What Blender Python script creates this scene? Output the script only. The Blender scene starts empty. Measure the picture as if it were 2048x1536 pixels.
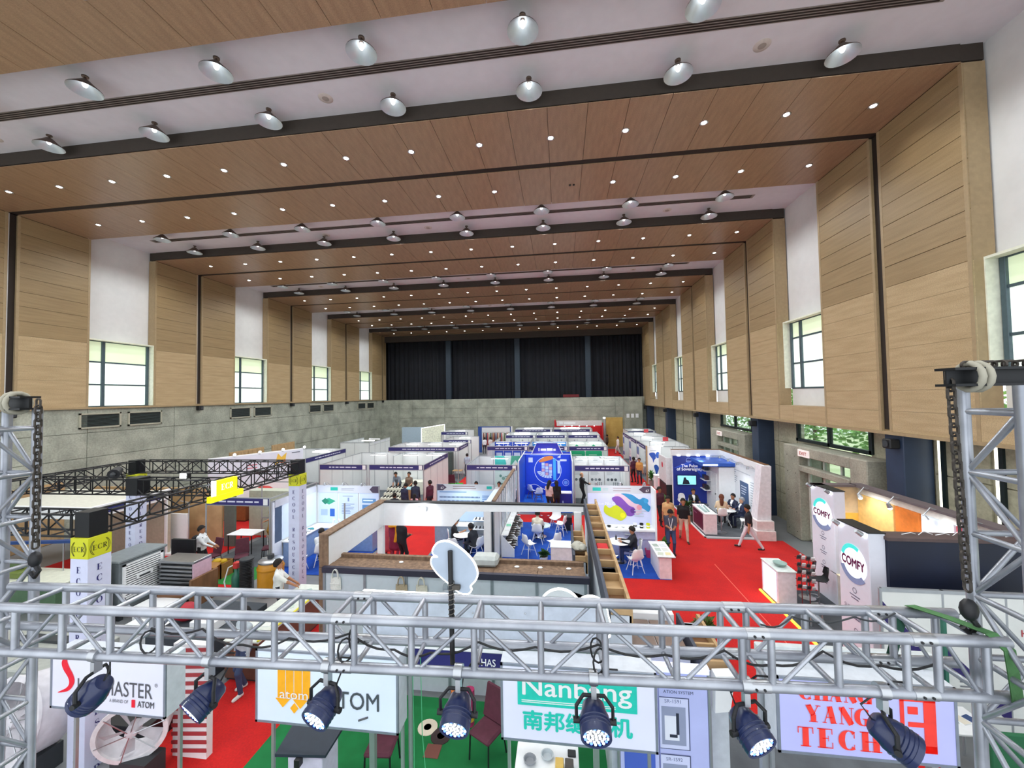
import bpy, bmesh, math, random
import numpy as np
from mathutils import Vector, Matrix
random.seed(7)
SC = bpy.context.scene
COL = SC.collection

# ------------------------------------------------------------------ camera
f_px = 767.5
cam_d = bpy.data.cameras.new('camera')
cam_d.sensor_width = 36.0
cam_d.lens = f_px / 2048 * 36.0
cam_d.clip_start = 0.02
cam_d.clip_end = 400
cam = bpy.data.objects.new('camera', cam_d)
COL.objects.link(cam)
_y = Vector((97.0, 22.0, f_px)).normalized()
_x = Vector((6100.0, -122.0, -f_px)); _x = (_x - _y * _x.dot(_y)).normalized()
_z = _x.cross(_y)
if _z.y > 0: _z = -_z
EYE = Vector((0, 0, 6.1))
def _w(c):  # photo frame (right, down, forward) -> world
    return Vector((_x.dot(c), _y.dot(c), _z.dot(c)))
_r, _u, _b = _w(Vector((1, 0, 0))), _w(Vector((0, -1, 0))), _w(Vector((0, 0, -1)))
cam.matrix_world = Matrix(((_r.x, _u.x, _b.x, EYE.x), (_r.y, _u.y, _b.y, EYE.y), (_r.z, _u.z, _b.z, EYE.z), (0, 0, 0, 1)))
SC.camera = cam

# ------------------------------------------------------------------ world and exposure
world = bpy.data.worlds.new('world'); SC.world = world
world.use_nodes = True
_bg = world.node_tree.nodes['Background']
_bg.inputs[0].default_value = (0.90, 0.95, 1.0, 1); _bg.inputs[1].default_value = 1.9
vs = SC.view_settings
vs.view_transform = 'Standard'; vs.look = 'None'; vs.gamma = 1.0; vs.use_curve_mapping = False
vs.exposure = 0.0
sun_d = bpy.data.lights.new('sun', 'SUN'); sun_d.energy = 3.0; sun_d.angle = 0.02
sun = bpy.data.objects.new('sun', sun_d); COL.objects.link(sun)
sun.rotation_euler = (0.2, 0.75, 0.3)
try:
    SC.cycles.max_bounces = 6; SC.cycles.transmission_bounces = 4
except AttributeError:
    pass
PENDANT_W, DOWN_W, WINDOW_E = 64.0, 14.0, .8

# ------------------------------------------------------------------ materials
def lin(h):
    if isinstance(h, str):
        h = h.lstrip('#'); h = tuple(int(h[i:i+2], 16) / 255 for i in (0, 2, 4))
    return tuple((c / 12.92 if c <= .04045 else ((c + .055) / 1.055) ** 2.4) for c in h)
_M = {}
def mat(h, rough=.55, metal=0.0, em=0.0, var=.08, scale=9.0, bump=0.0, name=None, stretch=(1, 1, 1), trans=0.0, alpha=1.0, coat=0.0):
    key = (h, rough, metal, em, var, scale, bump, stretch, trans, alpha, coat)
    if key in _M: return _M[key]
    m = bpy.data.materials.new(name or ('mat_' + str(h).strip('#'))); m.use_nodes = True
    nt = m.node_tree; b = nt.nodes['Principled BSDF']
    c = lin(h)
    tc = nt.nodes.new('ShaderNodeTexCoord'); mp = nt.nodes.new('ShaderNodeMapping')
    mp.inputs['Scale'].default_value = stretch
    nz = nt.nodes.new('ShaderNodeTexNoise'); nz.inputs['Scale'].default_value = scale; nz.inputs['Detail'].default_value = 4
    nt.links.new(tc.outputs['Object'], mp.inputs['Vector']); nt.links.new(mp.outputs['Vector'], nz.inputs['Vector'])
    rp = nt.nodes.new('ShaderNodeValToRGB')
    rp.color_ramp.elements[0].position = .3; rp.color_ramp.elements[1].position = .7
    rp.color_ramp.elements[0].color = tuple(max(0, x * (1 - var)) for x in c) + (1,)
    rp.color_ramp.elements[1].color = tuple(min(1, x * (1 + var)) for x in c) + (1,)
    nt.links.new(nz.outputs['Fac'], rp.inputs['Fac']); nt.links.new(rp.outputs['Color'], b.inputs['Base Color'])
    b.inputs['Roughness'].default_value = rough; b.inputs['Metallic'].default_value = metal
    if coat: b.inputs['Coat Weight'].default_value = coat
    if em:
        nt.links.new(rp.outputs['Color'], b.inputs['Emission Color']); b.inputs['Emission Strength'].default_value = em
    if trans:
        b.inputs['Transmission Weight'].default_value = trans; b.inputs['IOR'].default_value = 1.1
    if alpha < 1: b.inputs['Alpha'].default_value = alpha
    if bump:
        bp = nt.nodes.new('ShaderNodeBump'); bp.inputs['Strength'].default_value = bump; bp.inputs['Distance'].default_value = .02
        nt.links.new(nz.outputs['Fac'], bp.inputs['Height']); nt.links.new(bp.outputs['Normal'], b.inputs['Normal'])
    _M[key] = m
    return m
def mat2(name, c1, c2, scale=3, detail=6, rough=.7, stretch=(1, 1, 1), bump=.1, metal=0, lo=.35, hi=.65, dist=0.0, fine=0.0):
    """two-tone noise material (concrete, timber, ply, carpet)"""
    m = bpy.data.materials.new(name); m.use_nodes = True
    nt = m.node_tree; b = nt.nodes['Principled BSDF']
    tc = nt.nodes.new('ShaderNodeTexCoord'); mp = nt.nodes.new('ShaderNodeMapping'); mp.inputs['Scale'].default_value = stretch
    nz = nt.nodes.new('ShaderNodeTexNoise'); nz.inputs['Scale'].default_value = scale; nz.inputs['Detail'].default_value = detail
    nz.inputs['Distortion'].default_value = dist
    nt.links.new(tc.outputs['Object'], mp.inputs['Vector']); nt.links.new(mp.outputs['Vector'], nz.inputs['Vector'])
    rp = nt.nodes.new('ShaderNodeValToRGB'); e = rp.color_ramp.elements
    e[0].position, e[1].position = lo, hi
    e[0].color = lin(c1) + (1,); e[1].color = lin(c2) + (1,)
    nt.links.new(nz.outputs['Fac'], rp.inputs['Fac'])
    out = rp.outputs['Color']
    if fine:
        n2 = nt.nodes.new('ShaderNodeTexNoise'); n2.inputs['Scale'].default_value = fine; n2.inputs['Detail'].default_value = 2
        nt.links.new(tc.outputs['Object'], n2.inputs['Vector'])
        mx = nt.nodes.new('ShaderNodeMixRGB'); mx.blend_type = 'OVERLAY'; mx.inputs['Fac'].default_value = .35
        nt.links.new(out, mx.inputs['Color1']); nt.links.new(n2.outputs['Fac'], mx.inputs['Color2']); out = mx.outputs['Color']
    nt.links.new(out, b.inputs['Base Color'])
    b.inputs['Roughness'].default_value = rough; b.inputs['Metallic'].default_value = metal
    if bump:
        bp = nt.nodes.new('ShaderNodeBump'); bp.inputs['Strength'].default_value = bump; bp.inputs['Distance'].default_value = .02
        nt.links.new(nz.outputs['Fac'], bp.inputs['Height']); nt.links.new(bp.outputs['Normal'], b.inputs['Normal'])
    return m
WOODC = mat2('ceiling_veneer', '#987a5e', '#a68768', scale=2.2, stretch=(4, .7, 1), rough=.32, bump=.02, fine=40)
WOODP = mat2('perforated_veneer', '#917a57', '#9d8560', scale=1.6, stretch=(1, .5, 7), rough=.5, bump=.03, fine=60)
WOODL = mat2('plain_veneer', '#ad9570', '#b9a17c', scale=1.8, stretch=(1, .5, 5), rough=.42, bump=.02, fine=40)
WOODE = mat('#a28c6a', .5)
SLOT = mat('#2a2019', .8)
FASC = mat('#3d352e', .8)
WHITEP = mat('#dedbe0', .75, var=.03, scale=3)
WALLW = mat('#dedddb', .75, var=.03, scale=3)
CONC = mat2('concrete_board', '#868a7e', '#aeb0a2', scale=1.1, detail=10, rough=.85, bump=.15, lo=.3, hi=.7, fine=14)
CONCB = mat2('concrete_beige', '#a29e88', '#b8b39c', scale=.8, detail=8, rough=.8, bump=.08, lo=.3, hi=.7, fine=10)
CONCF = mat2('concrete_smooth', '#8f8d80', '#a5a293', scale=1.4, detail=9, rough=.8, bump=.1, fine=18)
FLOORM = mat2('floor_screed', '#6f7274', '#84868a', scale=.6, detail=8, rough=.45, bump=.03)
REDC = mat2('red_carpet', '#b80f10', '#c8140f', scale=1.3, detail=8, rough=.95, bump=.25, fine=30)
BLUEC = mat2('blue_carpet', '#0d3f9c', '#1550b4', scale=2.5, detail=6, rough=.95, bump=.2)
GREENC = mat2('green_carpet', '#0c6b35', '#117a3f', scale=2.0, detail=6, rough=.95, bump=.2)
GREYC = mat2('grey_carpet', '#565b61', '#646a70', scale=2.0, detail=6, rough=.95, bump=.2)
NAVYCOL = mat('#33435a', .55, var=.12, scale=2)
ALU = mat2('aluminium_tube', '#9599a2', '#b4b8c0', scale=5, rough=.4, metal=.75, bump=.03, stretch=(1, 1, 1))
STEEL = mat('#b9bcc0', .3, .9, var=.05)
BLK = mat('#141519', .5, var=.15)
BLKM = mat('#1b1d20', .45, .4)
WHT = mat('#eceef0', .5, var=.02)
WPAN = mat('#dfe3e3', .5, var=.025, scale=2)
RAIL = mat('#b4b9be', .35, .6, var=.04)
NAVY = mat('#2b2a63', .5, var=.05)
CHW = mat('#f0f1f2', .4, var=.015)
BURG = mat('#5a2a3a', .8, var=.15)
DARKG = mat('#33373b', .6)
CHAINM = mat('#4a4540', .55, .6, var=.25, scale=30)
TUBE_L = mat('#ffffff', .5, em=9.0, var=0)
LED_E = mat('#f4fbff', .5, em=7.0, var=0)
PALE = mat('#ccd8ef', .5, var=.04)
ROUGHW = mat2('rough_plank', '#6b5544', '#8a705a', scale=2, stretch=(6, 6, 1), rough=.85, bump=.3, fine=20)
PLYW = mat2('plywood', '#a98a62', '#bf9f74', scale=2, stretch=(1, 4, 1), rough=.7, bump=.1)
BROWN = mat2('brown_board', '#6d4c30', '#80593a', scale=2, stretch=(1, 5, 1), rough=.6, bump=.1)
LEAF = mat('#3c7a2c', .6, var=.35, scale=6)
LEAFD = mat('#2c5526', .6, var=.35, scale=6)
SOIL = mat('#3a2c22', .9)
SKINS = ['#b07a58', '#c08c68', '#8f5f42', '#d3a484']

# ------------------------------------------------------------------ mesh builder
def smooth_loop(P, n=5):
    """closed Catmull-Rom curve through 2-D points"""
    out = []; N = len(P)
    for i in range(N):
        a, b, c, d = P[i - 1], P[i], P[(i + 1) % N], P[(i + 2) % N]
        for k in range(n):
            t = k / n; out.append(tuple(.5 * (2 * b[j] + (c[j] - a[j]) * t + (2 * a[j] - 5 * b[j] + 4 * c[j] - d[j]) * t * t + (3 * b[j] - a[j] - 3 * c[j] + d[j]) * t ** 3) for j in (0, 1)))
    return out
class MB:
    def __init__(s): s.v = []; s.f = []; s.m = []
    def add(s, vs, fs, mi=0):
        o = len(s.v); s.v.extend(tuple(x) for x in vs); s.f.extend(tuple(i + o for i in f) for f in fs); s.m.extend([mi] * len(fs)); return s
    def box(s, x0, y0, z0, x1, y1, z1, mi=0):
        if x0 > x1: x0, x1 = x1, x0
        if y0 > y1: y0, y1 = y1, y0
        if z0 > z1: z0, z1 = z1, z0
        return s.add([(x0, y0, z0), (x1, y0, z0), (x1, y1, z0), (x0, y1, z0), (x0, y0, z1), (x1, y0, z1), (x1, y1, z1), (x0, y1, z1)],
                     [(0, 3, 2, 1), (4, 5, 6, 7), (0, 1, 5, 4), (1, 2, 6, 5), (2, 3, 7, 6), (3, 0, 4, 7)], mi)
    def cbox(s, x0, y0, z0, x1, y1, z1, b=.01, mi=0):
        """box with chamfered edges"""
        if x0 > x1: x0, x1 = x1, x0
        if y0 > y1: y0, y1 = y1, y0
        if z0 > z1: z0, z1 = z1, z0
        b = min(b, (x1 - x0) * .45, (y1 - y0) * .45, (z1 - z0) * .45)
        V = []; idx = {}
        for sx in (0, 1):
            for sy in (0, 1):
                for sz in (0, 1):
                    X, Y, Z = (x0, x1)[sx], (y0, y1)[sy], (z0, z1)[sz]
                    ix, iy, iz = (b if sx == 0 else -b), (b if sy == 0 else -b), (b if sz == 0 else -b)
                    for a, p in ((0, (X, Y + iy, Z + iz)), (1, (X + ix, Y, Z + iz)), (2, (X + ix, Y + iy, Z))):
                        idx[(sx, sy, sz, a)] = len(V); V.append(p)
        F = []
        g = lambda sx, sy, sz, a: idx[(sx, sy, sz, a)]
        for k in (0, 1):
            q = [g(k, 0, 0, 0), g(k, 1, 0, 0), g(k, 1, 1, 0), g(k, 0, 1, 0)]; F.append(q if k else q[::-1])
            q = [g(0, k, 0, 1), g(1, k, 0, 1), g(1, k, 1, 1), g(0, k, 1, 1)]; F.append(q[::-1] if k else q)
            q = [g(0, 0, k, 2), g(1, 0, k, 2), g(1, 1, k, 2), g(0, 1, k, 2)]; F.append(q if k else q[::-1])
        for i in (0, 1):
            for j in (0, 1):
                flip = (i + j) % 2
                q = [g(i, j, 0, 0), g(i, j, 1, 0), g(i, j, 1, 1), g(i, j, 0, 1)]; F.append(q if flip else q[::-1])
                q = [g(i, 0, j, 0), g(i, 1, j, 0), g(i, 1, j, 2), g(i, 0, j, 2)]; F.append(q[::-1] if flip else q)
                q = [g(0, i, j, 1), g(1, i, j, 1), g(1, i, j, 2), g(0, i, j, 2)]; F.append(q if flip else q[::-1])
                for k in (0, 1):
                    q = [g(i, j, k, 0), g(i, j, k, 1), g(i, j, k, 2)]; F.append(q if (i + j + k) % 2 else q[::-1])
        return s.add(V, F, mi)
    def obox(s, c, u, v, w, mi=0):
        """box from centre and three half-axis vectors"""
        c, u, v, w = Vector(c), Vector(u), Vector(v), Vector(w)
        P = [c - u - v - w, c + u - v - w, c + u + v - w, c - u + v - w, c - u - v + w, c + u - v + w, c + u + v + w, c - u + v + w]
        return s.add(P, [(0, 3, 2, 1), (4, 5, 6, 7), (0, 1, 5, 4), (1, 2, 6, 5), (2, 3, 7, 6), (3, 0, 4, 7)], mi)
    def bar(s, a, b, w, h=None, up=(0, 0, 1), mi=0):
        """rectangular bar from a to b, w wide, h high"""
        a, b = Vector(a), Vector(b); d = b - a; L = d.length
        if L < 1e-6: return s
        d /= L; h = h or w
        up = Vector(up)
        if abs(d.dot(up)) > .98: up = Vector((1, 0, 0))
        sd = d.cross(up).normalized(); up = sd.cross(d)
        return s.obox((a + b) / 2, d * L / 2, sd * w / 2, up * h / 2, mi)
    def tube(s, pts, r, n=8, mi=0, caps=True):
        pts = [Vector(p) for p in pts]; N = len(pts)
        rs = r if isinstance(r, (list, tuple)) else [r] * N
        o = len(s.v); prev = None
        for i, p in enumerate(pts):
            t = (pts[min(i + 1, N - 1)] - pts[max(i - 1, 0)])
            t = t.normalized() if t.length > 1e-9 else Vector((0, 0, 1))
            if prev is None:
                a = Vector((0, 0, 1)) if abs(t.z) < .9 else Vector((1, 0, 0)); u = t.cross(a).normalized()
            else:
                u = (prev - t * prev.dot(t)); u = u.normalized() if u.length > 1e-6 else t.orthogonal().normalized()
            prev = u; w = t.cross(u)
            for k in range(n):
                th = 2 * math.pi * k / n
                s.v.append(tuple(p + (u * math.cos(th) + w * math.sin(th)) * rs[i]))
        for i in range(N - 1):
            for k in range(n):
                a, b = o + i * n + k, o + i * n + (k + 1) % n
                s.f.append((a, b, b + n, a + n)); s.m.append(mi)
        if caps:
            s.f.append(tuple(o + k for k in range(n))[::-1]); s.m.append(mi)
            s.f.append(tuple(o + (N - 1) * n + k for k in range(n))); s.m.append(mi)
        return s
    def cyl(s, a, b, r, r2=None, n=14, mi=0): return s.tube([a, b], [r, r if r2 is None else r2], n, mi)
    def lathe(s, prof, c=(0, 0, 0), n=18, mi=0, axis=None, cap=True):
        """profile of (radius, height) about an axis through c"""
        c = Vector(c); ax = Vector(axis or (0, 0, 1)).normalized()
        u = ax.orthogonal().normalized() if abs(ax.z) < .999 else Vector((1, 0, 0)); w = ax.cross(u)
        o = len(s.v)
        for r, h in prof:
            for k in range(n):
                th = 2 * math.pi * k / n
                s.v.append(tuple(c + ax * h + (u * math.cos(th) + w * math.sin(th)) * r))
        for i in range(len(prof) - 1):
            for k in range(n):
                a, b = o + i * n + k, o + i * n + (k + 1) % n
                s.f.append((a, b, b + n, a + n)); s.m.append(mi)
        if cap:
            flat = len(prof) == 2 and abs(prof[0][1] - prof[1][1]) < 1e-6
            if prof[0][0] > 1e-4 and not flat: s.f.append(tuple(o + k for k in range(n))[::-1]); s.m.append(mi)
            if prof[-1][0] > 1e-4 and not (flat or (len(prof) > 1 and prof[-2][0] < 1e-4 and abs(prof[-2][1] - prof[-1][1]) < 1e-6)): s.f.append(tuple(o + (len(prof) - 1) * n + k for k in range(n))); s.m.append(mi)
        return s
    def ball(s, c, r, n=10, mi=0):
        rx, ry, rz = r if isinstance(r, (tuple, list)) else (r, r, r)
        o = len(s.v); m = max(4, n // 2)
        for i in range(m + 1):
            ph = math.pi * i / m
            for k in range(n):
                th = 2 * math.pi * k / n
                s.v.append((c[0] + rx * math.sin(ph) * math.cos(th), c[1] + ry * math.sin(ph) * math.sin(th), c[2] - rz * math.cos(ph)))
        for i in range(m):
            for k in range(n):
                a, b = o + i * n + k, o + i * n + (k + 1) % n
                s.f.append((a, b, b + n, a + n)); s.m.append(mi)
        return s
    def ext(s, poly, o, ux, uy, d, mi=0, back=True):
        """extrude 2-D polygon (in the ux, uy plane at o) by vector d"""
        o, ux, uy, d = Vector(o), Vector(ux), Vector(uy), Vector(d)
        P = [o + ux * p[0] + uy * p[1] for p in poly]; n = len(P); b0 = len(s.v)
        flip = ux.cross(uy).dot(d) < 0
        s.v.extend(tuple(p) for p in P); s.v.extend(tuple(p + d) for p in P)
        A = tuple(range(b0, b0 + n)); B = tuple(range(b0 + n, b0 + 2 * n))
        F = [B, A[::-1]] if back else [B]
        for i in range(n):
            j = (i + 1) % n; F.append((b0 + i, b0 + j, b0 + n + j, b0 + n + i))
        if flip: F = [f[::-1] for f in F]
        s.f.extend(F); s.m.extend([mi] * len(F)); return s
    def quad(s, o, ux, uy, w, h, mi=0):
        o, ux, uy = Vector(o), Vector(ux), Vector(uy)
        return s.add([o, o + ux * w, o + ux * w + uy * h, o + uy * h], [(0, 1, 2, 3)], mi)

LOC = {}; KIDS = {}
def mesh(name, mb, mats, off=None, smooth=0.0):
    me = bpy.data.meshes.new(name)
    v = mb.v
    if off is not None and (off.x or off.y or off.z): v = [(a - off.x, b - off.y, c - off.z) for a, b, c in v]
    me.from_pydata(v, [], mb.f)
    if not isinstance(mats, (list, tuple)): mats = [mats]
    for m in mats: me.materials.append(m)
    if len(mats) > 1: me.polygons.foreach_set('material_index', mb.m)
    if smooth:
        me.polygons.foreach_set('use_smooth', [True] * len(me.polygons))
        me.set_sharp_from_angle(angle=smooth)
    me.update()
    return me
def tag(o, label=None, cat=None, group=None, kind=None):
    if label: o['label'] = label
    if cat: o['category'] = cat
    if group: o['group'] = group
    if kind: o['kind'] = kind
    return o
def thing(name, label, cat, loc=(0, 0, 0), rz=0, group=None):
    o = bpy.data.objects.new(name, None); COL.objects.link(o)
    o.empty_display_size = .1
    o.location = loc; o.rotation_euler = (0, 0, rz); LOC[o.name] = Vector(loc)
    return tag(o, label, cat, group)
def part(parent, name, mb, mats, smooth=0.0, label=None, kind=None, me=None):
    off = LOC.get(parent.name, Vector((0, 0, 0))) if parent else None
    o = bpy.data.objects.new(name, me or mesh(name, mb, mats, off, smooth)); COL.objects.link(o)
    if parent: o.parent = parent; LOC[o.name] = off; KIDS.setdefault(parent.name, []).append(o)
    return tag(o, label, kind=kind)
def single(name, mb, mats, label, cat, loc=None, group=None, smooth=0.0):
    L = Vector(loc) if loc is not None else Vector((0, 0, 0))
    o = bpy.data.objects.new(name, mesh(name, mb, mats, L, smooth)); COL.objects.link(o); o.location = L; LOC[o.name] = L
    return tag(o, label, cat, group)
def struct(name, mb, mats, parent=None, smooth=0.0):
    o = bpy.data.objects.new(name, mesh(name, mb, mats, None, smooth)); COL.objects.link(o)
    LOC[o.name] = Vector((0, 0, 0))
    if parent: o.parent = parent
    return tag(o, kind='structure')
def dup(o, loc=None, rz=None, label=None, group=None, parent=None):
    c = o.copy(); COL.objects.link(c)
    if parent: c.parent = parent; KIDS.setdefault(parent.name, []).append(c)
    if loc is not None: c.location = loc
    if rz is not None: c.rotation_euler = (0, 0, rz)
    if label: c['label'] = label
    if group: c['group'] = group
    for ch in list(KIDS.get(o.name, [])):
        dup(ch, parent=c)
    return c

# ------------------------------------------------------------------ lettering
_T = {}
def text_geo(s, bold=0.0, spacing=1.0):
    k = (s, max(bold, 0), spacing)
    if k in _T: return _T[k]
    c = bpy.data.curves.new('txt', 'FONT'); c.body = s; c.size = 1; c.resolution_u = 3; c.space_character = spacing
    o = bpy.data.objects.new('txt', c)
    me = bpy.data.meshes.new_from_object(o)
    V = [tuple(v.co) for v in me.vertices]; F = [tuple(p.vertices) for p in me.polygons]
    bpy.data.objects.remove(o); bpy.data.meshes.remove(me); bpy.data.curves.remove(c)
    if bold > 0:       # heavier weight: overlaid shifted copies
        V0, F0 = list(V), list(F)
        for q_, (dx, dy) in enumerate(((bold, 0), (-bold, 0), (0, bold), (0, -bold))):
            o_ = len(V); V += [(v[0] + dx, v[1] + dy, v[2] + .0007 * (q_ + 1)) for v in V0]; F += [tuple(i + o_ for i in f) for f in F0]
    _T[k] = (V, F); return V, F
def lay(mb, V, F, c, ux, uy, w=None, h=None, mi=0, out=.004):
    """lay flat geometry centred on c in the (ux, uy) plane, fitted into w x h"""
    if not V: return mb
    xs = [v[0] for v in V]; ys = [v[1] for v in V]
    x0, x1, y0, y1 = min(xs), max(xs), min(ys), max(ys)
    sx = (w / (x1 - x0)) if w else None; sy = (h / (y1 - y0)) if h else None
    if sx is None: sx = sy
    if sy is None: sy = sx
    c, ux, uy = Vector(c), Vector(ux).normalized(), Vector(uy).normalized(); n = ux.cross(uy)
    P = [c + ux * ((v[0] - (x0 + x1) / 2) * sx) + uy * ((v[1] - (y0 + y1) / 2) * sy) + n * (out + v[2]) for v in V]
    return mb.add(P, F, mi)
def letters(parent, s, c, ux, uy, w, h, m, bold=0.0, out=.004, name='lettering', spacing=1.0):
    mb = MB(); V, F = text_geo(s, bold, spacing); lay(mb, V, F, c, ux, uy, w, h, 0, out)
    return part(parent, name, mb, m)
# a small high-contrast serif face: strokes with a width at every point
def _stroke(P, W):
    n = len(P); V = []; F = []
    for i in range(n):
        a = Vector(P[max(i - 1, 0)]); b = Vector(P[min(i + 1, n - 1)]); t = (b - a); t = t.normalized() if t.length else Vector((1, 0))
        nn = Vector((-t.y, t.x)) * (W[i] / 2); p = Vector(P[i]); V += [(p.x + nn.x, p.y + nn.y, 0), (p.x - nn.x, p.y - nn.y, 0)]
    for i in range(n - 1): F.append((2 * i, 2 * i + 1, 2 * i + 3, 2 * i + 2))
    return V, F
def _arc(cx, cy, rx, ry, a0, a1, n=14): return [(cx + rx * math.cos(math.radians(a0 + (a1 - a0) * i / n)), cy + ry * math.sin(math.radians(a0 + (a1 - a0) * i / n))) for i in range(n + 1)]
def serif_glyph(ch, K=.2, k=.045):
    V = []; F = []
    def S(P, W):
        v, f = _stroke(P, W if isinstance(W, list) else [W] * len(P)); o = len(V); V.extend(v); F.extend(tuple(i + o for i in q) for q in f)
    def R(x0, y0, x1, y1): 
        o = len(V); V.extend([(x0, y0, 0), (x1, y0, 0), (x1, y1, 0), (x0, y1, 0)]); F.append((o, o + 1, o + 2, o + 3))
    def stem(x, w=K, top=True, bot=True, y0=0, y1=1):
        R(x - w / 2, y0, x + w / 2, y1)
        if top: R(x - w / 2 - .1, y1 - k, x + w / 2 + .1, y1)
        if bot: R(x - w / 2 - .1, y0, x + w / 2 + .1, y0 + k)
    def aw(P, cx): return [k + (K - k) * min(1, abs(p[0] - cx) / .33) ** 1.5 for p in P]
    if ch == 'E':
        stem(.2); R(.2, 0, .7, k); R(.2, 1 - k, .68, 1); R(.2, .48, .5, .48 + k); R(.66, 0, .7, .3); R(.64, .72, .68, 1); R(.47, .36, .5, .64)
    elif ch == 'L': stem(.2); R(.2, 0, .68, k); R(.64, 0, .68, .34)
    elif ch == 'T': stem(.4, top=False); R(.02, 1 - k, .78, 1); R(.02, .68, .06, 1); R(.74, .68, .78, 1)
    elif ch == 'H': stem(.2); stem(.72); R(.2, .48, .72, .48 + k)
    elif ch == 'O': P = _arc(.42, .5, .33, .48, 0, 360, 28); S(P, aw(P, .42))
    elif ch in 'CG':
        P = _arc(.45, .5, .35, .48, 48, 312, 24); S(P, aw(P, .45)); R(.68, .62, .72, .95)
        if ch == 'C': R(.69, .12, .72, .3)
        else: stem(.66, K, True, False, 0, .42)
    elif ch == 'D': stem(.2); P = _arc(.3, .5, .42, .48, -90, 90, 18); S(P, aw(P, .34))
    elif ch == 'R':
        stem(.2); P = _arc(.34, .74, .27, .24, -90, 90, 14); S([(.2, .5)] + P + [(.2, .98)], [k] + [k + (K - k) * max(0, (p[0] - .34) / .27) for p in P] + [k]); S([(.38, .5), (.6, .12), (.72, .02)], [K * .8, K * .9, k])
    elif ch == 'S':
        P = _arc(.4, .74, .25, .24, 40, 270, 14) + _arc(.4, .26, .27, .24, 90, -140, 14)
        n = len(P); W = [k + (K * 1.05 - k) * max(0, 1 - abs(i / (n - 1) - .5) * 2.6) for i in range(n)]
        S(P, W); R(.58, .68, .62, .96); R(.12, .04, .16, .32)
    elif ch == 'U': stem(.18, bot=False, y0=.3); R(.62, .3, .62 + k, 1); R(.52, 1 - k, .76, 1); P = _arc(.4, .3, .24, .28, 180, 360, 14); S(P, [K - (K - k) * i / 14 for i in range(15)])
    elif ch == 'A': S([(.62, 0), (.42, 1)], K); S([(.12, 0), (.42, 1)], k); R(.24, .32, .56, .32 + k); R(.0, 0, .24, k); R(.46, 0, .82, k)
    elif ch == 'N': R(.14, 0, .14 + k, 1); R(.7, 0, .7 + k, 1); S([(.16, .99), (.7, .02)], K * 1.1); R(.02, 0, .28, k); R(.02, 1 - k, .24, 1); R(.58, 1 - k, .86, 1)
    elif ch == 'Y': stem(.42, top=False, y1=.45); S([(.14, 1), (.42, .42)], K); S([(.7, 1), (.42, .42)], k); R(.0, 1 - k, .32, 1); R(.56, 1 - k, .84, 1)
    elif ch == '.': P = _arc(.12, .08, .04, .04, 0, 360, 10); S(P, .08)
    elif ch == ',': R(.08, -.1, .2, .1)
    else: return None
    return V, F
def serif(mb, s, c, ux, uy, h, adv=.86, mi=0, out=.004, vertical=None, K=.2):
    """word set in the serif face, centred on c; vertical = line pitch for stacked letters"""
    c, ux, uy = Vector(c), Vector(ux).normalized(), Vector(uy).normalized(); n = ux.cross(uy)
    N = len(s)
    for i, ch in enumerate(s):
        g = serif_glyph(ch, K)
        if not g: continue
        V, F = g
        if vertical: o = c - uy * (vertical * i) - ux * (.4 * h) - uy * (.5 * h)
        else: o = c + ux * ((i - N / 2) * adv * h) - uy * (.5 * h)
        mb.add([o + ux * (v[0] * h) + uy * (v[1] * h) + n * out for v in V], F, mi)
    return mb
# ================================================================== THE HALL
XL, XR, ZC, ZW = -22.0, 9.6, 13.84, 14.3      # timber faces, timber soffit, white soffit
ORD = ['sixth', 'fifth', 'fourth', 'third', 'second', 'first']
SLOTS = [4.61 + 8.17 * k for k in range(6)]
HALF = 2.62
YB = 46.0
Y0 = -5.0
def shared(parent, name, mb, m, pts, mats_by=None):
    """one mesh, many placed pieces: pts are offsets"""
    me = mesh(name, mb, m)
    for p in pts:
        o = bpy.data.objects.new(name, me); COL.objects.link(o); o.location = p; o.parent = parent

fl = struct('floor', MB().box(-26, Y0, -.2, 16, 50, 0), FLOORM)
for q in ((-7.3, 2.5, -5.2, 44), (.97, 6.0, 5.95, 44), (5.95, 12.9, 8.88, 17.1), (-13.5, 15.7, -7.3, 19.6), (-5.2, 15.7, .97, 19.8), (-19.2, 11.0, -10.6, 12.8), (-19.2, 12.8, -13.5, 19.6), (-13.5, 24.4, -7.3, 26.6), (-5.2, 24, .97, 27)):
    part(fl, 'carpet', MB().box(q[0], q[1], 0, q[2], q[3], .006), REDC, label='red aisle carpet')
# thin seams of the carpet rolls
sm = mat('#e86a5a', .9)
part(fl, 'carpet_seam', MB().box(5.3, 9, .006, 5.325, 14.6, .008).box(-12, 17.4, .006, -10, 17.42, .008), sm)

# ---- white soffit and upper white walls
struct('ceiling', MB().box(-22.9, Y0, ZW, 10.7, YB + 2.5, ZW + .3), WHITEP)
bands = [(Y0, SLOTS[0] - HALF)] + [(SLOTS[k] + HALF, SLOTS[k + 1] - HALF) for k in range(5)]
wl = struct('wall_left', MB().box(-22.75, Y0, 9.12, -22.45, YB + .2, ZW).box(-22.75, Y0, -.05, -22.12, YB + .2, 5.86), [WALLW, CONC])
wl.data.polygons.foreach_set('material_index', [0] * 6 + [1] * 6)
wr = struct('wall_right', MB().box(10.15, Y0, 9.12, 10.6, YB + .2, ZW), WALLW)

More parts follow.
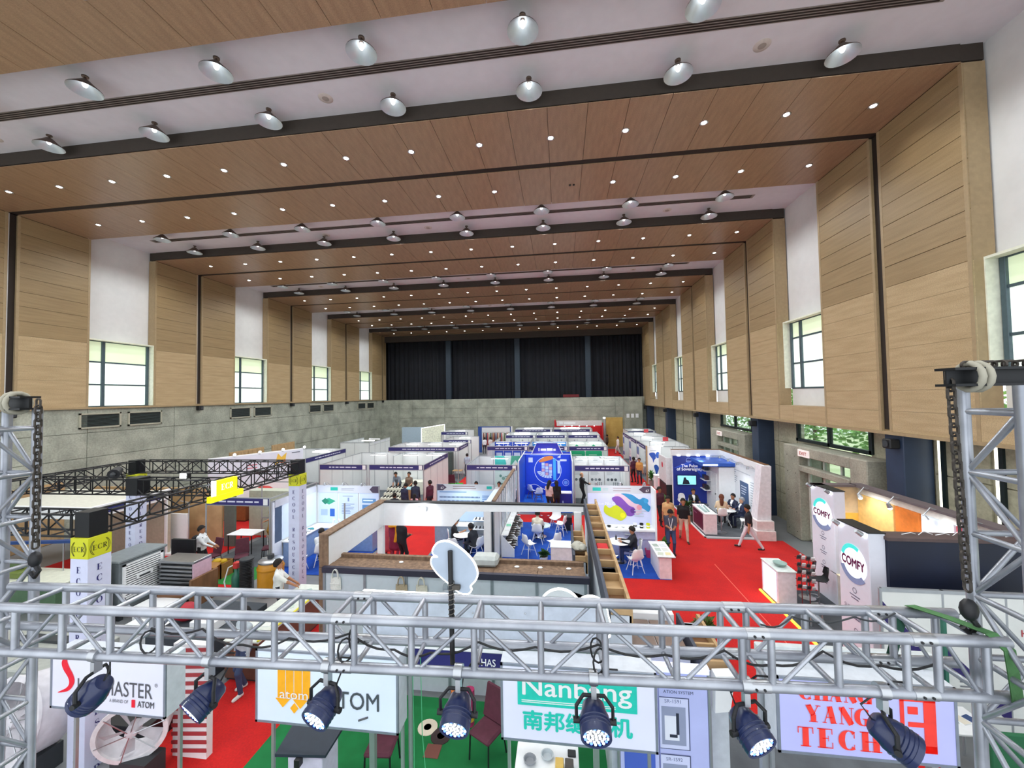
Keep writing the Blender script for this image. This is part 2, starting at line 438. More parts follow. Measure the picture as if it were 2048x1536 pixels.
# ---- timber portals: boards of the soffit, with a dark slot along the middle
BW = 1.1
for k, S in enumerate(SLOTS):
    ya, yb = S - HALF, min(S + HALF, YB + .4)
    c = struct('ceiling', MB().box(XL - .4, ya + .03, ZC + .05, XR + .5, yb - .03, ZW + .02), FASC)
    n = int(round((XR - XL) / BW)); w = (XR - XL) / n
    for a, b in ((ya, S - .14), (S + .14, yb)):
        if b - a < .4: continue
        bd = MB().box(.006, 0, 0, w - .006, b - a, .045)
        shared(c, 'board', bd, WOODC, [(XL + i * w, a, ZC + random.uniform(0, .006)) for i in range(n)])
    part(c, 'slot', MB().box(XL, S - .14, ZC + .03, XR, S + .14, ZC + .06), SLOT)
    part(c, 'fascia_board', MB().box(XL, ya, ZC + .02, XR, ya + .03, ZW), FASC)  # timber front edge coloured dark, painting in the shade of the ceiling recess
    # wall leaves
    for wall, xf, sgn, z0, th in ((wl, XL, -1, 5.88, .42), (wr, XR, 1, 4.87, .5)):
        zs = [z0]
        while zs[-1] < ZC - .3: zs.append(min(zs[-1] + .605, ZC))
        zs[-1] = ZC
        for a, b in ((ya, S - .14), (S + .14, yb)):
            if b - a < .4: continue
            for i in range(len(zs) - 1):
                up = zs[i] > 8.9
                g = .008 if up else .0025
                bx = MB().box(0, a + .004, zs[i] + g, sgn * .04, b - .004, zs[i + 1] - g)
                o = part(wall, 'board', bx, WOODP if up else WOODL); o.location = (xf + sgn * random.uniform(0, .004), 0, 0)
            fr = MB().box(xf + sgn * .04, a + .01, z0, xf + sgn * th, b - .01, ZC)
            part(wall, 'backing', fr, WOODE)
            st = MB()
            for yy in (a, b):
                st.box(xf - sgn * .004, yy - .0 if yy == a else yy - .09, z0, xf + sgn * .02, yy + .09 if yy == a else yy, ZC)
            part(wall, 'stile', st, WOODE)
        part(wall, 'slot', MB().box(xf + sgn * .08, S - .14, z0 + .05, xf + sgn * .12, S + .14, ZC), SLOT)
        # warm lamp rail pipe inside the slot
        part(wall, 'conduit', MB().cyl((xf + sgn * .05, S - .1, z0 + .05), (xf + sgn * .05, S - .1, ZC), .022, n=8), WALLW if sgn < 0 else FASC, smooth=.6)
part(wl, 'ledge', MB().box(XL - .5, 2, 5.8, XL + .04, YB, 5.885), WOODE)
part(wr, 'ledge', MB().box(XR - .05, 2, 4.78, XR + .9, YB, 4.87), WOODE)
# continuous timber apron under the right windows
for a, b in bands[1:]:
    n = 3; w = (b - a) / n
    for i in range(n):
        part(wr, 'board', MB().box(XR, a + i * w + .003, 4.872, XR + .04, a + (i + 1) * w - .003, 5.5), WOODL)
    part(wr, 'apron_backing', MB().box(XR + .04, a, 4.87, XR + .6, b, 5.5), WOODE)
    part(wr, 'sill_panel', MB().box(XR + .55, a, 5.5, XR + .75, b, 6.22), WALLW)

# ---- upper windows (frosted panes lit by the day outside)
FROST = mat('#e4f0e6', .6, em=WINDOW_E, var=.04, scale=.5)
FROSTG = mat('#d3e2bf', .6, em=WINDOW_E * .8, var=.1, scale=.4)
FRAME = mat('#4f6068', .45, .3)
def window(n, side, a, b, z0, z1):
    x = -22.4 if side < 0 else 10.2
    s = 1 if side < 0 else -1
    w = struct('window_%d' % n, MB().box(x - s * .02, a, z0, x - s * .12, b, z1), WALLW)
    ym = a + (.8 if side < 0 else .0) * 1 if side < 0 else b - .75
    ys = [a, ym, b]; zs = [z0, z0 + 1.07, z0 + 2.17, z1]
    fr = 'frame'
    for yy, ww in ((ys[0] + .03, .05), (ym, .14), (b - .1, .12)):
        part(w, 'mullion', MB().cbox(x + s * .0, yy - ww / 2, z0, x + s * .1, yy + ww / 2, z1, .008), FRAME)
    for zz in zs:
        part(w, 'transom', MB().cbox(x + s * .0, a, zz - .035, x + s * .07, b, zz + .035, .006), FRAME)
    for i in range(3):
        for y0_, y1_ in ((ys[0] + .06, ym - .07), (ym + .07, b - .16)):
            part(w, 'pane', MB().box(x + s * .02, y0_, zs[i] + .035, x + s * .03, y1_, zs[i + 1] - .035), FROSTG if i == 2 else FROST)
    part(w, 'reveal', MB().box(x - s * .02, a - .02, z1, x + s * .35, b + .02, z1 + .06).box(x - s * .02, b - .02, z0, x + s * .35, b + .06, z1), mat('#e8ead8', .7))
n = 1
for a, b in bands[1:]:
    window(n, -1, a, b, 5.9, 9.1); n += 1
    window(n, 1, a, b, 6.24, 9.1); n += 1

# ---- lower left concrete wall: cast panels with recessed joints, grilles
rows = [0, 1.2, 2.36, 3.52, 4.68, 5.8]
for i in range(5):
    y = Y0
    while y < YB - .1:
        y1 = min(y + 4.085, YB)
        part(wl, 'concrete_panel', MB().box(-22.13, y + .012, rows[i] + .012, -22.06 + random.uniform(-.006, .006), y1 - .012, rows[i + 1] - .012), CONC)
        y = y1
GR = mat('#3e4a4a', .6, var=.1); GRF = mat('#a9a694', .6)
for i, (a, b) in enumerate(bands[1:]):
    for y0_, y1_ in ((a - .32, a + 1.38), (a + 1.7, a + 3.38)):
        t = thing('air_grille', 'dark louvred air grille under the %s window from the curtain, in the concrete wall' % ORD[i + 1], 'grille', (-22.05, (y0_ + y1_) / 2, 5.24), group='pair of air grilles under the %s window from the curtain' % ORD[i + 1])
        f = MB(); z0, z1 = 4.88, 5.6; x0, x1 = -22.07, -22.0
        for q in ((y0_, z0, y1_, z0 + .07), (y0_, z1 - .07, y1_, z1), (y0_, z0, y0_ + .07, z1), (y1_ - .07, z0, y1_, z1)): f.box(x0, q[0], q[1], x1, q[2], q[3])
        part(t, 'frame', f, GRF)
        part(t, 'backing', MB().box(x0, y0_ + .07, z0 + .07, x0 + .01, y1_ - .07, z1 - .07), SLOT)
        for j in range(9):
            zz = z0 + .1 + j * .063
            part(t, 'louvre', MB().bar((x0 + .035, y0_ + .07, zz), (x0 + .035, y1_ - .07, zz), .05, .006, up=(.6, 0, 1)), GR)
# timber doors low in the left wall
for i, (a, b) in enumerate(((10.6, 14.6), (23.2, 26.2), (27.0, 29.5))):
    d = struct('door_%d' % (i + 1), MB().box(-22.06, a, 0, -22.0, b, 2.6), PLYW)
    m = 4 if i == 0 else 2
    for j in range(m):
        w = (b - a) / m
        part(d, 'door_leaf', MB().cbox(-22.02, a + j * w + .02, .02, -21.97, a + (j + 1) * w - .02, 2.55, .01), PLYW)
        part(d, 'handle', MB().cyl((-21.93, a + j * w + (.12 if j % 2 else w - .12), 1.0), (-21.93, a + j * w + (.12 if j % 2 else w - .12), 1.25), .015, n=6), STEEL)

# ---- end wall: concrete below, dark curtained opening above
bw = struct('wall_back', MB().box(-23, YB + .06, -.05, 11.2, YB + .4, 5.78), CONC)
for i in range(5):
    x = -22.4
    while x < 10.4:
        x1 = min(x + 4.1, 10.5)
        part(bw, 'concrete_panel', MB().box(x + .012, YB - .02 + random.uniform(-.006, .006), rows[i] + .012, x1 - .012, YB + .07, rows[i + 1] - .012), CONC)
        x = x1
part(bw, 'header', MB().box(-22.5, YB + .1, 13.1, 10.2, YB + .5, ZW), FASC)
CURT = mat('#0b0f18', .85, var=.35, scale=1.2); CURTC = mat('#26333f', .7, var=.12)
part(bw, 'niche', MB().box(-22.6, YB + 2.2, 5.0, 10.4, YB + 2.4, ZW).box(-22.7, YB, 5, -22.5, YB + 2.4, ZW).box(10.3, YB, 5, 10.5, YB + 2.4, ZW).box(-22.6, YB, 5.6, 10.4, YB + 2.4, 5.79), CURT)
part(bw, 'reveal', MB().box(-22.45, YB, 5.79, -22.2, YB + .9, 13.2).box(-22.2, YB + .02, 5.79, -22.12, YB + .1, 13.2), WOODL)
XS = [-22.2, -13.9, -5.2, 3.35, 10.2]
for i in range(4):
    a, b = XS[i], XS[i + 1]; m = MB(); N = 44
    P = [(a + (b - a) * j / N, YB + 1.5 + .09 * math.sin(j * 1.9) + .05 * math.sin(j * .7)) for j in range(N + 1)]
    for j in range(N):
        m.add([(P[j][0], P[j][1], 5.8), (P[j + 1][0], P[j + 1][1], 5.8), (P[j + 1][0], P[j + 1][1], 13.2), (P[j][0], P[j][1], 13.2)], [(0, 1, 2, 3)])
        m.add([(P[j][0], P[j][1] + .02, 5.8), (P[j + 1][0], P[j + 1][1] + .02, 5.8), (P[j + 1][0], P[j + 1][1] + .02, 13.2), (P[j][0], P[j][1] + .02, 13.2)], [(3, 2, 1, 0)])
    t = single('stage_curtain', m, CURT, ['black pleated curtain beside the timber reveal', 'black pleated curtain between the reveal bay and the red case bay', 'black pleated curtain behind the dark red case', 'black pleated curtain above the yellow door panel'][i], 'curtain', (a, YB + 1.5, 5.8), group='black curtains of the end wall opening', smooth=.9)
for x in XS[1:4]:
    part(bw, 'column', MB().cbox(x - .33, YB + .7, 5.7, x + .33, YB + 1.3, 13.3, .03), CURTC)
single('red_case', MB().cbox(.3, YB + .48, 5.8, 2.2, YB + .68, 6.15, .03), mat('#6d1a20', .7), 'low dark red case standing in the curtained opening', 'case', (1.2, YB + .7, 5.79))
part(bw, 'corner_pier', MB().cbox(7.2, YB - 1.0, 0, 9.2, YB + .1, 5.75, .03).cbox(-22.1, YB - .6, 0, -20.0, YB + .1, 5.75, .03), CONC)
part(bw, 'door_panel', MB().cbox(5.2, YB - .12, 0, 7.1, YB - .02, 3.4, .02), mat2('yellow_ply', '#b8964a', '#c9a75c', scale=1.5, rough=.6, bump=.05))
for x in (7.4, 7.9, 8.4):
    single('notice', MB().box(x, YB - 1.03, 3.4, x + .32, YB - 1.0, 3.85), WHT, 'small white notice pinned on the concrete pier at the end wall', 'notice', (x, YB - 1.01, 3.4), group='notices on the end wall pier')

# ---- lower right wall: piers, glazed doors in concrete surrounds, garden windows
part(wr, 'lower_wall', MB().box(10.5, Y0, 3.95, 10.75, 14.55, 4.9).box(10.5, 18.65, 3.95, 10.75, 22.8, 4.9).box(10.5, 26.8, 3.95, 10.75, YB, 4.9)
     .box(10.5, 8.6, 0, 10.75, 14.6, 3.95).box(10.5, 17.1, 0, 10.75, 22.8, 3.95).box(10.5, 25.2, 0, 10.75, YB, 3.95), CONCB)
for y0_ in (7.2, 9.4, 10.9, 18.7, 20.15, 26.9, 30.0, 32.4, 34.8, 38.2, 40.6, 43):
    y1_ = y0_ + (1.4 if y0_ < 20 else 2.2)
    for z0_, z1_ in ((.0, 1.25), (1.28, 2.5), (2.53, 3.7), (3.73, 4.76)):
        part(wr, 'concrete_panel', MB().box(10.44, y0_, z0_, 10.5, min(y1_, YB), z1_), CONCB)
for k in range(1, 6):
    S = SLOTS[k]
    p = part(wr, 'pier', MB().cbox(9.7, S - .44, 0, 10.46, S + .2, 4.8, .02), mat('#2b3a52', .5, var=.12, scale=2))
    t = thing('wall_speaker', 'small black loudspeaker high on the %s dark pier from the end wall' % ORD[k], 'speaker', (9.6, S - .2, 4.5), group='black speakers on the dark piers')
    part(t, 'cabinet', MB().cbox(9.42, S - .36, 4.38, 9.7, S - .06, 4.66, .03), BLK)
    part(t, 'grille', MB().lathe([(.0, 0), (.09, .004), (.1, .012)], (9.415, S - .21, 4.52), 12, axis=(-1, 0, 0)), DARKG)
    # the left side carries one too, just under the timber
    t = thing('wall_speaker', 'small black loudspeaker under the %s timber slot facing the doors, counted from the curtain' % ORD[k], 'speaker', (-21.95, S, 5.6), group='black speakers on the wall facing the doors')
    part(t, 'cabinet', MB().cbox(-22.05, S - .14, 5.52, -21.78, S + .14, 5.78, .03), BLK)
    part(t, 'grille', MB().lathe([(.0, 0), (.08, .004), (.09, .012)], (-21.775, S, 5.65), 12, axis=(1, 0, 0)), DARKG)
GLASS = mat('#dfeee6', .05, trans=.95, var=0)
GLFR = mat('#1d2a2c', .45, .3)
GREY_L = mat('#c9cdc4', .5)
def entrance(k, ya):
    """concrete door surround ya..ya+4.6, glass door leaves, garden window above"""
    w = struct('window_%d' % (20 + k), MB().box(10.52, ya + .9, 3.86, 10.6, ya + 5.1, 3.98), GLFR)
    for yy in (ya + .95, ya + 3.0, ya + 5.0):
        part(w, 'mullion', MB().cbox(10.42, yy - .07, 3.9, 10.56, yy + .07, 4.86, .01), GLFR)
    part(w, 'transom', MB().box(10.42, ya + .9, 3.9, 10.56, ya + 5.1, 4.02).box(10.42, ya + .9, 4.78, 10.56, ya + 5.1, 4.86), GLFR)
    for a, b in ((ya + 1.02, ya + 2.93), (ya + 3.07, ya + 4.93)):
        part(w, 'pane', MB().box(10.48, a, 4.02, 10.49, b, 4.78), GLASS)
    d = struct('door_%d' % (20 + k), MB().cbox(9.62, ya + 3.55, 0, 10.5, ya + 4.6, 3.84, .03).cbox(9.62, ya, 0, 10.5, ya + .75, 3.84, .03).cbox(9.62, ya + .75, 3.45, 10.5, ya + 3.55, 3.84, .03), CONCF)
    dots = MB()
    for zz in (.3, 1.1, 1.9, 2.7, 3.4):
        for yy in (ya + 3.8, ya + 4.35): dots.cyl((9.612, yy, zz), (9.63, yy, zz), .02, n=8)
    part(d, 'tie_hole', dots, FASC, kind='stuff')
    for yy in (ya + .8, ya + 1.65, ya + 2.58, ya + 3.5):
        part(d, 'stile', MB().cbox(9.95, yy - .04, 0, 10.05, yy + .04, 3.45, .008), GREY_L)
    part(d, 'rail', MB().cbox(9.95, ya + .75, .0, 10.05, ya + 3.55, .1, .01).cbox(9.95, ya + .75, 3.38, 10.05, ya + 3.55, 3.46, .01), GREY_L)
    part(d, 'lintel_beam', MB().cbox(9.6, ya + .75, 2.85, 9.9, ya + 3.55, 3.08, .02), CONCF)
    for a, b in ((ya + .84, ya + 1.61), (ya + 1.69, ya + 2.54), (ya + 2.62, ya + 3.46)):
        part(d, 'glass_leaf', MB().box(9.995, a, .1, 10.005, b, 3.38), GLASS)
    part(d, 'door_handle', MB().cyl((9.9, ya + 2.45, .9), (9.9, ya + 2.45, 1.5), .02, n=8), STEEL)
    e = thing('exit_sign', ['small white exit sign over the glass doors beside the lit white piers', 'small white exit sign over the glass doors behind the navy stand'][k], 'sign', (9.6, ya + 3.1, 3.6), group='exit signs over the glass doors')
    part(e, 'plate', MB().cbox(9.56, ya + 2.8, 3.46, 9.61, ya + 3.5, 3.74, .01), mat('#e8dcd8', .5, em=.4))
    letters(e, 'EXIT', (9.56, ya + 3.15, 3.6), (0, -1, 0), (0, 0, 1), .45, .13, mat('#b83a35', .5), .02)
entrance(0, 13.6)
entrance(1, 21.8)
# bright slits of the blinds beside the first pier
BL = mat('#fbfbe8', .5, em=2.2, var=.02)
for yy in (12.12, 10.7):
    w = struct('window_%d' % (30 + int(yy)), MB().box(10.42, yy - .06, .2, 10.47, yy + .06, 4.7), BL)
    part(w, 'edge', MB().box(10.38, yy - .16, .2, 10.46, yy - .06, 4.7), GLFR)
# window behind the blue stand, further on
# ---- garden outside the right wall
fg = struct('ground', MB().box(10.75, -10, -.3, 45, 60, -.1), mat2('lawn', '#8a9a6a', '#b4b89a', scale=.4, rough=.95, bump=.2))
def tree(x, y, h, r, seed, lab):
    rnd = random.Random(seed)
    t = thing('tree', lab, 'tree', (x, y, -.1), group='garden trees outside the windows')
    part(t, 'trunk', MB().tube([(x, y, -.1), (x + .1, y + .1, h * .4), (x, y, h * .75)], [.16, .12, .06], 8), mat('#6a5a48', .9), smooth=.7)
    m = MB()
    for i in range(1500):
        a, b = rnd.uniform(0, 6.28), rnd.uniform(-1, 1); q = rnd.random() ** .4 * r
        c = Vector((x + q * math.cos(a) * math.sqrt(1 - b * b), y + q * math.sin(a) * math.sqrt(1 - b * b), h * .72 + q * b * .9))
        u = Vector((rnd.uniform(-1, 1), rnd.uniform(-1, 1), rnd.uniform(-.6, .6))).normalized() * .16; v = u.orthogonal().normalized() * .09
        m.add([c - u, c + v, c + u, c - v], [(0, 1, 2, 3)])
    part(t, 'foliage', m, mat('#6fa344', .6, var=.4, scale=3), kind='stuff')
for i, (x, y) in enumerate(((14, 12.0), (14.2, 17.6), (14.0, 23.4), (14.2, 29.5))):
    tree(x, y, 6 + (i % 3) * .7, 2.7, i, 'leafy bright green tree in the garden outside the glass doors')

# ================================================================== CEILING FITTINGS
COPPER = mat('#5c4c42', .45, .4); REFL = mat('#c3ccd0', .3, .4, var=.03); BULB = mat('#ffffff', .3, em=5, var=0)
def pendant_proto():
    t = thing('pendant_lamp', 'x', 'lamp', (0, 0, 0))
    part(t, 'canopy', MB().cyl((0, 0, .34), (0, 0, .37), .07, n=12), COPPER, smooth=.6)
    part(t, 'stem', MB().cyl((0, 0, .27), (0, 0, .36), .025, n=8), COPPER, smooth=.6)
    part(t, 'shade', MB().lathe([(.34, 0), (.335, .02), (.19, .15), (.075, .265), (.05, .28)], n=24, cap=False), COPPER, smooth=.7)
    part(t, 'reflector', MB().lathe([(.05, .255), (.18, .14), (.33, .003), (.34, 0)], n=24, cap=False), REFL, smooth=.7)
    part(t, 'bulb', MB().ball((0, 0, .16), (.06, .06, .085), 10), BULB, smooth=1)
    return t
PEND = pendant_proto()
pl = bpy.data.lights.new('pendant_light', 'SPOT'); pl.energy = PENDANT_W * 4; pl.color = (.93, .98, 1.0); pl.spot_size = 2.7; pl.spot_blend = .5; pl.shadow_soft_size = .1
first = True
PX = [-19.05 + 3.68 * i for i in range(8)]
for k in range(-1, 5):
    for dy in (8.0, 9.66):
        y = dy + 8.17 * k
        if y < 0: continue
        for x in PX:
            if first: o = PEND; o.location = (x, y, 13.93); first = False
            else: o = dup(PEND, (x, y, 13.93))
            nr = 'nearer to' if dy > 9 else 'farther from'; o['label'] = 'bronze cone pendant lamp, %s white band from the curtain, row %s it' % (ORD[k + 1], nr); o['group'] = 'pendant lamps, %s white band, row %s the curtain' % (ORD[k + 1], nr)
            L = bpy.data.objects.new('lamp_light', pl); COL.objects.link(L); L.parent = o; L.location = (0, 0, .03)
DL_E = mat('#fffdf4', .3, em=22, var=0)
def down_proto():
    t = thing('downlight', 'x', 'lamp', (0, 0, 0))
    part(t, 'ring', MB().lathe([(.07, .0), (.1, -.012), (.115, -.004), (.115, .01)], n=16, cap=False), STEEL, smooth=.7)
    part(t, 'lens', MB().lathe([(.0, -.014), (.06, -.01), (.075, .0)], n=14), DL_E, smooth=.9)
    return t
DL = down_proto(); first = True
dl = bpy.data.lights.new('downlight_light', 'SPOT'); dl.energy = DOWN_W * 4; dl.spot_size = 1.9; dl.spot_blend = .6; dl.shadow_soft_size = .06; dl.color = (1, .96, .88)
for k, S in enumerate(SLOTS):
    for dy in (-1.38, 1.36):
        y = S + dy
        if y > YB - .1: continue
        for i in range(14):
            if (k, dy, i) == (1, 1.36, 9): continue
            x = -19.85 + 2.19 * i
            if first: o = DL; o.location = (x, y, ZC - .002); first = False
            else: o = dup(DL, (x, y, ZC - .002))
            nr = 'nearer to' if dy > 0 else 'farther from'; o['label'] = 'recessed downlight, %s timber soffit from the curtain, row %s it' % (ORD[k], nr); o['group'] = 'downlights, %s timber soffit, row %s the curtain' % (ORD[k], nr)
            if i % 2 == (k % 2):
                L = bpy.data.objects.new('lamp_light', dl); COL.objects.link(L); L.parent = o; L.location = (0, 0, -.03)
# linear air slots and round ceiling speakers on the white bands
DIF = mat('#8f8780', .6); first = None
for k in range(6):
    y = 8.83 + 8.17 * (k - 1)
    t = thing('linear_diffuser', 'long grey slotted air diffuser on the %s white ceiling band from the curtain' % ORD[k], 'air diffuser', (-6, y, ZW), group='slot diffusers on the white ceiling bands')
    part(t, 'frame', MB().box(-20.6, y - .14, ZW - .012, 8.2, y + .14, ZW), DIF)
    for j in range(4):
        part(t, 'slot', MB().box(-20.5, y - .115 + j * .065, ZW - .018, 8.1, y - .082 + j * .065, ZW - .01), SLOT)
    for x in ((-17.2, -6.2, 4.9) if k % 2 else (-11.5, -6.2, 4.9)):
        t = thing('ceiling_speaker', 'round pale ceiling speaker on the %s white ceiling band from the curtain' % ORD[k], 'speaker', (x, y + .7, ZW), group='round speakers on the %s white ceiling band' % ORD[k])
        part(t, 'ring', MB().lathe([(.09, -.02), (.17, -.014), (.19, 0)], (x, y + .7, ZW), 20, cap=False), mat('#cfc6be', .6), smooth=.7)
        part(t, 'grille', MB().lathe([(0, -.022), (.09, -.02), (.1, 0)], (x, y + .7, ZW), 16), mat('#a2988f', .7), smooth=.7)
t = thing('smoke_sensor', 'small dark twin sensor on the timber soffit', 'sensor', (.55, 14.1, ZC))
part(t, 'base', MB().cyl((.5, 14.1, ZC - .03), (.5, 14.1, ZC), .04, n=10), BLK); part(t, 'eye', MB().cyl((.64, 14.1, ZC - .03), (.64, 14.1, ZC), .035, n=10), BLK)
# ================================================================== PEOPLE
def surface_net(D, I, h, org):
    """vectorised surface nets: D signed distances, I material ids on the grid"""
    S = D < 0
    nx, ny, nz = D.shape
    cnt = np.zeros((nx - 1, ny - 1, nz - 1), np.int8)
    for dx in (0, 1):
        for dy in (0, 1):
            for dz in (0, 1): cnt += S[dx:nx - 1 + dx, dy:ny - 1 + dy, dz:nz - 1 + dz]
    cells = (cnt > 0) & (cnt < 8)
    idx = -np.ones(cells.shape, np.int32); cc = np.argwhere(cells); idx[cells] = np.arange(len(cc))
    acc = np.zeros((len(cc), 3)); num = np.zeros(len(cc))
    ci, cj, ck = cc.T
    corners = [(a, b, c) for a in (0, 1) for b in (0, 1) for c in (0, 1)]
    for a in range(8):
        for b in range(a + 1, 8):
            A, B = corners[a], corners[b]
            if sum(abs(A[i] - B[i]) for i in range(3)) != 1: continue
            da = D[ci + A[0], cj + A[1], ck + A[2]]; db = D[ci + B[0], cj + B[1], ck + B[2]]
            m = (da < 0) != (db < 0); t = np.where(m, da / np.where(m, da - db, 1), 0)
            for i in range(3): acc[:, i] += np.where(m, A[i] + t * (B[i] - A[i]), 0)
            num += m
    V = (cc + acc / num[:, None]) * h + org
    mi = I[ci, cj, ck]
    F = []
    for ax in range(3):
        o1, o2 = [i for i in range(3) if i != ax]
        sl0 = [slice(None)] * 3; sl1 = [slice(None)] * 3
        sl0[ax] = slice(0, -1); sl1[ax] = slice(1, None)
        a, b = S[tuple(sl0)], S[tuple(sl1)]
        e = np.argwhere(a != b)
        ok = (e[:, o1] > 0) & (e[:, o2] > 0) & (e[:, o1] < D.shape[o1] - 1) & (e[:, o2] < D.shape[o2] - 1)
        e = e[ok]
        q = []
        for d1, d2 in ((-1, -1), (0, -1), (0, 0), (-1, 0)):
            g = e.copy(); g[:, o1] += d1; g[:, o2] += d2; q.append(idx[g[:, 0], g[:, 1], g[:, 2]])
        q = np.stack(q, 1)
        flip = S[e[:, 0], e[:, 1], e[:, 2]]
        if ax == 1: flip = ~flip
        q[~flip] = q[~flip][:, ::-1]
        F.append(q)
    F = np.concatenate(F); F = F[(F >= 0).all(1)]
    return V, F, mi
def sdf_body(prims, h):
    P = np.array([p[0] for p in prims] + [p[1] for p in prims]); pad = .17
    lo = P.min(0) - pad; hi = P.max(0) + pad
    n = np.ceil((hi - lo) / h).astype(int) + 1
    D = np.full(n, 1.0); I = np.zeros(n, np.int8); B = np.full(n, 1.0)
    ax = [lo[i] + np.arange(n[i]) * h for i in range(3)]
    for a, b, ra, rb, mi, k in prims:
        a, b = np.array(a, float), np.array(b, float); R = max(ra, rb) + k + 2.5 * h
        i0 = np.maximum(0, ((np.minimum(a, b) - R - lo) / h).astype(int)); i1 = np.minimum(n, ((np.maximum(a, b) + R - lo) / h).astype(int) + 2)
        sl = tuple(slice(i0[i], i1[i]) for i in range(3))
        X, Y, Z = np.meshgrid(ax[0][sl[0]], ax[1][sl[1]], ax[2][sl[2]], indexing='ij')
        d = b - a; L2 = max(d @ d, 1e-9)
        t = np.clip(((X - a[0]) * d[0] + (Y - a[1]) * d[1] + (Z - a[2]) * d[2]) / L2, 0, 1)
        dist = np.sqrt((X - a[0] - t * d[0]) ** 2 + (Y - a[1] - t * d[1]) ** 2 + (Z - a[2] - t * d[2]) ** 2) - (ra + (rb - ra) * t)
        m = dist < B[sl]; B[sl] = np.where(m, dist, B[sl]); I[sl] = np.where(m, mi, I[sl])
        o = D[sl]; hh = np.clip(.5 + .5 * (o - dist) / k, 0, 1)
        D[sl] = o * (1 - hh) + dist * hh - k * hh * (1 - hh)
    return surface_net(D, I, h, lo)
def ik(root, tgt, l1, l2, pole):
    r, t, p = Vector(root), Vector(tgt), Vector(pole); d = t - r; L = min(d.length, (l1 + l2) * .999)
    u = d.normalized(); t = r + u * L
    c = max(-1, min(1, (l1 * l1 + L * L - l2 * l2) / (2 * l1 * L))); s = math.sqrt(1 - c * c)
    q = (p - u * p.dot(u)); q = q.normalized() if q.length > 1e-6 else u.orthogonal().normalized()
    return r + u * (l1 * c) + q * (l1 * s), t
def person(label, loc, face, top='#3a3f4a', legs='#2c3444', hair='#1a1513', skin=0, shoes='#1b1a1a', h=1.7, hip=None, lean=0.0, lh=None, rh=None, lf=None, rf=None,
           nod=0.0, sleeve='short', suit=False, dress=None, long_hair=False, bald=False, lanyard=False, res=.022, head_turn=0.0, straps=None, grp=None, z=0.0):
    """face = world heading in degrees (0 looks along +Y, 90 along -X)"""
    k = h / 1.72; N = lambda *v: Vector(v) * k
    hipz = (hip / k) if hip is not None else .94
    cl, sl = math.cos(lean), math.sin(lean)
    H = Vector((0, 0, hipz))
    def tor(x, y, zz): return Vector((x, y * cl + zz * sl, -y * sl + zz * cl)) + H     # torso frame about the hips
    pr = []
    def C(a, b, ra, rb, mi, kk=.035): pr.append((tuple(a * k), tuple(b * k), ra * k, rb * k, mi, kk * k))
    T = 1
    for s in (-1, 1):
        C(tor(s * .075, 0, -.02), tor(s * .075, 0, .1), .105, .1, 2 if not dress else 1, .05)
        C(tor(s * .07, 0, .1), tor(s * .105, .005, .34), .102, .105, T, .06)
        C(tor(s * .1, 0, .36), tor(s * .155, -.01, .44), .1, .062, T, .06)
    for s in (-1, 1): C(tor(s * .04, -.01, .5), tor(s * .15, -.005, .455), .05, .052, T, .05)
    C(tor(0, .01, .05), tor(0, .015, .36), .11, .115, T, .06)
    C(tor(0, -.01, .46), tor(0, .0, .52), .075, .055, T, .04)
    hp, hc = math.cos(nod), math.sin(nod)
    NB = tor(0, 0, .5)
    def hd(x, y, zz): 
        y, zz = y * hp + zz * hc, -y * hc + zz * hp
        ct, st = math.cos(head_turn), math.sin(head_turn)
        return NB + Vector((x * ct - y * st, x * st + y * ct, zz)) + Vector((0, .12 * sl, 0))
    C(tor(0, 0, .48), hd(0, .01, .1), .052, .05, 0, .02)
    C(hd(0, .005, .15), hd(0, .0, .235), .078, .09, 0, .03)
    C(hd(0, .05, .1), hd(0, .04, .16), .05, .06, 0, .03)
    C(hd(0, .098, .165), hd(0, .085, .2), .016, .01, 0, .012)
    for s in (-1, 1): C(hd(s * .085, -.005, .16), hd(s * .09, -.015, .19), .016, .018, 0, .01)
    ears = None
    hands = []
    for s, tg in ((-1, lh), (1, rh)):
        sh = tor(s * .172, 0, .435)  # black lamp bodies tinted blue, standing in for the blue LED spill
        t = Vector(tg) / k if tg is not None else sh + Vector((s * .06, .05, -.56))
        e, w = ik(sh, t, .29, .26, Vector((s * .35, -1, -.3)))
        C(sh, e, .056, .045, T, .035)
        mi = 1 if sleeve == 'long' else 0
        if sleeve == 'short':
            C(sh, sh.lerp(e, .8), .06, .056, 1, .02)
        C(e, w, .044, .03, mi, .02)
        d = (w - e).normalized(); C(w, w + d * .07, .03, .034, 0, .015)
        hands.append((s, w, d))
    feet = []
    for s, tg in ((-1, lf), (1, rf)):
        hj = tor(s * .09, 0, -.02)
        t = Vector(tg) / k if tg is not None else Vector((s * .11, 0, .09))
        kn, an = ik(hj, t, .44, .43, Vector((s * .12, 1, .15)))
        C(hj, kn, .092, .062, 2, .04); C(kn, an, .062, .045, 2, .025)
        fw = Vector((s * .18, 1, 0)).normalized()
        C(an + Vector((0, -.02, -.045)), an + fw * .15 + Vector((0, 0, -.055)), .042, .036, 3, .02)
        feet.append(an)
    if dress:
        for s in (-1, 1): C(tor(s * .05, 0, 0), (feet[0] + feet[1]) / 2 + Vector((s * .08, 0, .16 if dress == 'long' else .42)), .12, .13, 1, .06)
    V, F, mi = sdf_body(pr, res)
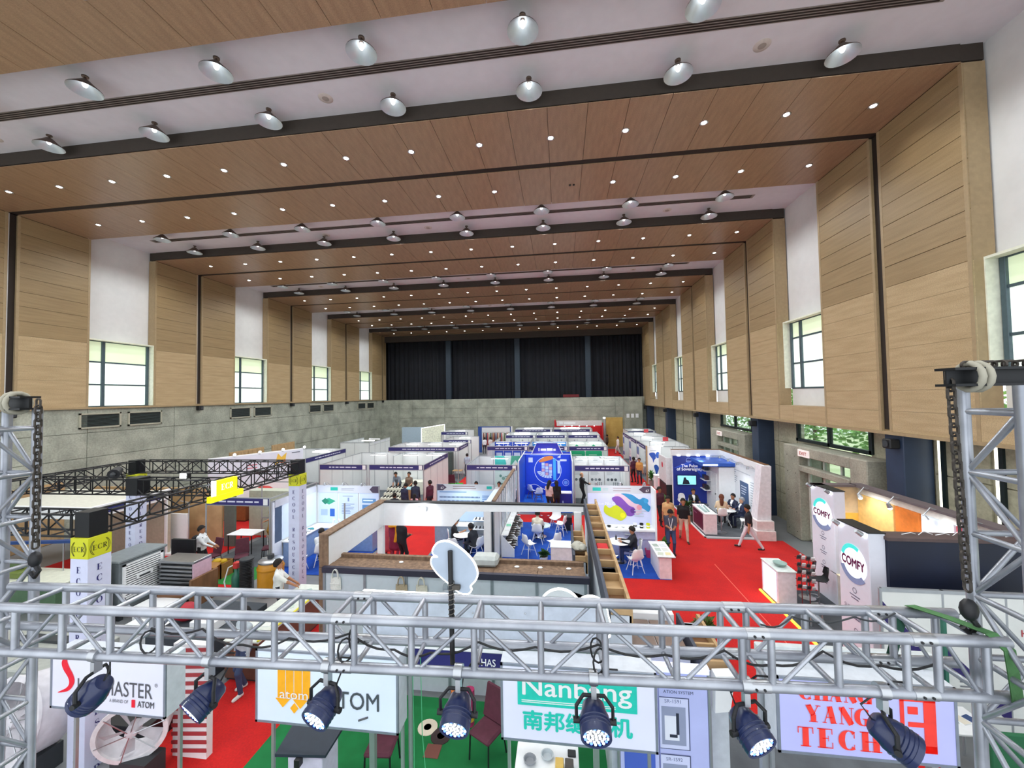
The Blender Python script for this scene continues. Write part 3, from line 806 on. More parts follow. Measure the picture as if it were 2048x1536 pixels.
    if not dress:     # clean hem between top and trousers
        q = np.asarray(V) / k - np.array([0, 0, hipz]); yy_ = q[:, 1] * cl - q[:, 2] * sl; zz_ = q[:, 1] * sl + q[:, 2] * cl
        m_ = (np.abs(q[:, 0]) < .178) & (yy_ < .14) & (zz_ > -.12) & (zz_ < .25) & ((mi == 1) | (mi == 2))
        mi = np.where(m_, np.where(zz_ > .005, 1, 2), mi)
    if suit:      # white shirt front between the lapels
        inv = [(Vector(v) / k - H) for v in V]
        for i, q in enumerate(inv):
            y, zz = q.y * cl - q.z * sl, q.y * sl + q.z * cl
            if mi[i] == 1 and y > .04 and abs(q.x) < .012 + .05 * max(0, (zz - .18) / .28) and zz > .18: mi[i] = 4
    mb = MB(); mb.v = [tuple(v) for v in V]; mb.f = [tuple(int(i) for i in f) for f in F]
    mb.m = [int(m) for m in mi[F[:, 0]]]
    for s, w, d in hands:      # four fingers and a thumb
        side = d.cross(Vector((0, 0, 1))); side = side.normalized() if side.length > .1 else Vector((0, 1, 0))
        up = side.cross(d)
        for j, (o, L) in enumerate(((-.027, .062), (-.009, .074), (.009, .07), (.026, .055))):
            p0 = w + d * .09 + side * o; p1 = p0 + d * L * .5 - up * .006; p2 = p0 + d * L * .85 - up * .025
            mb.tube([p0 * k, p1 * k, p2 * k], [.0095 * k, .0085 * k, .007 * k], 5, 0)
        p0 = w + d * .03 - side * s * .028; mb.tube([p0 * k, (p0 + d * .035 - side * s * .022 - up * .01) * k, (p0 + d * .065 - side * s * .02 - up * .02) * k], [.011 * k, .0095 * k, .008 * k], 5, 0)
    for s in (-1, 1): mb.ball(tuple(hd(s * .033, .098, .192) * k), (.013 * k, .008 * k, .008 * k), 6, 5)
    mb.ball(tuple(hd(0, .103, .118) * k), (.024 * k, .007 * k, .006 * k), 6, 6)
    rz = math.radians(face)
    mats = [mat(SKINS[skin], .6, var=.06), mat(top, .85, var=.14, scale=6), mat(legs, .85, var=.14, scale=6), mat(shoes, .6), WHT, mat('#15100e', .4), mat('#8c4a42', .6)]
    t = thing('person', label, 'person', (loc[0], loc[1], z), rz, grp)
    LOC[t.name] = Vector((0, 0, 0))
    part(t, 'body', mb, mats, smooth=1.2)
    hm = MB()
    if not bald:
        n = 14
        rows = []; hr = random.Random(len(label) * 7 + int(loc[0] * 50))
        for i in range(8):
            ph = math.radians(i * 17); ring = []
            for j in range(n):
                th = 2 * math.pi * j / n
                front = max(0, math.cos(th)); phj = min(ph, math.radians(118 - 52 * front ** .6 if front > .1 else 118))
                jt = 1 + hr.uniform(-.01, .08) * (1 if i else 0); q = hd(.106 * jt * math.sin(phj) * math.sin(th), -.008 + .119 * jt * math.sin(phj) * math.cos(th), .2 + .132 * math.cos(phj) * (1 + hr.uniform(0, .05))); ring.append(q * k)
            rows.append(ring)
        o = 0
        for ring in rows: hm.v.extend(tuple(q) for q in ring)
        for i in range(7):
            for j in range(n): a, b = i * n + j, i * n + (j + 1) % n; hm.f.append((a, a + n, b + n, b)); hm.m.append(0)
        if long_hair:
            hm.tube([hd(0, -.05, .22) * k, hd(0, -.085, .12) * k, hd(0, -.1, -.02) * k, hd(0, -.1, -.16) * k], [.07 * k, .085 * k, .085 * k, .05 * k], 10)
        part(t, 'hair', hm, mat(hair, .85, var=.45, scale=40), smooth=1.2)
    else:
        n = 14; rows = []
        for i in range(3):
            for j in range(9):
                th = math.radians(70 + 220 * j / 8); rows.append(hd(.094 * math.sin(th) * (1 - .02 * i), -.005 + .104 * math.cos(th), .14 + .05 * i) * k)
        hm.v = [tuple(q) for q in rows]
        for i in range(2):
            for j in range(8): hm.f.append((i * 9 + j, i * 9 + j + 1, (i + 1) * 9 + j + 1, (i + 1) * 9 + j)); hm.m.append(0)
        part(t, 'hair', hm, mat(hair, .85, var=.45, scale=40), smooth=1.2)
    if lanyard:
        m = MB()
        for s in (-1, 1): m.bar(tor(s * .07, .118, .46) * k, tor(s * .012, .15, .12) * k, .018 * k, .004, up=(0, 1, 0))
        part(t, 'lanyard', m, WHT); part(t, 'badge', MB().obox(tor(0, .155, .07) * k, Vector((.04, 0, 0)), Vector((0, .003, 0)), Vector((0, 0, .055))), mat('#eef0fa', .4))
    if straps:
        m = MB()
        for s in (-1, 1): m.tube([tor(s * .11, -.1, .3) * k, tor(s * .12, -.03, .52) * k, tor(s * .115, .09, .42) * k, tor(s * .13, .12, .22) * k, tor(s * .16, .02, .12) * k], .016 * k, 5)
        part(t, 'bag_strap', m, mat(straps, .8))
        part(t, 'backpack', MB().cbox(-.13 * k, (-.26) * k, (hipz + .12) * k, .13 * k, -.1 * k, (hipz + .48) * k, .04), mat(straps, .8))
    return t
# ================================================================== STAND AND FURNITURE KIT
UX, UY, UZ = Vector((1, 0, 0)), Vector((0, 1, 0)), Vector((0, 0, 1))
def col(h, r=.55, em=0.0): return mat(h, r, em=em, var=.03, scale=4)
def poster(parent, o, ux, uy, w, h, bg, els=(), name='poster', th=.012, em=0.0):
    """printed board: o lower-left corner of its face; els in fractions of w and h"""
    o, ux, uy = Vector(o), Vector(ux).normalized(), Vector(uy).normalized(); n = ux.cross(uy)
    b = MB().ext([(0, 0), (w, 0), (w, h), (0, h)], o - n * th, ux, uy, n * th)
    p = part(parent, name, b, col(bg, .5, em))  # em puts a faint glow into spotlit prints, which are no lamps
    ms = []; mb = MB(); lv = [0]
    rnd = random.Random(hash(round(o.x * 7 + o.y * 3 + o.z, 3)) & 0xffff)
    def mi(c):
        m = col(c, .5, em)
        if m not in ms: ms.append(m)
        return ms.index(m)
    def P(x, y): return o + ux * (x * w) + uy * (y * h) + n * (.002 + .0012 * lv[0])
    def poly(pts, c): mb.add([P(*q) for q in pts], [tuple(range(len(pts)))], mi(c))
    for e in els:
        lv[0] += 1
        if e[0] == 'r': _, x, y, a, b_, c = e; poly([(x, y), (x + a, y), (x + a, y + b_), (x, y + b_)], c)
        elif e[0] == 'p': poly(e[1], e[2])
        elif e[0] == 'ps': poly(smooth_loop(e[1]), e[2])
        elif e[0] == 'c': _, x, y, r, c = e; poly([(x + r * math.cos(t * .2618) / w, y + r * math.sin(t * .2618) / h) for t in range(24)], c)
        elif e[0] == 'ring':
            _, x, y, r, wd, c = e
            for t in range(32):
                a, b_ = t * math.pi / 16, (t + 1) * math.pi / 16
                q = [(x + R * math.cos(g) / w, y + R * math.sin(g) / h) for R, g in ((r - wd, a), (r, a), (r, b_), (r - wd, b_))]; poly(q, c)
        elif e[0] == 'lines':
            _, x, y, a, b_, k, c = e
            for i in range(k):
                yy = y + b_ * (1 - (i + .7) / k); L = a * rnd.uniform(.6, 1); poly([(x, yy), (x + L, yy), (x + L, yy + b_ * .35 / k), (x, yy + b_ * .35 / k)], c)
        elif e[0] == 'grid':
            _, x, y, a, b_, cx, cy, c = e
            for i in range(cx):
                for j in range(cy):
                    xx = x + a * (i + .2) / cx; yy = y + b_ * (j + .2) / cy; poly([(xx, yy), (xx + a * .55 / cx, yy), (xx + a * .55 / cx, yy + b_ * .6 / cy), (xx, yy + b_ * .6 / cy)], c)
        elif e[0] == 't':
            _, s, x, y, a, b_, c = e[:7]; V, F = text_geo(s, e[7] if len(e) > 7 else 0)
            lay(mb, V, F, P(x, y), ux, uy, a * w if a else None, b_ * h if b_ else None, mi(c), .0)
    if mb.v: part(p, 'print', mb, ms, kind='stuff')
    return p
def panel_wall(parent, p0, p1, h, z0=0.0, step=1.0, m=None, th=.03, post=True):
    """run of infill panels between aluminium uprights"""
    p0, p1 = Vector((p0[0], p0[1], 0)), Vector((p1[0], p1[1], 0)); d = p1 - p0; L = d.length; n = max(1, round(L / step)); d /= L; s = L / n
    nn = Vector((-d.y, d.x, 0))
    for i in range(n):
        a = p0 + d * (i * s + .02); b = p0 + d * ((i + 1) * s - .02)
        part(parent, 'wall_panel', MB().obox((a + b) / 2 + UZ * (z0 + h) / 2, (b - a) / 2, nn * th / 2, UZ * (h - z0 - .08) / 2), m or WPAN)
    if post:
        for i in range(n + 1):
            c = p0 + d * (i * s); part(parent, 'upright', MB().cyl(c + UZ * z0, c + UZ * h, .023, n=8), RAIL, smooth=.8)
    part(parent, 'rail', MB().bar(p0 + UZ * (h - .025), p1 + UZ * (h - .025), .045, .05), RAIL); part(parent, 'rail', MB().bar(p0 + UZ * (z0 + .03), p1 + UZ * (z0 + .03), .04, .05), RAIL)
def light_tube(parent, a, b, r=.022, name='light_tube'):
    part(parent, name, MB().tube([a, b], r, 6), TUBE_L)
def fascia(parent, a, b, h, c='#2f2d6e', bars=1, text=None, ht=.28, n=None, plain=False):
    """name board from a to b (2-D points), top at h, facing n"""
    a, b = Vector((a[0], a[1], 0)), Vector((b[0], b[1], 0)); d = (b - a).normalized(); L = (b - a).length
    n = Vector(n or (d.y, -d.x, 0))
    f = part(parent, 'fascia', MB().obox((a + b) / 2 + UZ * (h - ht / 2), d * L / 2, n * .012, UZ * ht / 2), col(c))
    part(parent, 'rail', MB().bar(a + UZ * h, b + UZ * h, .04, .03), RAIL); part(parent, 'rail', MB().bar(a + UZ * (h - ht), b + UZ * (h - ht), .04, .03), RAIL)
    if plain: return f
    mb = MB(); ux = UZ.cross(n); rnd = random.Random(int(L * 1000) + int(a.x * 77))
    cc = (a + b) / 2 + UZ * (h - ht / 2) + n * .016
    if text:
        V, F = text_geo(text, .01); lay(mb, V, F, cc, ux, UZ, min(L * .8, len(text) * .13), None, 0, .0)
    else:
        x = -L * .3
        while x < L * .3:
            w = rnd.uniform(.12, .34); mb.quad(cc + ux * x - UZ * .028, ux, UZ, w, .056); x += w + .06
    part(f, 'lettering', mb, col('#d9dcef'))
    if bars:      # stand number plate
        part(f, 'number_plate', MB().obox(cc + ux * (L / 2 - .13), ux * .09, n * .003, UZ * (ht / 2 - .03)), WHT)
    return f
def shell(label, x0, x1, y0, y1, walls='BLR', front=True, side='', h=2.5, text=None, tubes=2, carpet=None, group='shell scheme stands', mB=None, step=1.0):
    t = thing('exhibition_booth', label, 'booth', ((x0 + x1) / 2, (y0 + y1) / 2, 0), group=group)
    if 'B' in walls: panel_wall(t, (x0, y1), (x1, y1), h, m=mB, step=step)
    if 'L' in walls: panel_wall(t, (x0, y0 + .02), (x0, y1 - .02), h, step=step)
    if 'R' in walls: panel_wall(t, (x1, y0 + .02), (x1, y1 - .02), h, step=step)
    if 'N' in walls: panel_wall(t, (x0, y0), (x1, y0), h, step=step)
    if front: fascia(t, (x0 + .03, y0), (x1 - .03, y0), h, text=text, n=(0, -1, 0))
    if 'R' in side: fascia(t, (x1, y0 + .03), (x1, y1 - .03), h, n=(1, 0, 0), bars=0)
    if 'L' in side: fascia(t, (x0, y0 + .03), (x0, y1 - .03), h, n=(-1, 0, 0), bars=0)
    for xx, yy in ((x0, y0), (x1, y0)):
        part(t, 'corner_post', MB().cyl((xx, yy, 0), (xx, yy, h), .028, n=10), RAIL, smooth=.8)
    for i in range(tubes):
        xc = x0 + (x1 - x0) * (i + .5) / tubes
        light_tube(t, (xc - .5, y1 - .45, h - .1), (xc + .5, y1 - .45, h - .1))
        part(t, 'tube_bracket', MB().box(xc - .52, y1 - .47, h - .08, xc + .52, y1 - .43, h - .05).box(xc - .5, y1 - .46, h - .06, xc - .46, y1, h - .02), RAIL)
    carpet = carpet or GREYC
    if carpet: part(t, 'carpet', MB().box(x0, y0, 0, x1, y1, .014), carpet)
    return t
def arm_spot(parent, base, tip, aim):
    """spotlight on an arm clipped to a wall top"""
    p = part(parent, 'spotlight', MB().tube([base, Vector(base).lerp(Vector(tip), .5) + UZ * .06, tip], .012, 5).cyl(Vector(tip), Vector(tip) + (Vector(aim) - Vector(tip)).normalized() * .1, .035, .06, n=10), RAIL, smooth=.8)
    d = (Vector(aim) - Vector(tip)).normalized()
    part(p, 'lamp_face', MB().lathe([(0, .101), (.055, .101)], tip, 10, axis=d), LED_E)
_booth_l = bpy.data.lights.new('booth_light', 'SPOT'); _booth_l.energy = 55; _booth_l.spot_size = 2.2; _booth_l.spot_blend = .8; _booth_l.shadow_soft_size = .12; _booth_l.color = (.92, .97, 1)
def booth_light(parent, p, aim=None):
    L = bpy.data.objects.new('lamp_light', _booth_l); COL.objects.link(L); L.parent = parent
    L.location = Vector(p) - LOC.get(parent.name, Vector((0, 0, 0)))
    if aim is not None: L.rotation_euler = (Vector(aim) - Vector(p)).to_track_quat('-Z', 'Y').to_euler()
# ---- furniture prototypes
def proto(name, cat):
    t = thing(name, 'x', cat, (0, 0, 0)); return t
PROTOS = {}
def place(kind, build, loc, deg, label, group=None):
    """first use builds the thing, later uses copy it"""
    if kind not in PROTOS: PROTOS[kind] = build(); t = PROTOS[kind]
    else: t = dup(PROTOS[kind])
    t.location = loc if len(loc) == 3 else (loc[0], loc[1], 0); t.rotation_euler = (0, 0, math.radians(deg)); t['label'] = label
    if group: t['group'] = group
    elif 'group' in t: del t['group']
    return t
def _shell_seat(m, s=1.0, zs=.45, thick=.012):
    """moulded bucket seat facing +Y"""
    prof = [(.22, -.02, .20), (.2, .0, .215), (.1, -.012, .23), (-.05, -.02, .23), (-.15, .0, .225), (-.2, .07, .22), (-.225, .17, .21), (-.245, .28, .195), (-.26, .37, .16), (-.262, .4, .1)]
    nU = 8; A = []
    for y, z, w in prof:
        for j in range(nU + 1):
            u = -1 + 2 * j / nU; lift = .05 * abs(u) ** 2.2 if z < .1 else 0; fwd = .06 * abs(u) ** 2 if z >= .1 else 0
            A.append((u * w * s, (y + fwd) * s, zs + (z + lift) * s))
    n = len(A); m.v.extend(A); m.v.extend((x, y, z - thick) if i < 5 * (nU + 1) else (x, y - thick, z) for i, (x, y, z) in enumerate(A))
    o = len(m.v) - 2 * n; W = nU + 1
    for i in range(len(prof) - 1):
        for j in range(nU):
            a = o + i * W + j; m.f.append((a, a + 1, a + 1 + W, a + W)[::-1]); m.m.append(0); b = a + n; m.f.append((b, b + W, b + 1 + W, b + 1)[::-1]); m.m.append(0)
    for i in range(len(prof) - 1):
        for j in (0, nU):
            a = o + i * W + j; q = (a, a + n, a + n + W, a + W); m.f.append(q if j else q[::-1]); m.m.append(0)
    for i in (0, len(prof) - 1):
        for j in range(nU):
            a = o + i * W + j; q = (a, a + 1, a + 1 + n, a + n); m.f.append(q); m.m.append(0)
    return m
def shell_chair(shell_m, leg_m):
    def b():
        t = proto('dining_chair', 'chair')
        part(t, 'seat', _shell_seat(MB()), shell_m, smooth=1.0)
        for sx in (-1, 1):
            for sy in (-1, 1): part(t, 'leg', MB().tube([(sx * .12, sy * .11, .43), (sx * .23, sy * .21, 0)], [.018, .012], 7), leg_m, smooth=.9)
        part(t, 'brace', MB().bar((-.17, -.15, .22), (.17, .15, .22), .01, .01).bar((.17, -.15, .22), (-.17, .15, .22), .01, .01).cyl((0, 0, .36), (0, 0, .43), .09, .13, n=10), leg_m)
        return t
    return b
WOODLEG = mat2('beech_leg', '#8a5a38', '#9c6a44', scale=4, rough=.5, bump=.03)
chair_white = shell_chair(CHW, CHW); chair_wood = shell_chair(CHW, WOODLEG)
def banquet():
    t = proto('banquet_chair', 'chair')
    part(t, 'seat', MB().cbox(-.22, -.22, .4, .22, .22, .48, .03), BURG)
    part(t, 'backrest', MB().add([(-.22, -.2, .5), (.22, -.2, .5), (.22, -.16, .5), (-.22, -.16, .5), (-.2, -.3, 1.0), (.2, -.3, 1.0), (.2, -.26, 1.0), (-.2, -.26, 1.0)], [(0, 3, 2, 1), (4, 5, 6, 7), (0, 1, 5, 4), (1, 2, 6, 5), (2, 3, 7, 6), (3, 0, 4, 7)]), BURG)
    for sx in (-1, 1):
        part(t, 'leg', MB().tube([(sx * .2, .19, .42), (sx * .21, .21, 0)], .014, 6), BLK)
        part(t, 'leg', MB().tube([(sx * .2, -.18, .5), (sx * .2, -.19, .4), (sx * .21, -.26, 0)], .014, 6), BLK)
    return t
def bar_stool(m):
    def b():
        t = proto('bar_stool', 'stool')
        part(t, 'seat', _shell_seat(MB(), .9, .74), m, smooth=1.0)
        part(t, 'column', MB().cyl((0, 0, .03), (0, 0, .72), .022, n=10), STEEL, smooth=.8)
        part(t, 'base', MB().lathe([(.21, 0), (.21, .012), (.08, .03), (.03, .05)], n=22), STEEL, smooth=.6)
        part(t, 'footrest', MB().tube([(.03, 0, .28), (.1, .06, .28), (.1, .16, .28), (0, .2, .28), (-.1, .16, .28), (-.1, .06, .28), (-.03, 0, .28)], .01, 6), STEEL, smooth=.9)
        return t
    return b
def round_table(top_m, r=.38, h=.74):
    def b():
        t = proto('round_table', 'table')
        part(t, 'table_top', MB().lathe([(r - .01, 0), (r, .008), (r, .02), (r - .01, .026)], (0, 0, h - .026), 28), top_m, smooth=.6)
        part(t, 'column', MB().cyl((0, 0, .02), (0, 0, h - .02), .03, n=12), STEEL, smooth=.8)
        part(t, 'base', MB().lathe([(.24, 0), (.24, .012), (.1, .03), (.04, .05)], n=24), STEEL, smooth=.6)
        return t
    return b
def counter(label, x0, x1, y0, y1, h, body, top=None, name='counter', cat='counter', logo=None, kick=True, over=.02):
    t = thing(name, label, cat, ((x0 + x1) / 2, (y0 + y1) / 2, 0))
    part(t, 'body', MB().cbox(x0, y0, 0 if not kick else .05, x1, y1, h - .03, .008), body)
    if kick: part(t, 'plinth', MB().box(x0 + .03, y0 + .03, 0, x1 - .03, y1 - .03, .06), DARKG)
    part(t, 'top', MB().cbox(x0 - over, y0 - over, h - .03, x1 + over, y1 + over, h, .006), top or body)
    return t
def desk(label, x0, x1, y0, y1, h, m, leg=None):
    t = thing('display_table', label, 'table', ((x0 + x1) / 2, (y0 + y1) / 2, 0))
    part(t, 'table_top', MB().cbox(x0, y0, h - .03, x1, y1, h, .006), m)
    for xx in (x0 + .04, x1 - .04):
        for yy in (y0 + .04, y1 - .04): part(t, 'leg', MB().cyl((xx, yy, 0), (xx, yy, h - .03), .02, n=8), leg or RAIL)
    return t
def plant(label, loc, h=.9, r=.35, n=60, seed=1, pot='#c8c4bc', leafm=None, group=None, pr=.15, ph=.3):
    rnd = random.Random(seed); x, y = loc[0], loc[1]; z = loc[2] if len(loc) > 2 else 0
    t = thing('potted_plant', label, 'plant', (x, y, z), group=group)
    part(t, 'pot', MB().lathe([(pr * .75, 0), (pr, ph - .02), (pr * 1.05, ph), (pr * .9, ph), (pr * .85, ph - .05)], (x, y, z), 16), col(pot), smooth=.6)
    part(t, 'soil', MB().lathe([(0, ph - .04), (pr * .88, ph - .04)], (x, y, z), 14), SOIL)
    m = MB(); st = MB()
    for i in range(n):
        a = rnd.uniform(0, 6.283); e = rnd.uniform(.15, 1.35); L = rnd.uniform(.5, 1) * r
        b = Vector((x, y, z + ph + rnd.uniform(0, max(.05, h - ph - r))))
        d = Vector((math.cos(a) * math.cos(e), math.sin(a) * math.cos(e), math.sin(e)))
        c = b + d * L; s = d.cross(UZ).normalized() * L * .16; mid = b + d * L * .55 + UZ * .02
        m.add([b, mid + s, c - UZ * L * .15, mid - s], [(0, 1, 2, 3)])
    st.cyl((x, y, z + ph - .05), (x, y, z + h - r * .6), .015, n=6)
    part(t, 'stem', st, BROWN); part(t, 'foliage', m, leafm or LEAF, kind='stuff')
    return t
def box_thing(name, label, cat, x0, y0, z0, x1, y1, z1, m, b=.01, group=None):
    return single(name, MB().cbox(x0, y0, z0, x1, y1, z1, b), m, label, cat, ((x0 + x1) / 2, (y0 + y1) / 2, z0), group)
def papers(label, x, y, z, w=.2, d=.28, c='#eef0f2', deg=0, name='leaflet', cat='leaflet', group=None, h=.012):
    a = math.radians(deg); u = Vector((math.cos(a), math.sin(a), 0)) * w / 2; v = Vector((-math.sin(a), math.cos(a), 0)) * d / 2
    t = thing(name, label, cat, (x, y, z), group=group)
    part(t, 'pages', MB().obox((x, y, z + h / 2), u, v, UZ * h / 2), WHT)
    part(t, 'cover', MB().obox((x, y, z + h + .001), u * .98, v * .98, UZ * .001), col(c))
    return t
def shoe(label, loc, deg, c='#2a2422', s=1.0, group=None, key=None):
    def b():
        t = proto('shoe', 'shoe')
        m = MB(); prof = [(-.13, .035, .05), (-.1, .04, .075), (-.05, .038, .07), (0, .036, .06), (.05, .042, .05), (.1, .045, .04), (.14, .03, .028)]
        o = 0
        for y, w, h in prof:
            for j in range(8):
                a = math.pi * j / 7; m.v.append((w * math.cos(a) * s, y * s, (.012 + h * math.sin(a)) * s))
        for i in range(len(prof) - 1):
            for j in range(7): a = i * 8 + j; m.f.append((a, a + 1, a + 9, a + 8)); m.m.append(0)
        m.f.append(tuple(range(8))); m.m.append(0); m.f.append(tuple(range(48, 56))[::-1]); m.m.append(0)
        part(t, 'upper', m, col(c, .5), smooth=1)
        part(t, 'sole', MB().ext([(-.04 * s, -.14 * s), (.04 * s, -.14 * s), (.048 * s, .1 * s), (.0, .155 * s), (-.048 * s, .1 * s)], (0, 0, 0), UX, UY, UZ * .014 * s), BLK)
        return t
    return place('shoe' + (key or c) + str(s), b, loc, deg, label, group)
# ================================================================== STANDS, CENTRE BLOCK
# ---- box stand with raw timber tops (hung with cloth bags)
t = thing('exhibition_booth', 'white box stand with raw timber beam tops and a wall of hanging bags', 'booth', (-2.3, 9.3, 0))
part(t, 'side_beam', MB().cbox(-5.32, 7.95, 2.42, -5.13, 10.75, 3.08, .01), WHT)
part(t, 'beam_top', MB().box(-5.34, 7.95, 3.08, -5.11, 10.78, 3.12).box(-5.33, 7.93, 2.4, -5.12, 7.96, 3.12), ROUGHW)
part(t, 'rear_beam', MB().ext([(-5.2, 2.43), (-3.1, 2.45), (-2.7, 2.87), (.55, 2.93), (.55, 3.08), (-5.2, 3.08)], (0, 10.62, 0), UX, UZ, (0, .12, 0)), WHT)
part(t, 'beam_top', MB().box(-5.2, 10.6, 3.08, .58, 10.78, 3.115), BLK)
part(t, 'rear_post', MB().cbox(.3, 10.6, 0, .5, 10.75, 2.93, .01), WHT); part(t, 'rear_post', MB().cbox(-5.32, 10.6, 0, -5.15, 10.75, 2.45, .01), WHT)
part(t, 'front_post', MB().cbox(-5.34, 7.93, 0, -5.12, 8.1, 2.42, .01), ROUGHW)
px = [-5.16, -4.23, -3.3, -2.38, -1.47, -.55, .42]
for a, b in zip(px[:-1], px[1:]):
    part(t, 'wall_panel', MB().box(a + .025, 7.87, 0, b - .025, 7.9, 2.36), mat('#c3ccd4', .6, var=.03))
    part(t, 'beam_plank', MB().box(a, 7.93, 2.36, b + .01, 8.12 + random.uniform(0, .05), 2.44).box(a, 8.14, 2.34, b, 8.44, 2.42).box(a, 8.46, 2.36, b, 8.56, 2.49), ROUGHW)
for x in px: part(t, 'upright', MB().box(x - .028, 7.85, 0, x + .028, 7.91, 2.38), mat('#8d969f', .4, .4))
part(t, 'rail', MB().box(-5.2, 7.83, 2.34, .5, 7.92, 2.46), mat('#2b2a3c', .6))
part(t, 'front_core', MB().box(-5.14, 7.91, 0, .42, 8.5, 2.34), WHT)
sp = part(t, 'floodlight', MB().cbox(-4.1, 10.5, 2.86, -3.82, 10.6, 3.0, .02), RAIL); part(sp, 'lamp_face', MB().box(-4.08, 10.495, 2.87, -3.84, 10.5, 2.99), LED_E)
booth_light(t, (-3.96, 10.3, 2.95), (-3.96, 10.9, 2.7))
for i, (x, z) in enumerate(((-3.6, 2.46), (-2.2, 2.46), (-1.0, 2.46), (-.5, 2.46), (.1, 2.46))):
    part(t, 'cable_tie', MB().ball((x, 8.3, 2.43), (.06, .04, .02), 6), WHT)
# ---- cloth bags
def cloth_bag(label, x, z, c, w=.24, h=.3):
    b = thing('tote_bag', label, 'bag', (x, 7.84, z))
    m = MB(); N = 6
    for s in (0, 1):
        for i in range(N + 1):
            for j in range(N + 1):
                u, v = i / N, j / N; bulge = .035 * math.sin(math.pi * u) * (1 - v * .6) + .006
                m.v.append((x + (u - .5) * w * (1 - .06 * v), 7.845 - (bulge if s == 0 else 0) - .004 * math.sin(9 * u + 5 * v), z - h + v * h))
    W = N + 1; n = W * W
    for i in range(N):
        for j in range(N):
            a = i * W + j; m.f.append((a, a + W, a + W + 1, a + 1)); m.m.append(0); a += n; m.f.append((a, a + 1, a + W + 1, a + W)); m.m.append(0)
    part(b, 'body', m, mat(c, .9, var=.08, bump=.2, scale=30), smooth=1)
    part(b, 'band', MB().box(x - w * .48, 7.803, z - h * .52, x + w * .48, 7.812, z - h * .46), mat('#e8e8e4', .8))
    for yy in (7.83, 7.80):
        part(b, 'handle', MB().tube([(x + .07 * math.cos(a) * 1.0, yy, z - .02 + .19 * math.sin(a) ** .8) for a in [math.pi * i / 10 for i in range(11)]], .009, 5), mat(c, .9, var=.08), smooth=1)
cloth_bag('off white cloth bag hanging at the post end of the panel wall', -4.88, 2.26, '#dcdcd6', .24, .26)
cloth_bag('tan jute bag hanging beside the cream bag', -3.4, 2.17, '#a99a80', .27, .32)
cloth_bag('cream canvas bag hanging beside the tan jute bag', -2.96, 2.17, '#cfcbbb', .26, .32)
cloth_bag('pale grey cloth bag hanging below the lit leaf sign', -2.43, 2.1, '#c5ccd4', .2, .26)
# ---- timber troughs on top of the dividing walls
def trough(label, x0, x1, y0, y1, z, nd, wall=True):
    t = thing('divider_wall', label, 'partition', ((x0 + x1) / 2, (y0 + y1) / 2, 0))
    part(t, 'wall_core', MB().box(x0, y0, 0, x1, y1, z - .16), mat('#cfd6de', .6))
    part(t, 'side_board', MB().box(x0 - .02, y0, z - .4, x0 + .03, y1, z), mat('#454a58', .7))
    part(t, 'side_board', MB().box(x1 - .03, y0, z - .4, x1 + .02, y1, z), PLYW)
    for i in range(nd):
        a = y0 + (y1 - y0) * i / nd; b = y0 + (y1 - y0) * (i + 1) / nd
        part(t, 'trough_board', MB().box(x0 + .03, a + .02, z - .17, x1 - .03, b - .02, z - .12 - .02 * (i % 3)), (ROUGHW, PLYW, BROWN)[(i * 5 + nd) % 3])
        part(t, 'crosspiece', MB().box(x0 + .03, a - .02, z - .14, x1 - .03, a + .02, z - .02), PLYW)
    return t
trough('long divider wall topped by an open raw timber trough beside the red aisle', .64, .97, 5.9, 11.7, 3.0, 11)
trough('short divider wall with timber trough and red rag beside the bag stand', .22, .5, 8.6, 10.55, 2.6, 5)
single('red_rag', MB().cbox(.68, 8.05, 2.9, .92, 8.4, 2.955, .02), mat('#c22a2e', .9), 'folded bright red cloth lying in the long timber trough', 'cloth', (.8, 8.2, 2.9))
b = MB(); rnd = random.Random(3)
for i in range(7): b.ball((.36 + rnd.uniform(-.08, .08), 8.9 + rnd.uniform(-.18, .18), 2.62 + rnd.uniform(0, .06)), (.12, .14, .07), 8)
single('cloth_bundle', b, mat('#b5b3a6', .95, var=.15, bump=.3), 'crumpled grey beige cloth bundle lying on the short divider wall', 'cloth', (.36, 8.9, 2.5), smooth=1.2)
# flat timber roof and its far trough behind the lighting truss
t = thing('exhibition_booth', 'low stand with brown boarded roof beside the long divider wall', 'booth', (1.4, 6.6, 0))
part(t, 'body', MB().box(1.02, 6.12, 0, 1.84, 7.2, 2.16), WHT)
for i in range(2): part(t, 'roof_board', MB().cbox(1.0 + i * .43, 6.1, 2.16, 1.41 + i * .43, 6.98, 2.2, .005), mat2('weathered_ply%d' % i, '#7d6a60', '#95837a', scale=2, rough=.8, bump=.1))
part(t, 'roof_edge', MB().cbox(1.0, 7.0, 2.14, 1.86, 7.2, 2.3, .01), WHT)
trough('short trough topped divider with yellow edge board beside the boarded roof', 1.95, 2.3, 5.98, 7.15, 2.25, 3)

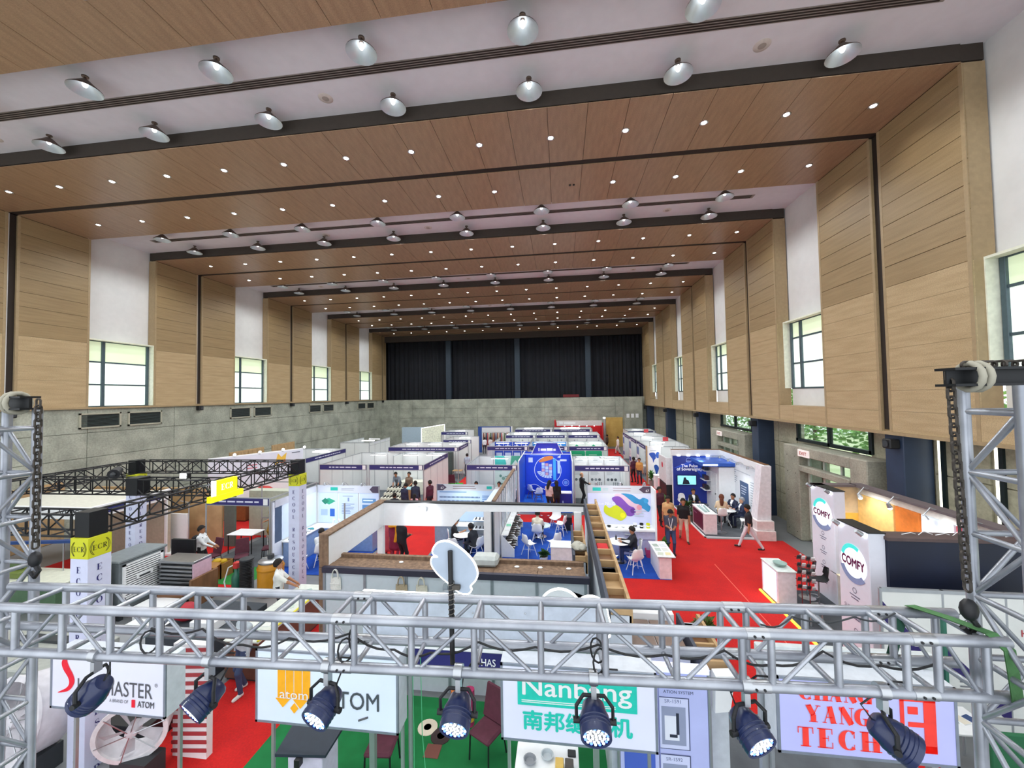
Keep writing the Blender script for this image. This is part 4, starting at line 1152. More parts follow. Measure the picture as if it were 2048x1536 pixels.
# ---- blue carpet stand in the middle with white chairs
t = thing('exhibition_booth', 'open stand with royal blue carpet and silver fabric display wall', 'booth', (-1, 16, 0))
part(t, 'carpet', MB().box(-2.3, 13.3, 0.004, .45, 18.6, .016), BLUEC)
panel_wall(t, (-2.4, 13.4), (-2.4, 19.3), 2.4)
part(t, 'wall_cap', MB().box(-2.47, 13.4, 2.4, -2.33, 19.3, 2.44), ROUGHW)
rnd = random.Random(5)
for i in range(13):        # hanging sheets of fabric
    y = 15.0 + i * .33; m = MB(); c = ['#c9d3dc', '#dfe5e8', '#aab8c4', '#e9ecee'][i % 4]
    P = [(-2.36 + .05 * math.sin(j * 1.7 + i), y + .3 * j / 6) for j in range(7)]
    for j in range(6): m.add([(P[j][0], P[j][1], .95), (P[j + 1][0], P[j + 1][1], .95), (P[j + 1][0], P[j + 1][1], 2.36), (P[j][0], P[j][1], 2.36)], [(0, 1, 2, 3)]); m.add([(P[j][0] - .01, P[j][1], .95), (P[j + 1][0] - .01, P[j + 1][1], .95), (P[j + 1][0] - .01, P[j + 1][1], 2.36), (P[j][0] - .01, P[j][1], 2.36)], [(3, 2, 1, 0)])
    part(t, 'fabric_sheet', m, mat(c, .6, var=.18, scale=5, bump=.3), smooth=1)
booth_light(t, (-.9, 16.2, 2.6), (-1.6, 16.3, 0))
t = thing('exhibition_booth', 'white wall end post between the two display stands', 'booth', (-2.62, 14.2, 0))
part(t, 'end_post', MB().cbox(-2.75, 13.3, 0, -2.5, 13.5, 2.4, .01), WHT); part(t, 'wall_panel', MB().box(-2.72, 13.5, 0, -2.53, 15.3, 2.36), PALE)
t = thing('display_shelf', 'white stepped shelf rack of shoes along the silver fabric wall', 'shelf', (-2.05, 16, 0))
for i, (xx, zz) in enumerate(((-1.98, .28), (-2.08, .55), (-2.2, .82))):
    part(t, 'shelf', MB().cbox(xx - .14, 14.55, zz - .02, xx + .12, 17.9, zz, .004), WHT)
for yy in (14.55, 15.65, 16.8, 17.88): part(t, 'side_panel', MB().add([(-2.34, yy - .02, 0), (-1.84, yy - .02, 0), (-1.84, yy - .02, .3), (-2.34, yy - .02, .85), (-2.34, yy + .02, 0), (-1.84, yy + .02, 0), (-1.84, yy + .02, .3), (-2.34, yy + .02, .85)], [(0, 1, 2, 3), (7, 6, 5, 4), (0, 4, 5, 1), (1, 5, 6, 2), (2, 6, 7, 3), (3, 7, 4, 0)]), WHT)
k = 0
for xx, zz in ((-1.98, .28), (-2.08, .55)):
    for j in range(13):
        shoe('dark leather shoe on the stepped rack by the fabric wall', (xx, 14.7 + j * .245, zz), -80 + (k % 3) * 8, ['#27211f', '#3a2d28', '#1d1d20'][k % 3], 1.0, 'shoes on the stepped rack'); k += 1
for j in range(7):
    papers('white sample card on the top step of the shoe rack' if j != 2 else 'mint green sample card on the top step of the shoe rack', -2.2, 14.8 + j * .44, .82, .2, .3, '#eef2f4' if j != 2 else '#7fd3ae', 4 * j, 'sample_card', 'card', None if j == 2 else 'cards on the shoe rack')
for i, (x, y, d, l) in enumerate(((-1.3, 14.75, -50, 'white shell chair beside the small green plant, facing the desk'), (-.35, 15.05, 45, 'white shell chair right behind the white desk'), (-.1, 17.1, 70, 'white shell chair nearest the black box on the blue carpet'), (-.35, 17.9, 160, 'white shell chair with its back to the red circle display'), (-1.05, 16.05, -5, 'white shell chair occupied by the man in the cream shirt'))):
    place('chair_white', chair_white, (x, y, .016), d, l)
place('glass_table', round_table(mat('#cfe0e4', .1, var=.02), .42, .5), (-.95, 16.75, .016), 0, 'low round pale glass table on the blue carpet')
counter('white reception desk with pale pink front on the blue carpet', -.45, .3, 13.75, 14.35, .76, mat('#e9d9d8', .5), WHT, 'reception_desk', 'desk')
plant('small bushy green plant beside the white reception desk', (-.72, 14.05), .62, .3, 90, 4, '#f0f0f0', LEAFD)
box_thing('storage_box', 'black storage box at the end of the blue carpet', 'box', .04, 17.55, .016, .4, 18.05, .62, BLK, .02)
t = thing('display_pedestal', 'low red and white round display with an oval logo', 'pedestal', (-.85, 18.9, 0))
part(t, 'drum', MB().lathe([(.38, 0), (.4, .02), (.4, .5), (.36, .52)], (-.85, 18.95, 0), 22), mat('#d8302c', .5), smooth=.6); part(t, 'logo', MB().ball((-.85, 18.62, .35), (.22, .06, .12), 12), WHT, smooth=1)

# ---- stand with rows of printed samples, left of the blue carpet
t = thing('exhibition_booth', 'stand with a pale blue sample chart wall and grey cabinet', 'booth', (-3.95, 14.4, 0))
panel_wall(t, (-5.15, 15.5), (-2.75, 15.5), 2.5)
part(t, 'carpet', MB().box(-5.1, 13.3, .004, -2.75, 15.45, .014), BLUEC)
els = [('r', 0, .83, 1, .17, '#c7ccd2'), ('p', [(0, .83), (.1, .83), (.17, .915), (.1, 1), (0, 1)], '#4b4258'), ('t', '67', .09, .9, None, .06, '#ffffff'), ('lines', .28, .86, .5, .12, 2, '#8f7f86'), ('r', .88, .88, .09, .08, '#1fb3a6'), ('lines', .04, .77, .5, .05, 1, '#3f6ea8')]
els += [('grid', .04, .62 - .1 * j, .72, .07, 30, 1, '#2d4a78') for j in range(4)] + [('lines', .8, .3, .17, .42, 9, '#3b74b8')]
poster(t, (-5.13, 15.47, 1.0), UX, UZ, 2.36, 1.5, '#bcd4ee', els)
part(t, 'cabinet', MB().cbox(-5.1, 15.0, .03, -3.6, 15.44, .95, .01), mat('#8fa2b4', .5)); part(t, 'cabinet_top', MB().cbox(-5.12, 14.97, .95, -3.58, 15.45, .99, .005), WHT)
for zz in (.5, .85, 1.2):
    part(t, 'shelf', MB().cbox(-3.55, 15.0, zz - .02, -2.8, 15.44, zz, .004), WHT)
booth_light(t, (-3.9, 14.6, 2.6), (-3.9, 15.3, .8))
for j in range(5):
    for zz in (.85, 1.2): shoe('small dark sample shoe on the white wall shelf', (-3.45 + j * .15, 15.2, zz), 180 + 5 * j, '#3c3a40', .7, 'sample shoes on the white wall shelf')
place('round_white', round_table(CHW, .4, .74), (-3.85, 14.75, .014), 0, 'round white table covered with colour samples')
for i, (dx, dy, c) in enumerate(((-.15, .05, '#d8574e'), (.1, .12, '#e6c24a'), (.12, -.12, '#4f9a57'), (-.1, -.15, '#d9dde4'))): papers('colour sample sheet on the round white table', -3.85 + dx, 14.75 + dy, .741, .16, .2, c, 30 * i, 'sample_sheet', 'sample', 'sample sheets on the round table', .006)
place('chair_white', chair_white, (-4.15, 14.2, .014), 10, 'white shell chair at the round table of colour samples')
place('chair_white', chair_white, (-3.25, 14.35, .014), 60, 'white shell chair holding the crouched dark figure')
place('chair_white', chair_white, (-4.3, 15.0, .014), -80, 'white shell chair under the person in the black shirt')
box_thing('cushion_case', 'grey padded case lying on the bag stand wall', 'case', -1.95, 8.15, 2.44, -1.4, 8.5, 2.66, mat('#b9bfbd', .7), .06)

# ---- yoga mat stand: wave print wall, shelf of products, small blue carpet
t = thing('exhibition_booth', 'stand with rolled mat print wall and lavender cabinet', 'booth', (2.1, 14.6, 0))
part(t, 'carpet', MB().box(.98, 13.25, .004, 3.48, 15.2, .016), BLUEC)
panel_wall(t, (.98, 15.62), (3.46, 15.62), 2.5)
W_ = 2.46; H_ = 1.5
def roll(x, y, c1, c2, s=1.0): return []
els = [('r', 0, .8, 1, .2, '#bdbfc6'), ('r', .08, .86, .13, .09, '#20b5ac'), ('lines', .24, .87, .1, .07, 2, '#7fb8b8'), ('lines', .4, .84, .38, .13, 2, '#9a8a92'), ('p', [(.8, .91), (.87, .99), (1, .99), (1, .82), (.87, .82)], '#4a3a4c'), ('t', '67', .93, .88, None, .06, '#ffffff'),
       ('ps', [(.52, .78), (.68, .78), (.8, .66), (.86, .7), (.92, .66), (.93, .55), (.97, .46), (.94, .34), (.86, .42), (.74, .5)], '#2d86b8'), ('c', .905, .62, .09, '#3a97c8'),
       ('ps', [(.42, .74), (.54, .78), (.72, .56), (.8, .52), (.84, .36), (.76, .26), (.62, .44)], '#d8b6c6'), ('c', .8, .45, .1, '#d98f9c'),
       ('ps', [(.38, .68), (.5, .72), (.64, .5), (.72, .44), (.74, .3), (.66, .22), (.54, .3), (.44, .52)], '#7a4aa8'), ('c', .7, .36, .1, '#5b2f86'),
       ('ps', [(.27, .5), (.34, .42), (.44, .5), (.56, .36), (.6, .22), (.52, .1), (.44, .14), (.3, .24), (.25, .34)], '#c9cf20'), ('c', .54, .24, .1, '#e6e21e'),
       ('t', 'Ion No.Q', .3, .53, .26, .09, '#eef0fb'), ('lines', .72, .2, .2, .2, 3, '#b7c3cf')]
poster(t, (.99, 15.59, 1.0), UX, UZ, W_, H_, '#cdd0ee', els)
part(t, 'cabinet', MB().cbox(.99, 15.1, .03, 3.44, 15.58, .93, .01), mat('#aeb4d8', .5))
part(t, 'cabinet_top', MB().cbox(.98, 15.0, .93, 3.46, 15.6, 1.0, .005), WHT)
part(t, 'drawer_front', MB().cbox(.99, 15.08, .62, 3.44, 15.11, .92, .005), mat('#c3c7e2', .5))
part(t, 'drawer_handle', MB().tube([(2.3, 15.06, .8), (2.5, 15.03, .8), (2.7, 15.06, .8)], .02, 6), STEEL)
part(t, 'end_panel', MB().cbox(3.4, 14.95, 0, 3.46, 15.62, 2.5, .005), WHT)
for x in (1.3, 2.2, 3.1): arm_spot(t, (x, 15.62, 2.5), (x, 15.2, 2.72), (x, 15.6, 1.9))
booth_light(t, (2.2, 14.3, 2.7), (2.2, 15.6, 1.6))
G_ = 'white sample bowls on the mat stand shelf'
for i in range(4):
    x = 1.75 + i * .26; single('sample_bowl', MB().lathe([(.03, 0), (.07, .03), (.08, .055), (.07, .055), (.0, .02)], (x, 15.25, 1.0), 14), [BLK, CHW, WHT, CHW][i], 'round pale sample pod on the mat stand shelf' if i else 'small dark cup on the mat stand shelf', 'sample', (x, 15.25, 1.0), G_ if i else None, smooth=.7)
for i, (c1, l) in enumerate((('#e7e9ee', 'white and black paper roll cup on the mat stand shelf'), ('#22252b', 'black cup with white band on the mat stand shelf'), ('#d6d91c', 'bright yellow green cup on the mat stand shelf'))):
    x = 2.72 + i * .24; c = thing('sample_cup', l, 'cup', (x, 15.25, 1.0)); part(c, 'cup', MB().lathe([(.065, 0), (.075, .17), (.068, .17), (.06, .01)], (x, 15.25, 1.0), 16), col(c1), smooth=.7); part(c, 'band', MB().lathe([(.071, .06), (.0735, .11)], (x, 15.25, 1.0), 16, cap=False), BLK if i == 0 else WHT, smooth=.7)
place('round_white', round_table(CHW, .4, .74), (2.02, 14.5, .016), 0, 'round white table where the seated man works')
for i, (dx, dy, c) in enumerate(((-.12, .02, '#dfe4ea'), (.1, .08, '#c8d2da'))): papers('catalogue lying on the round table of the seated man', 2.02 + dx, 14.5 + dy, .741, .2, .28, c, 20 * i - 8, 'catalogue', 'catalogue', 'catalogues on the seated man table')
single('water_bottle', MB().lathe([(.03, 0), (.032, .12), (.012, .17), (.012, .2)], (1.92, 14.62, .741), 12), col('#20242a'), 'small black bottle on the round table of the seated man', 'bottle', (1.92, 14.62, .741), smooth=.7)
place('chair_white', chair_white, (2.42, 13.72, .016), 20, 'white shell chair with pinkish back near the front desk')
place('chair_white', chair_white, (2.55, 14.45, .016), 90, 'white shell chair under the seated man in the black jacket')
place('chair_white', chair_white, (1.6, 13.85, .016), -40, 'white shell chair half hidden behind the long timber trough')
t = thing('reception_desk', 'white desk with samples at the edge of the red aisle', 'desk', (3.35, 13.9, 0))
part(t, 'front_panel', MB().cbox(3.12, 13.27, 0, 3.5, 13.33, .72, .006), mat('#efe3e6', .5)); part(t, 'side_panel', MB().cbox(3.1, 13.33, 0, 3.14, 14.5, .72, .006), WHT); part(t, 'table_top', MB().cbox(3.05, 13.22, .72, 3.62, 14.6, .76, .008), WHT); part(t, 'edge_trim', MB().box(3.05, 13.215, .722, 3.62, 13.222, .735), BLK)
for i in range(6): papers('sample swatch laid out on the white aisle desk', 3.2 + (i % 2) * .24, 13.45 + (i // 2) * .36, .76, .18, .24, ['#c9cfc0', '#e4d7a8', '#bcc9c0', '#d9dbd6', '#a9b8ae', '#dde2e6'][i], 5 * i - 12, 'swatch', 'sample', 'swatches on the aisle desk')
single('waste_bin', MB().lathe([(.1, 0), (.14, .3), (.13, .3), (.095, .01)], (3.15, 15.0, .016), 16), mat('#d8487a', .5), 'pink plastic waste bin beside the lavender cabinet', 'bin', (3.15, 15.0, .016), smooth=.7)
plant('potted palm with reddish leaf tips at the end of the mat stand', (3.75, 15.2), .85, .38, 40, 9, '#8a3a2c', LEAF)
plant('round bushy shrub in a pot standing on the red aisle', (3.3, 9.75), .95, .42, 260, 12, '#5a4636', mat('#50682c', .6, var=.5, scale=8), None, .2, .35)

# ---- row behind: fascia stands and the floor plan stand
t = shell('shell stand with technical posters and a navy name board, bald man inside', .62, 3.35, 19.9, 23.0, 'BLR', step=.92)
for i in range(3):
    x = .66 + i * .91
    poster(t, (x, 22.97, .7), UX, UZ, .84, 1.75, '#d3dadd', [('lines', .3, .86, .4, .06, 1, '#8a97a0'), ('r', .1, .6, .8, .2, '#e6ebec'), ('lines', .1, .4, .6, .12, 4, '#98a3a8'), ('c', .2, .25, .08, '#5d6a72'), ('c', .45, .25, .08, '#39434a' if i == 2 else '#7d8a92'), ('c', .7, .25, .08, '#4a565e'), ('grid', .5, .05, .4, .12, 3, 2, '#5a6670')])
booth_light(t, (2, 21, 2.7), (2, 22.9, 1.4))
t = shell('shell stand with turquoise landscape wall under a navy name board', -5.0, -2.3, 19.9, 23.0, 'BL', tubes=1)
poster(t, (-4.0, 22.96, .1), UX, UZ, 1.66, 2.4, '#cfe3dc', [('p', [(0, .62), (.25, .62), (.42, .8), (.34, 1), (0, 1)], '#3fb8b0'), ('p', [(.55, .72), (.75, .9), (.98, .7), (1, 1), (.6, 1)], '#4fa98a'), ('p', [(.62, .7), (.78, .84), (.95, .7)], '#e6dcc0'), ('c', .2, .5, .08, '#5f8f7f'), ('c', .3, .44, .1, '#79a393'), ('c', .5, .48, .12, '#8fb3a3'), ('c', .45, .4, .07, '#4d7f6e'), ('c', .25, .3, .06, '#56826f'), ('lines', .35, .46, .3, .05, 1, '#5d7f74'), ('c', .9, .3, .09, '#2f8f6c'), ('c', .9, .16, .07, '#a8c8b8')])
desk('long white demo table inside the turquoise landscape stand', -4.9, -2.6, 21.6, 22.2, .74, WHT)
# floor plan stand
t = thing('exhibition_booth', 'tall royal blue stand with a round site plan on its wall', 'booth', (-.85, 22.4, 0))
BL1 = mat('#1c3fc4', .45, var=.04); BL2 = mat('#2a66d8', .45, var=.04)
part(t, 'carpet', MB().box(-2.25, 20.2, .004, .5, 23.7, .018), mat2('azure_carpet', '#1d63c8', '#2b74d8', scale=2, rough=.95, bump=.15))
part(t, 'rear_wall', MB().box(-2.28, 23.72, 0, .55, 23.82, 2.62), BL1)
part(t, 'side_wall', MB().box(-2.3, 20.2, 0, -2.24, 23.75, 2.62), BL2); part(t, 'side_wall', MB().box(.5, 20.9, 0, .56, 23.75, 2.62), BL1)
for x in (-2.26, .54): part(t, 'upright', MB().cyl((x, 20.2, 0), (x, 20.2, 2.65), .03, n=8), WHT); part(t, 'rail', MB().bar((x, 20.2, 2.65), (x, 23.75, 2.65), .05), WHT)
els = [('ring', .5, .5, .83, .035, '#e8f0ff'), ('ps', [(.32, .74), (.6, .84), (.6, .94), (.45, .92), (.34, .82)], '#f08a3c')]
for i in range(3):
    for j in range(4): els.append(('r', .36 + i * .083, .36 + j * .095 - .02 * i, .07, .085, ['#cfe0f2', '#d9a8b4', '#bcd0ea'][(i + j) % 3]))
for i in range(7):
    a = math.radians(195 + i * 14); els.append(('p', [(.52 + R * math.cos(a + d) / 2.8, .5 + R * math.sin(a + d) / 1.85 * .62) for R, d in ((.5, -.1), (.75, -.1), (.75, .1), (.5, .1))], '#d4e4f6'))
els += [('r', .62, .2, .065, .66, '#49b4f0'), ('r', .72, .4, .06, .4, '#cfe6fa'), ('r', .06, .74, .1, .15, '#dfe8f4'), ('r', .78, .78, .15, .06, '#e8f0ff'), ('ring', .9, .12, .2, .025, '#cfe0ff'), ('c', .9, .12, .12, '#7fa6ee'), ('p', [(.72, .9), (.8, .99), (.79, .88)], '#dfe9ff'), ('lines', .1, .94, .7, .04, 1, '#6f94ea')]
poster(t, (-2.2, 23.7, .55), UX, UZ, 2.68, 1.95, '#2048d0', els, em=.12)
part(t, 'wave_band', MB().tube([(-2.1 + .1 * i, 23.68, .5 + .16 * math.sin(i * .42)) for i in range(14)], .02, 5), WHT, smooth=1)
f = part(t, 'header', MB().ext([(-1.75, 2.68), (.05, 2.68), (-.25, 3.32), (-1.45, 3.32)], (0, 22.6, 0), UX, UZ, (0, .06, 0)), mat('#2a2fae', .45, em=.15))
part(f, 'header_edge', MB().tube([(-1.75, 22.58, 2.68), (-1.45, 22.58, 3.32), (-.25, 22.58, 3.32), (.05, 22.58, 2.68)], .025, 5), WHT)
part(f, 'lettering', MB().box(-1.35, 22.585, 2.84, -1.28, 22.592, 3.02).box(-1.22, 22.585, 2.86, -.9, 22.592, 2.99).box(-.86, 22.585, 2.86, -.52, 22.592, 3.01).box(-.48, 22.585, 2.86, -.34, 22.592, 2.98), WHT)
part(t, 'header_stay', MB().bar((-1.7, 22.62, 2.66), (-1.7, 23.75, 2.62), .04).bar((0, 22.62, 2.66), (0, 23.75, 2.62), .04).bar((-2.28, 22.62, 2.66), (.54, 22.62, 2.66), .04), WHT)
for x in (-1.9, -1.1, -.3, .3): arm_spot(t, (x, 23.72, 2.62), (x, 23.35, 2.8), (x, 23.7, 1.8))
booth_light(t, (-.85, 21.6, 2.65), (-.85, 23.7, 1.2))
t = counter('dark blue counter with white top in the site plan stand', -.62, .46, 20.3, 20.75, 1.0, mat('#1d2a8e', .45), WHT)
part(t, 'front_print', MB().box(-.02, 20.285, .1, .05, 20.295, .6).box(.1, 20.285, .06, .42, 20.295, .12), mat('#9fb4ea', .5))
place('chair_wood', chair_wood, (-1.78, 22.9, .018), -40, 'white shell chair with brown legs nearest the site plan wall')
place('chair_wood', chair_wood, (-1.35, 22.2, .018), 15, 'pale grey looking shell chair with brown legs before the counter')
box_thing('gift_box', 'small red box on the azure carpet of the site plan stand', 'box', -2.05, 20.4, .018, -1.8, 20.62, .22, mat('#d8304a', .5))

# ---- further rows of shell stands
for (x0, x1, lab, cc) in ((-5.3, -2.35, 'shell stand with dark blue banners in the third row', '#2f4fb4'), (-2.3, .45, 'shell stand with light blue banners in the third row', '#3f8fd8'), (.5, 3.15, 'shell stand with green banners in the third row', '#14a874')):
    t = shell(lab, x0, x1, 27.2, 30.2, 'BLR', tubes=2)
    n = 4 if cc == '#2f4fb4' else (3 if cc == '#3f8fd8' else 2); w = (x1 - x0 - .1) / n
    for i in range(n):
        els = [('lines', .15, .75, .7, .12, 2, '#e6ecfa'), ('r', .15, .2, .7, .35, '#c8d8f4'), ('c', .5, .88, .05, '#f2f6ff')] if cc != '#14a874' else [('p', [(0, .6), (.5, .9), (1, .6), (1, 1), (0, 1)], '#e6f4ec'), ('lines', .2, .3, .6, .2, 3, '#d8f0e2')]
        poster(t, (x0 + .05 + i * w, 30.17, .6), UX, UZ, w - .04, 1.85, cc, els)
    for i in range(3): arm_spot(t, (x0 + .5 + i * .9, 30.2, 2.5), (x0 + .5 + i * .9, 29.8, 2.68), (x0 + .5 + i * .9, 30.1, 1.8))
for i, (x0, x1, lab) in enumerate(((-5.3, -2.4, 'plain shell stand backing onto the blue banner stand'), (-2.35, .4, 'plain shell stand backing onto the light blue banners'), (.45, 3.2, 'plain shell stand backing onto the green banner stand'))):
    t = shell(lab, x0, x1, 30.3, 33.2, 'LR', front=False, tubes=0)
    part(t, 'wall_light', MB().box(x0 + .6, 30.36, 2.3, x1 - .9, 30.4, 2.45), TUBE_L)
for i, (x0, x1, lab) in enumerate(((-5.05, -2.3, 'white shell stand in the fourth row opposite the clothes racks'), (-2.25, .55, 'white shell stand in the middle of the fourth row'), (.6, 3.4, 'white shell stand at the aisle end of the fourth row'))):
    t = shell(lab, x0, x1, 34.9, 37.9, 'BLR', tubes=1)
    part(t, 'wall_light', MB().box(x0 + .5, 37.85, 2.25, x1 - .8, 37.88, 2.42), TUBE_L)
for i, (x0, x1, lab) in enumerate(((-4.9, -.9, 'low grey topped shell stand in the fifth row'), (-.8, 3.2, 'grey topped shell stand in the fifth row beside the red stand'))):
    t = shell(lab, x0, x1, 40.8, 43.4, 'BLR', tubes=1)
    part(t, 'wall_light', MB().box(x0 + .8, 43.33, 2.25, x1 - 1.2, 43.37, 2.42), TUBE_L)
# red stand at the end wall
t = thing('exhibition_booth', 'red and white stand with glowing letters against the end wall', 'booth', (1.6, 45, 0))
part(t, 'rear_wall', MB().box(-.7, 45.5, 0, 4.6, 45.6, 2.9), mat('#b81420', .5, em=.2)); part(t, 'side_wall', MB().box(-.75, 43.8, 0, -.6, 45.6, 3.2), mat('#c41824', .5)); part(t, 'side_wall', MB().box(4.5, 43.8, 0, 4.65, 45.6, 2.9), mat('#c41824', .5))
f = part(t, 'header', MB().cbox(-.5, 43.8, 2.62, 4.5, 43.95, 3.2, .01), mat('#d9d4d4', .5)); part(f, 'lettering', MB().box(-.2, 43.785, 2.8, .2, 43.795, 3.08).box(.3, 43.785, 2.8, 1.6, 43.795, 3.05), WHT)
part(t, 'wall_letters', MB().box(0, 45.45, 1.6, 1.8, 45.5, 2.1), mat('#f4e4e4', .5, em=1.0))
for i in range(5):
    l = part(t, 'spotlight', MB().ball((.4 + i * .85, 45.3, 2.5), .07, 8), LED_E)
t = thing('flood_lamp', 'glowing floodlight on a post by the red stand', 'lamp', (4.85, 44.45, 0)); part(t, 'post', MB().cbox(4.79, 44.4, 0, 4.91, 44.5, 3.35, .01), RAIL); part(t, 'lamp_head', MB().cbox(4.73, 44.35, 3.35, 4.97, 44.5, 3.52, .02), LED_E)
# clothes racks and frames far back on the left of the block
t = thing('exhibition_booth', 'white framed stand hung with garments far back in the aisle', 'booth', (-7, 40.5, 0))
part(t, 'frame', MB().box(-9.0, 41.2, 0, -8.9, 41.3, 2.8).box(-5.5, 41.2, 0, -5.4, 41.3, 2.8).box(-9, 41.2, 2.7, -5.4, 41.3, 2.8).box(-9.0, 41.22, 0, -8.6, 41.28, 2.7), mat('#2d4f9a', .5)); part(t, 'rear_wall', MB().box(-8.9, 42.6, 0, -5.4, 42.7, 2.7), WHT)
part(t, 'hanging_rail', MB().cyl((-8.6, 41.6, 2.1), (-5.5, 41.6, 2.1), .02, n=6), STEEL)
gc = ['#8a4a3a', '#d9b8a0', '#2d3f5c', '#b53a44', '#e4dcd0', '#5c7a4c', '#44424e', '#c98a5a', '#7a2f3c', '#3f5f8a']
for i in range(20):
    x = -8.5 + i * .155; g = thing('garment', 'garment on a hanger in the far clothes stand, %s' % ['rust brown', 'pale pink', 'navy', 'red', 'cream', 'green', 'charcoal', 'orange tan', 'maroon', 'blue'][i % 10], 'clothing', (x, 41.6, .7), group='garments on the far rail')
    part(g, 'cloth', MB().ext([(-.2, 0), (.2, 0), (.22, .9), (.1, 1.35), (-.1, 1.35), (-.22, .9)], (x, 41.6, .72), UY, UZ, (.06, 0, 0)), col(gc[i % 10], .9)); part(g, 'hanger', MB().tube([(x + .03, 41.6, 2.05), (x + .03, 41.6, 2.13)], .008, 5), STEEL)
# ================================================================== STANDS, RIGHT SIDE
# ---- dark blue advisory stand
t = thing('exhibition_booth', 'tall white framed stand with a navy wall, a slogan and a screen', 'booth', (7.2, 19.6, 0))
part(t, 'platform', MB().box(5.95, 17.25, .004, 8.5, 22.0, .03), GREYC); part(t, 'platform_edge', MB().box(5.9, 17.2, 0, 5.96, 22, .045).box(5.9, 17.2, 0, 8.1, 17.26, .045), WHT)
part(t, 'rear_wall', MB().box(5.95, 21.9, 0, 8.5, 22.05, 2.72), mat('#d9dee4', .5))
part(t, 'side_wall', MB().box(8.42, 17.6, 0, 8.56, 22.05, 2.72), mat('#d3dae2', .5))
part(t, 'top_beam', MB().cbox(5.92, 21.85, 2.72, 8.58, 22.1, 3.02, .01).cbox(8.38, 17.3, 2.72, 8.6, 22.05, 3.02, .01), WHT)
part(t, 'beam_top', MB().box(8.4, 17.35, 3.02, 8.6, 22.1, 3.04).box(5.92, 21.88, 3.02, 8.4, 22.1, 3.04), BROWN)
part(t, 'pillar', MB().add([(8.0, 17.25, .75), (8.55, 17.25, .75), (8.55, 17.75, .75), (8.0, 17.75, .75), (8.25, 17.25, 3.0), (8.62, 17.25, 3.0), (8.62, 17.75, 3.0), (8.25, 17.75, 3.0)], [(0, 3, 2, 1), (4, 5, 6, 7), (0, 1, 5, 4), (1, 2, 6, 5), (2, 3, 7, 6), (3, 0, 4, 7)]), mat('#e9e4ea', .5))
part(t, 'pillar_base', MB().cbox(7.85, 17.0, .004, 8.6, 17.75, .4, .01).cbox(7.92, 17.08, .4, 8.58, 17.75, .78, .01), mat('#ebdfdf', .5))
NV = '#16297c'
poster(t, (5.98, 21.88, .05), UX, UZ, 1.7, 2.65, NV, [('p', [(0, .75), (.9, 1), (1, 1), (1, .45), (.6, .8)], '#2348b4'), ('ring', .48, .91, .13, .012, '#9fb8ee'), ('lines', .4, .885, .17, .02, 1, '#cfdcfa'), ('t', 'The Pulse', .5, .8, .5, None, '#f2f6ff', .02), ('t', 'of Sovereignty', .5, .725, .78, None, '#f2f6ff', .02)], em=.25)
tv = part(t, 'screen', MB().cbox(6.15, 21.8, 1.15, 7.15, 21.86, 1.68, .01), BLK)
scr = MB().box(6.18, 21.795, 1.18, 7.12, 21.8, 1.65, 0); part(tv, 'picture', scr, mat('#7fc6d6', .4, em=1.2, var=.15)); part(tv, 'figure', MB().ext([(6.42, 1.2), (6.8, 1.2), (6.74, 1.4), (6.62, 1.46), (6.6, 1.56), (6.5, 1.56), (6.48, 1.46)], (0, 21.79, 0), UX, UZ, (0, -.003, 0)), mat('#1f2a3c', .5))
part(t, 'closet', MB().cbox(7.68, 20.2, .03, 8.42, 21.9, 2.4, .01), WHT); part(t, 'closet_door', MB().cbox(7.66, 20.5, .05, 7.69, 21.4, 2.05, .01), mat('#e4e8ea', .5)); part(t, 'door_handle', MB().ball((7.64, 20.6, 1.0), .03, 8), BLK)
part(t, 'canopy', MB().cbox(6.9, 20.1, 2.45, 8.42, 21.9, 2.62, .01), mat('#2a5ab8', .5)); part(t, 'canopy_light', MB().box(6.92, 20.08, 2.5, 7.6, 20.1, 2.56), LED_E)
for zz in (1.0, 1.5, 2.0): part(t, 'shelf', MB().cbox(7.35, 21.2, zz, 7.68, 21.9, zz + .03, .005), WHT)
for i in range(3):
    for j in range(2): box_thing('sample_case', 'small dark sample case on a white shelf beside the navy wall', 'case', 7.42, 21.3 + j * .28, 1.03 + i * .5, 7.6, 21.5 + j * .28, 1.25 + i * .5, col(['#22262e', '#4a2f3c', '#2a3a5c'][(i + j) % 3]), .02, 'sample cases on the white shelves')
poster(t, (8.41, 21.0, .25), -UY, UZ, 3.2, 2.3, '#dfe5ec', [('lines', .05, .62, .3, .3, 7, '#8f9aa8'), ('r', .42, .1, .26, .62, '#3a567e'), ('lines', .46, .45, .18, .2, 4, '#c6d2e4'), ('lines', .74, .3, .2, .5, 10, '#a3adb9'), ('lines', .3, .88, .45, .05, 1, '#b6bfca')])
for i in range(4): arm_spot(t, (8.4, 18.2 + i * 1.0, 2.74), (8.1, 18.2 + i * 1.0, 2.8), (8.4, 18.2 + i, 1.8))
for i in range(4): part(t, 'beam_light', MB().box(6.2 + i * .5, 21.8, 2.69, 6.35 + i * .5, 21.84, 2.72), LED_E)
booth_light(t, (7.0, 20.6, 2.7), (6.9, 21.8, 1.0)); booth_light(t, (7.6, 18.8, 2.75), (7.9, 18.9, 0))
t = counter('white rounded counter with a plum front panel at the navy stand', 6.02, 6.5, 17.45, 19.0, .92, mat('#eee6ea', .4), WHT)
part(t, 'front_panel', MB().cbox(6.0, 17.7, .14, 6.03, 18.9, .84, .01), mat('#4a1a3c', .5)); part(t, 'lettering', MB().box(5.995, 18.4, .66, 6.0, 18.8, .7), mat('#8a5a80', .5))
t = thing('display_model', 'pale green glass model of long blades on the plum counter', 'model', (6.25, 18.2, .92))
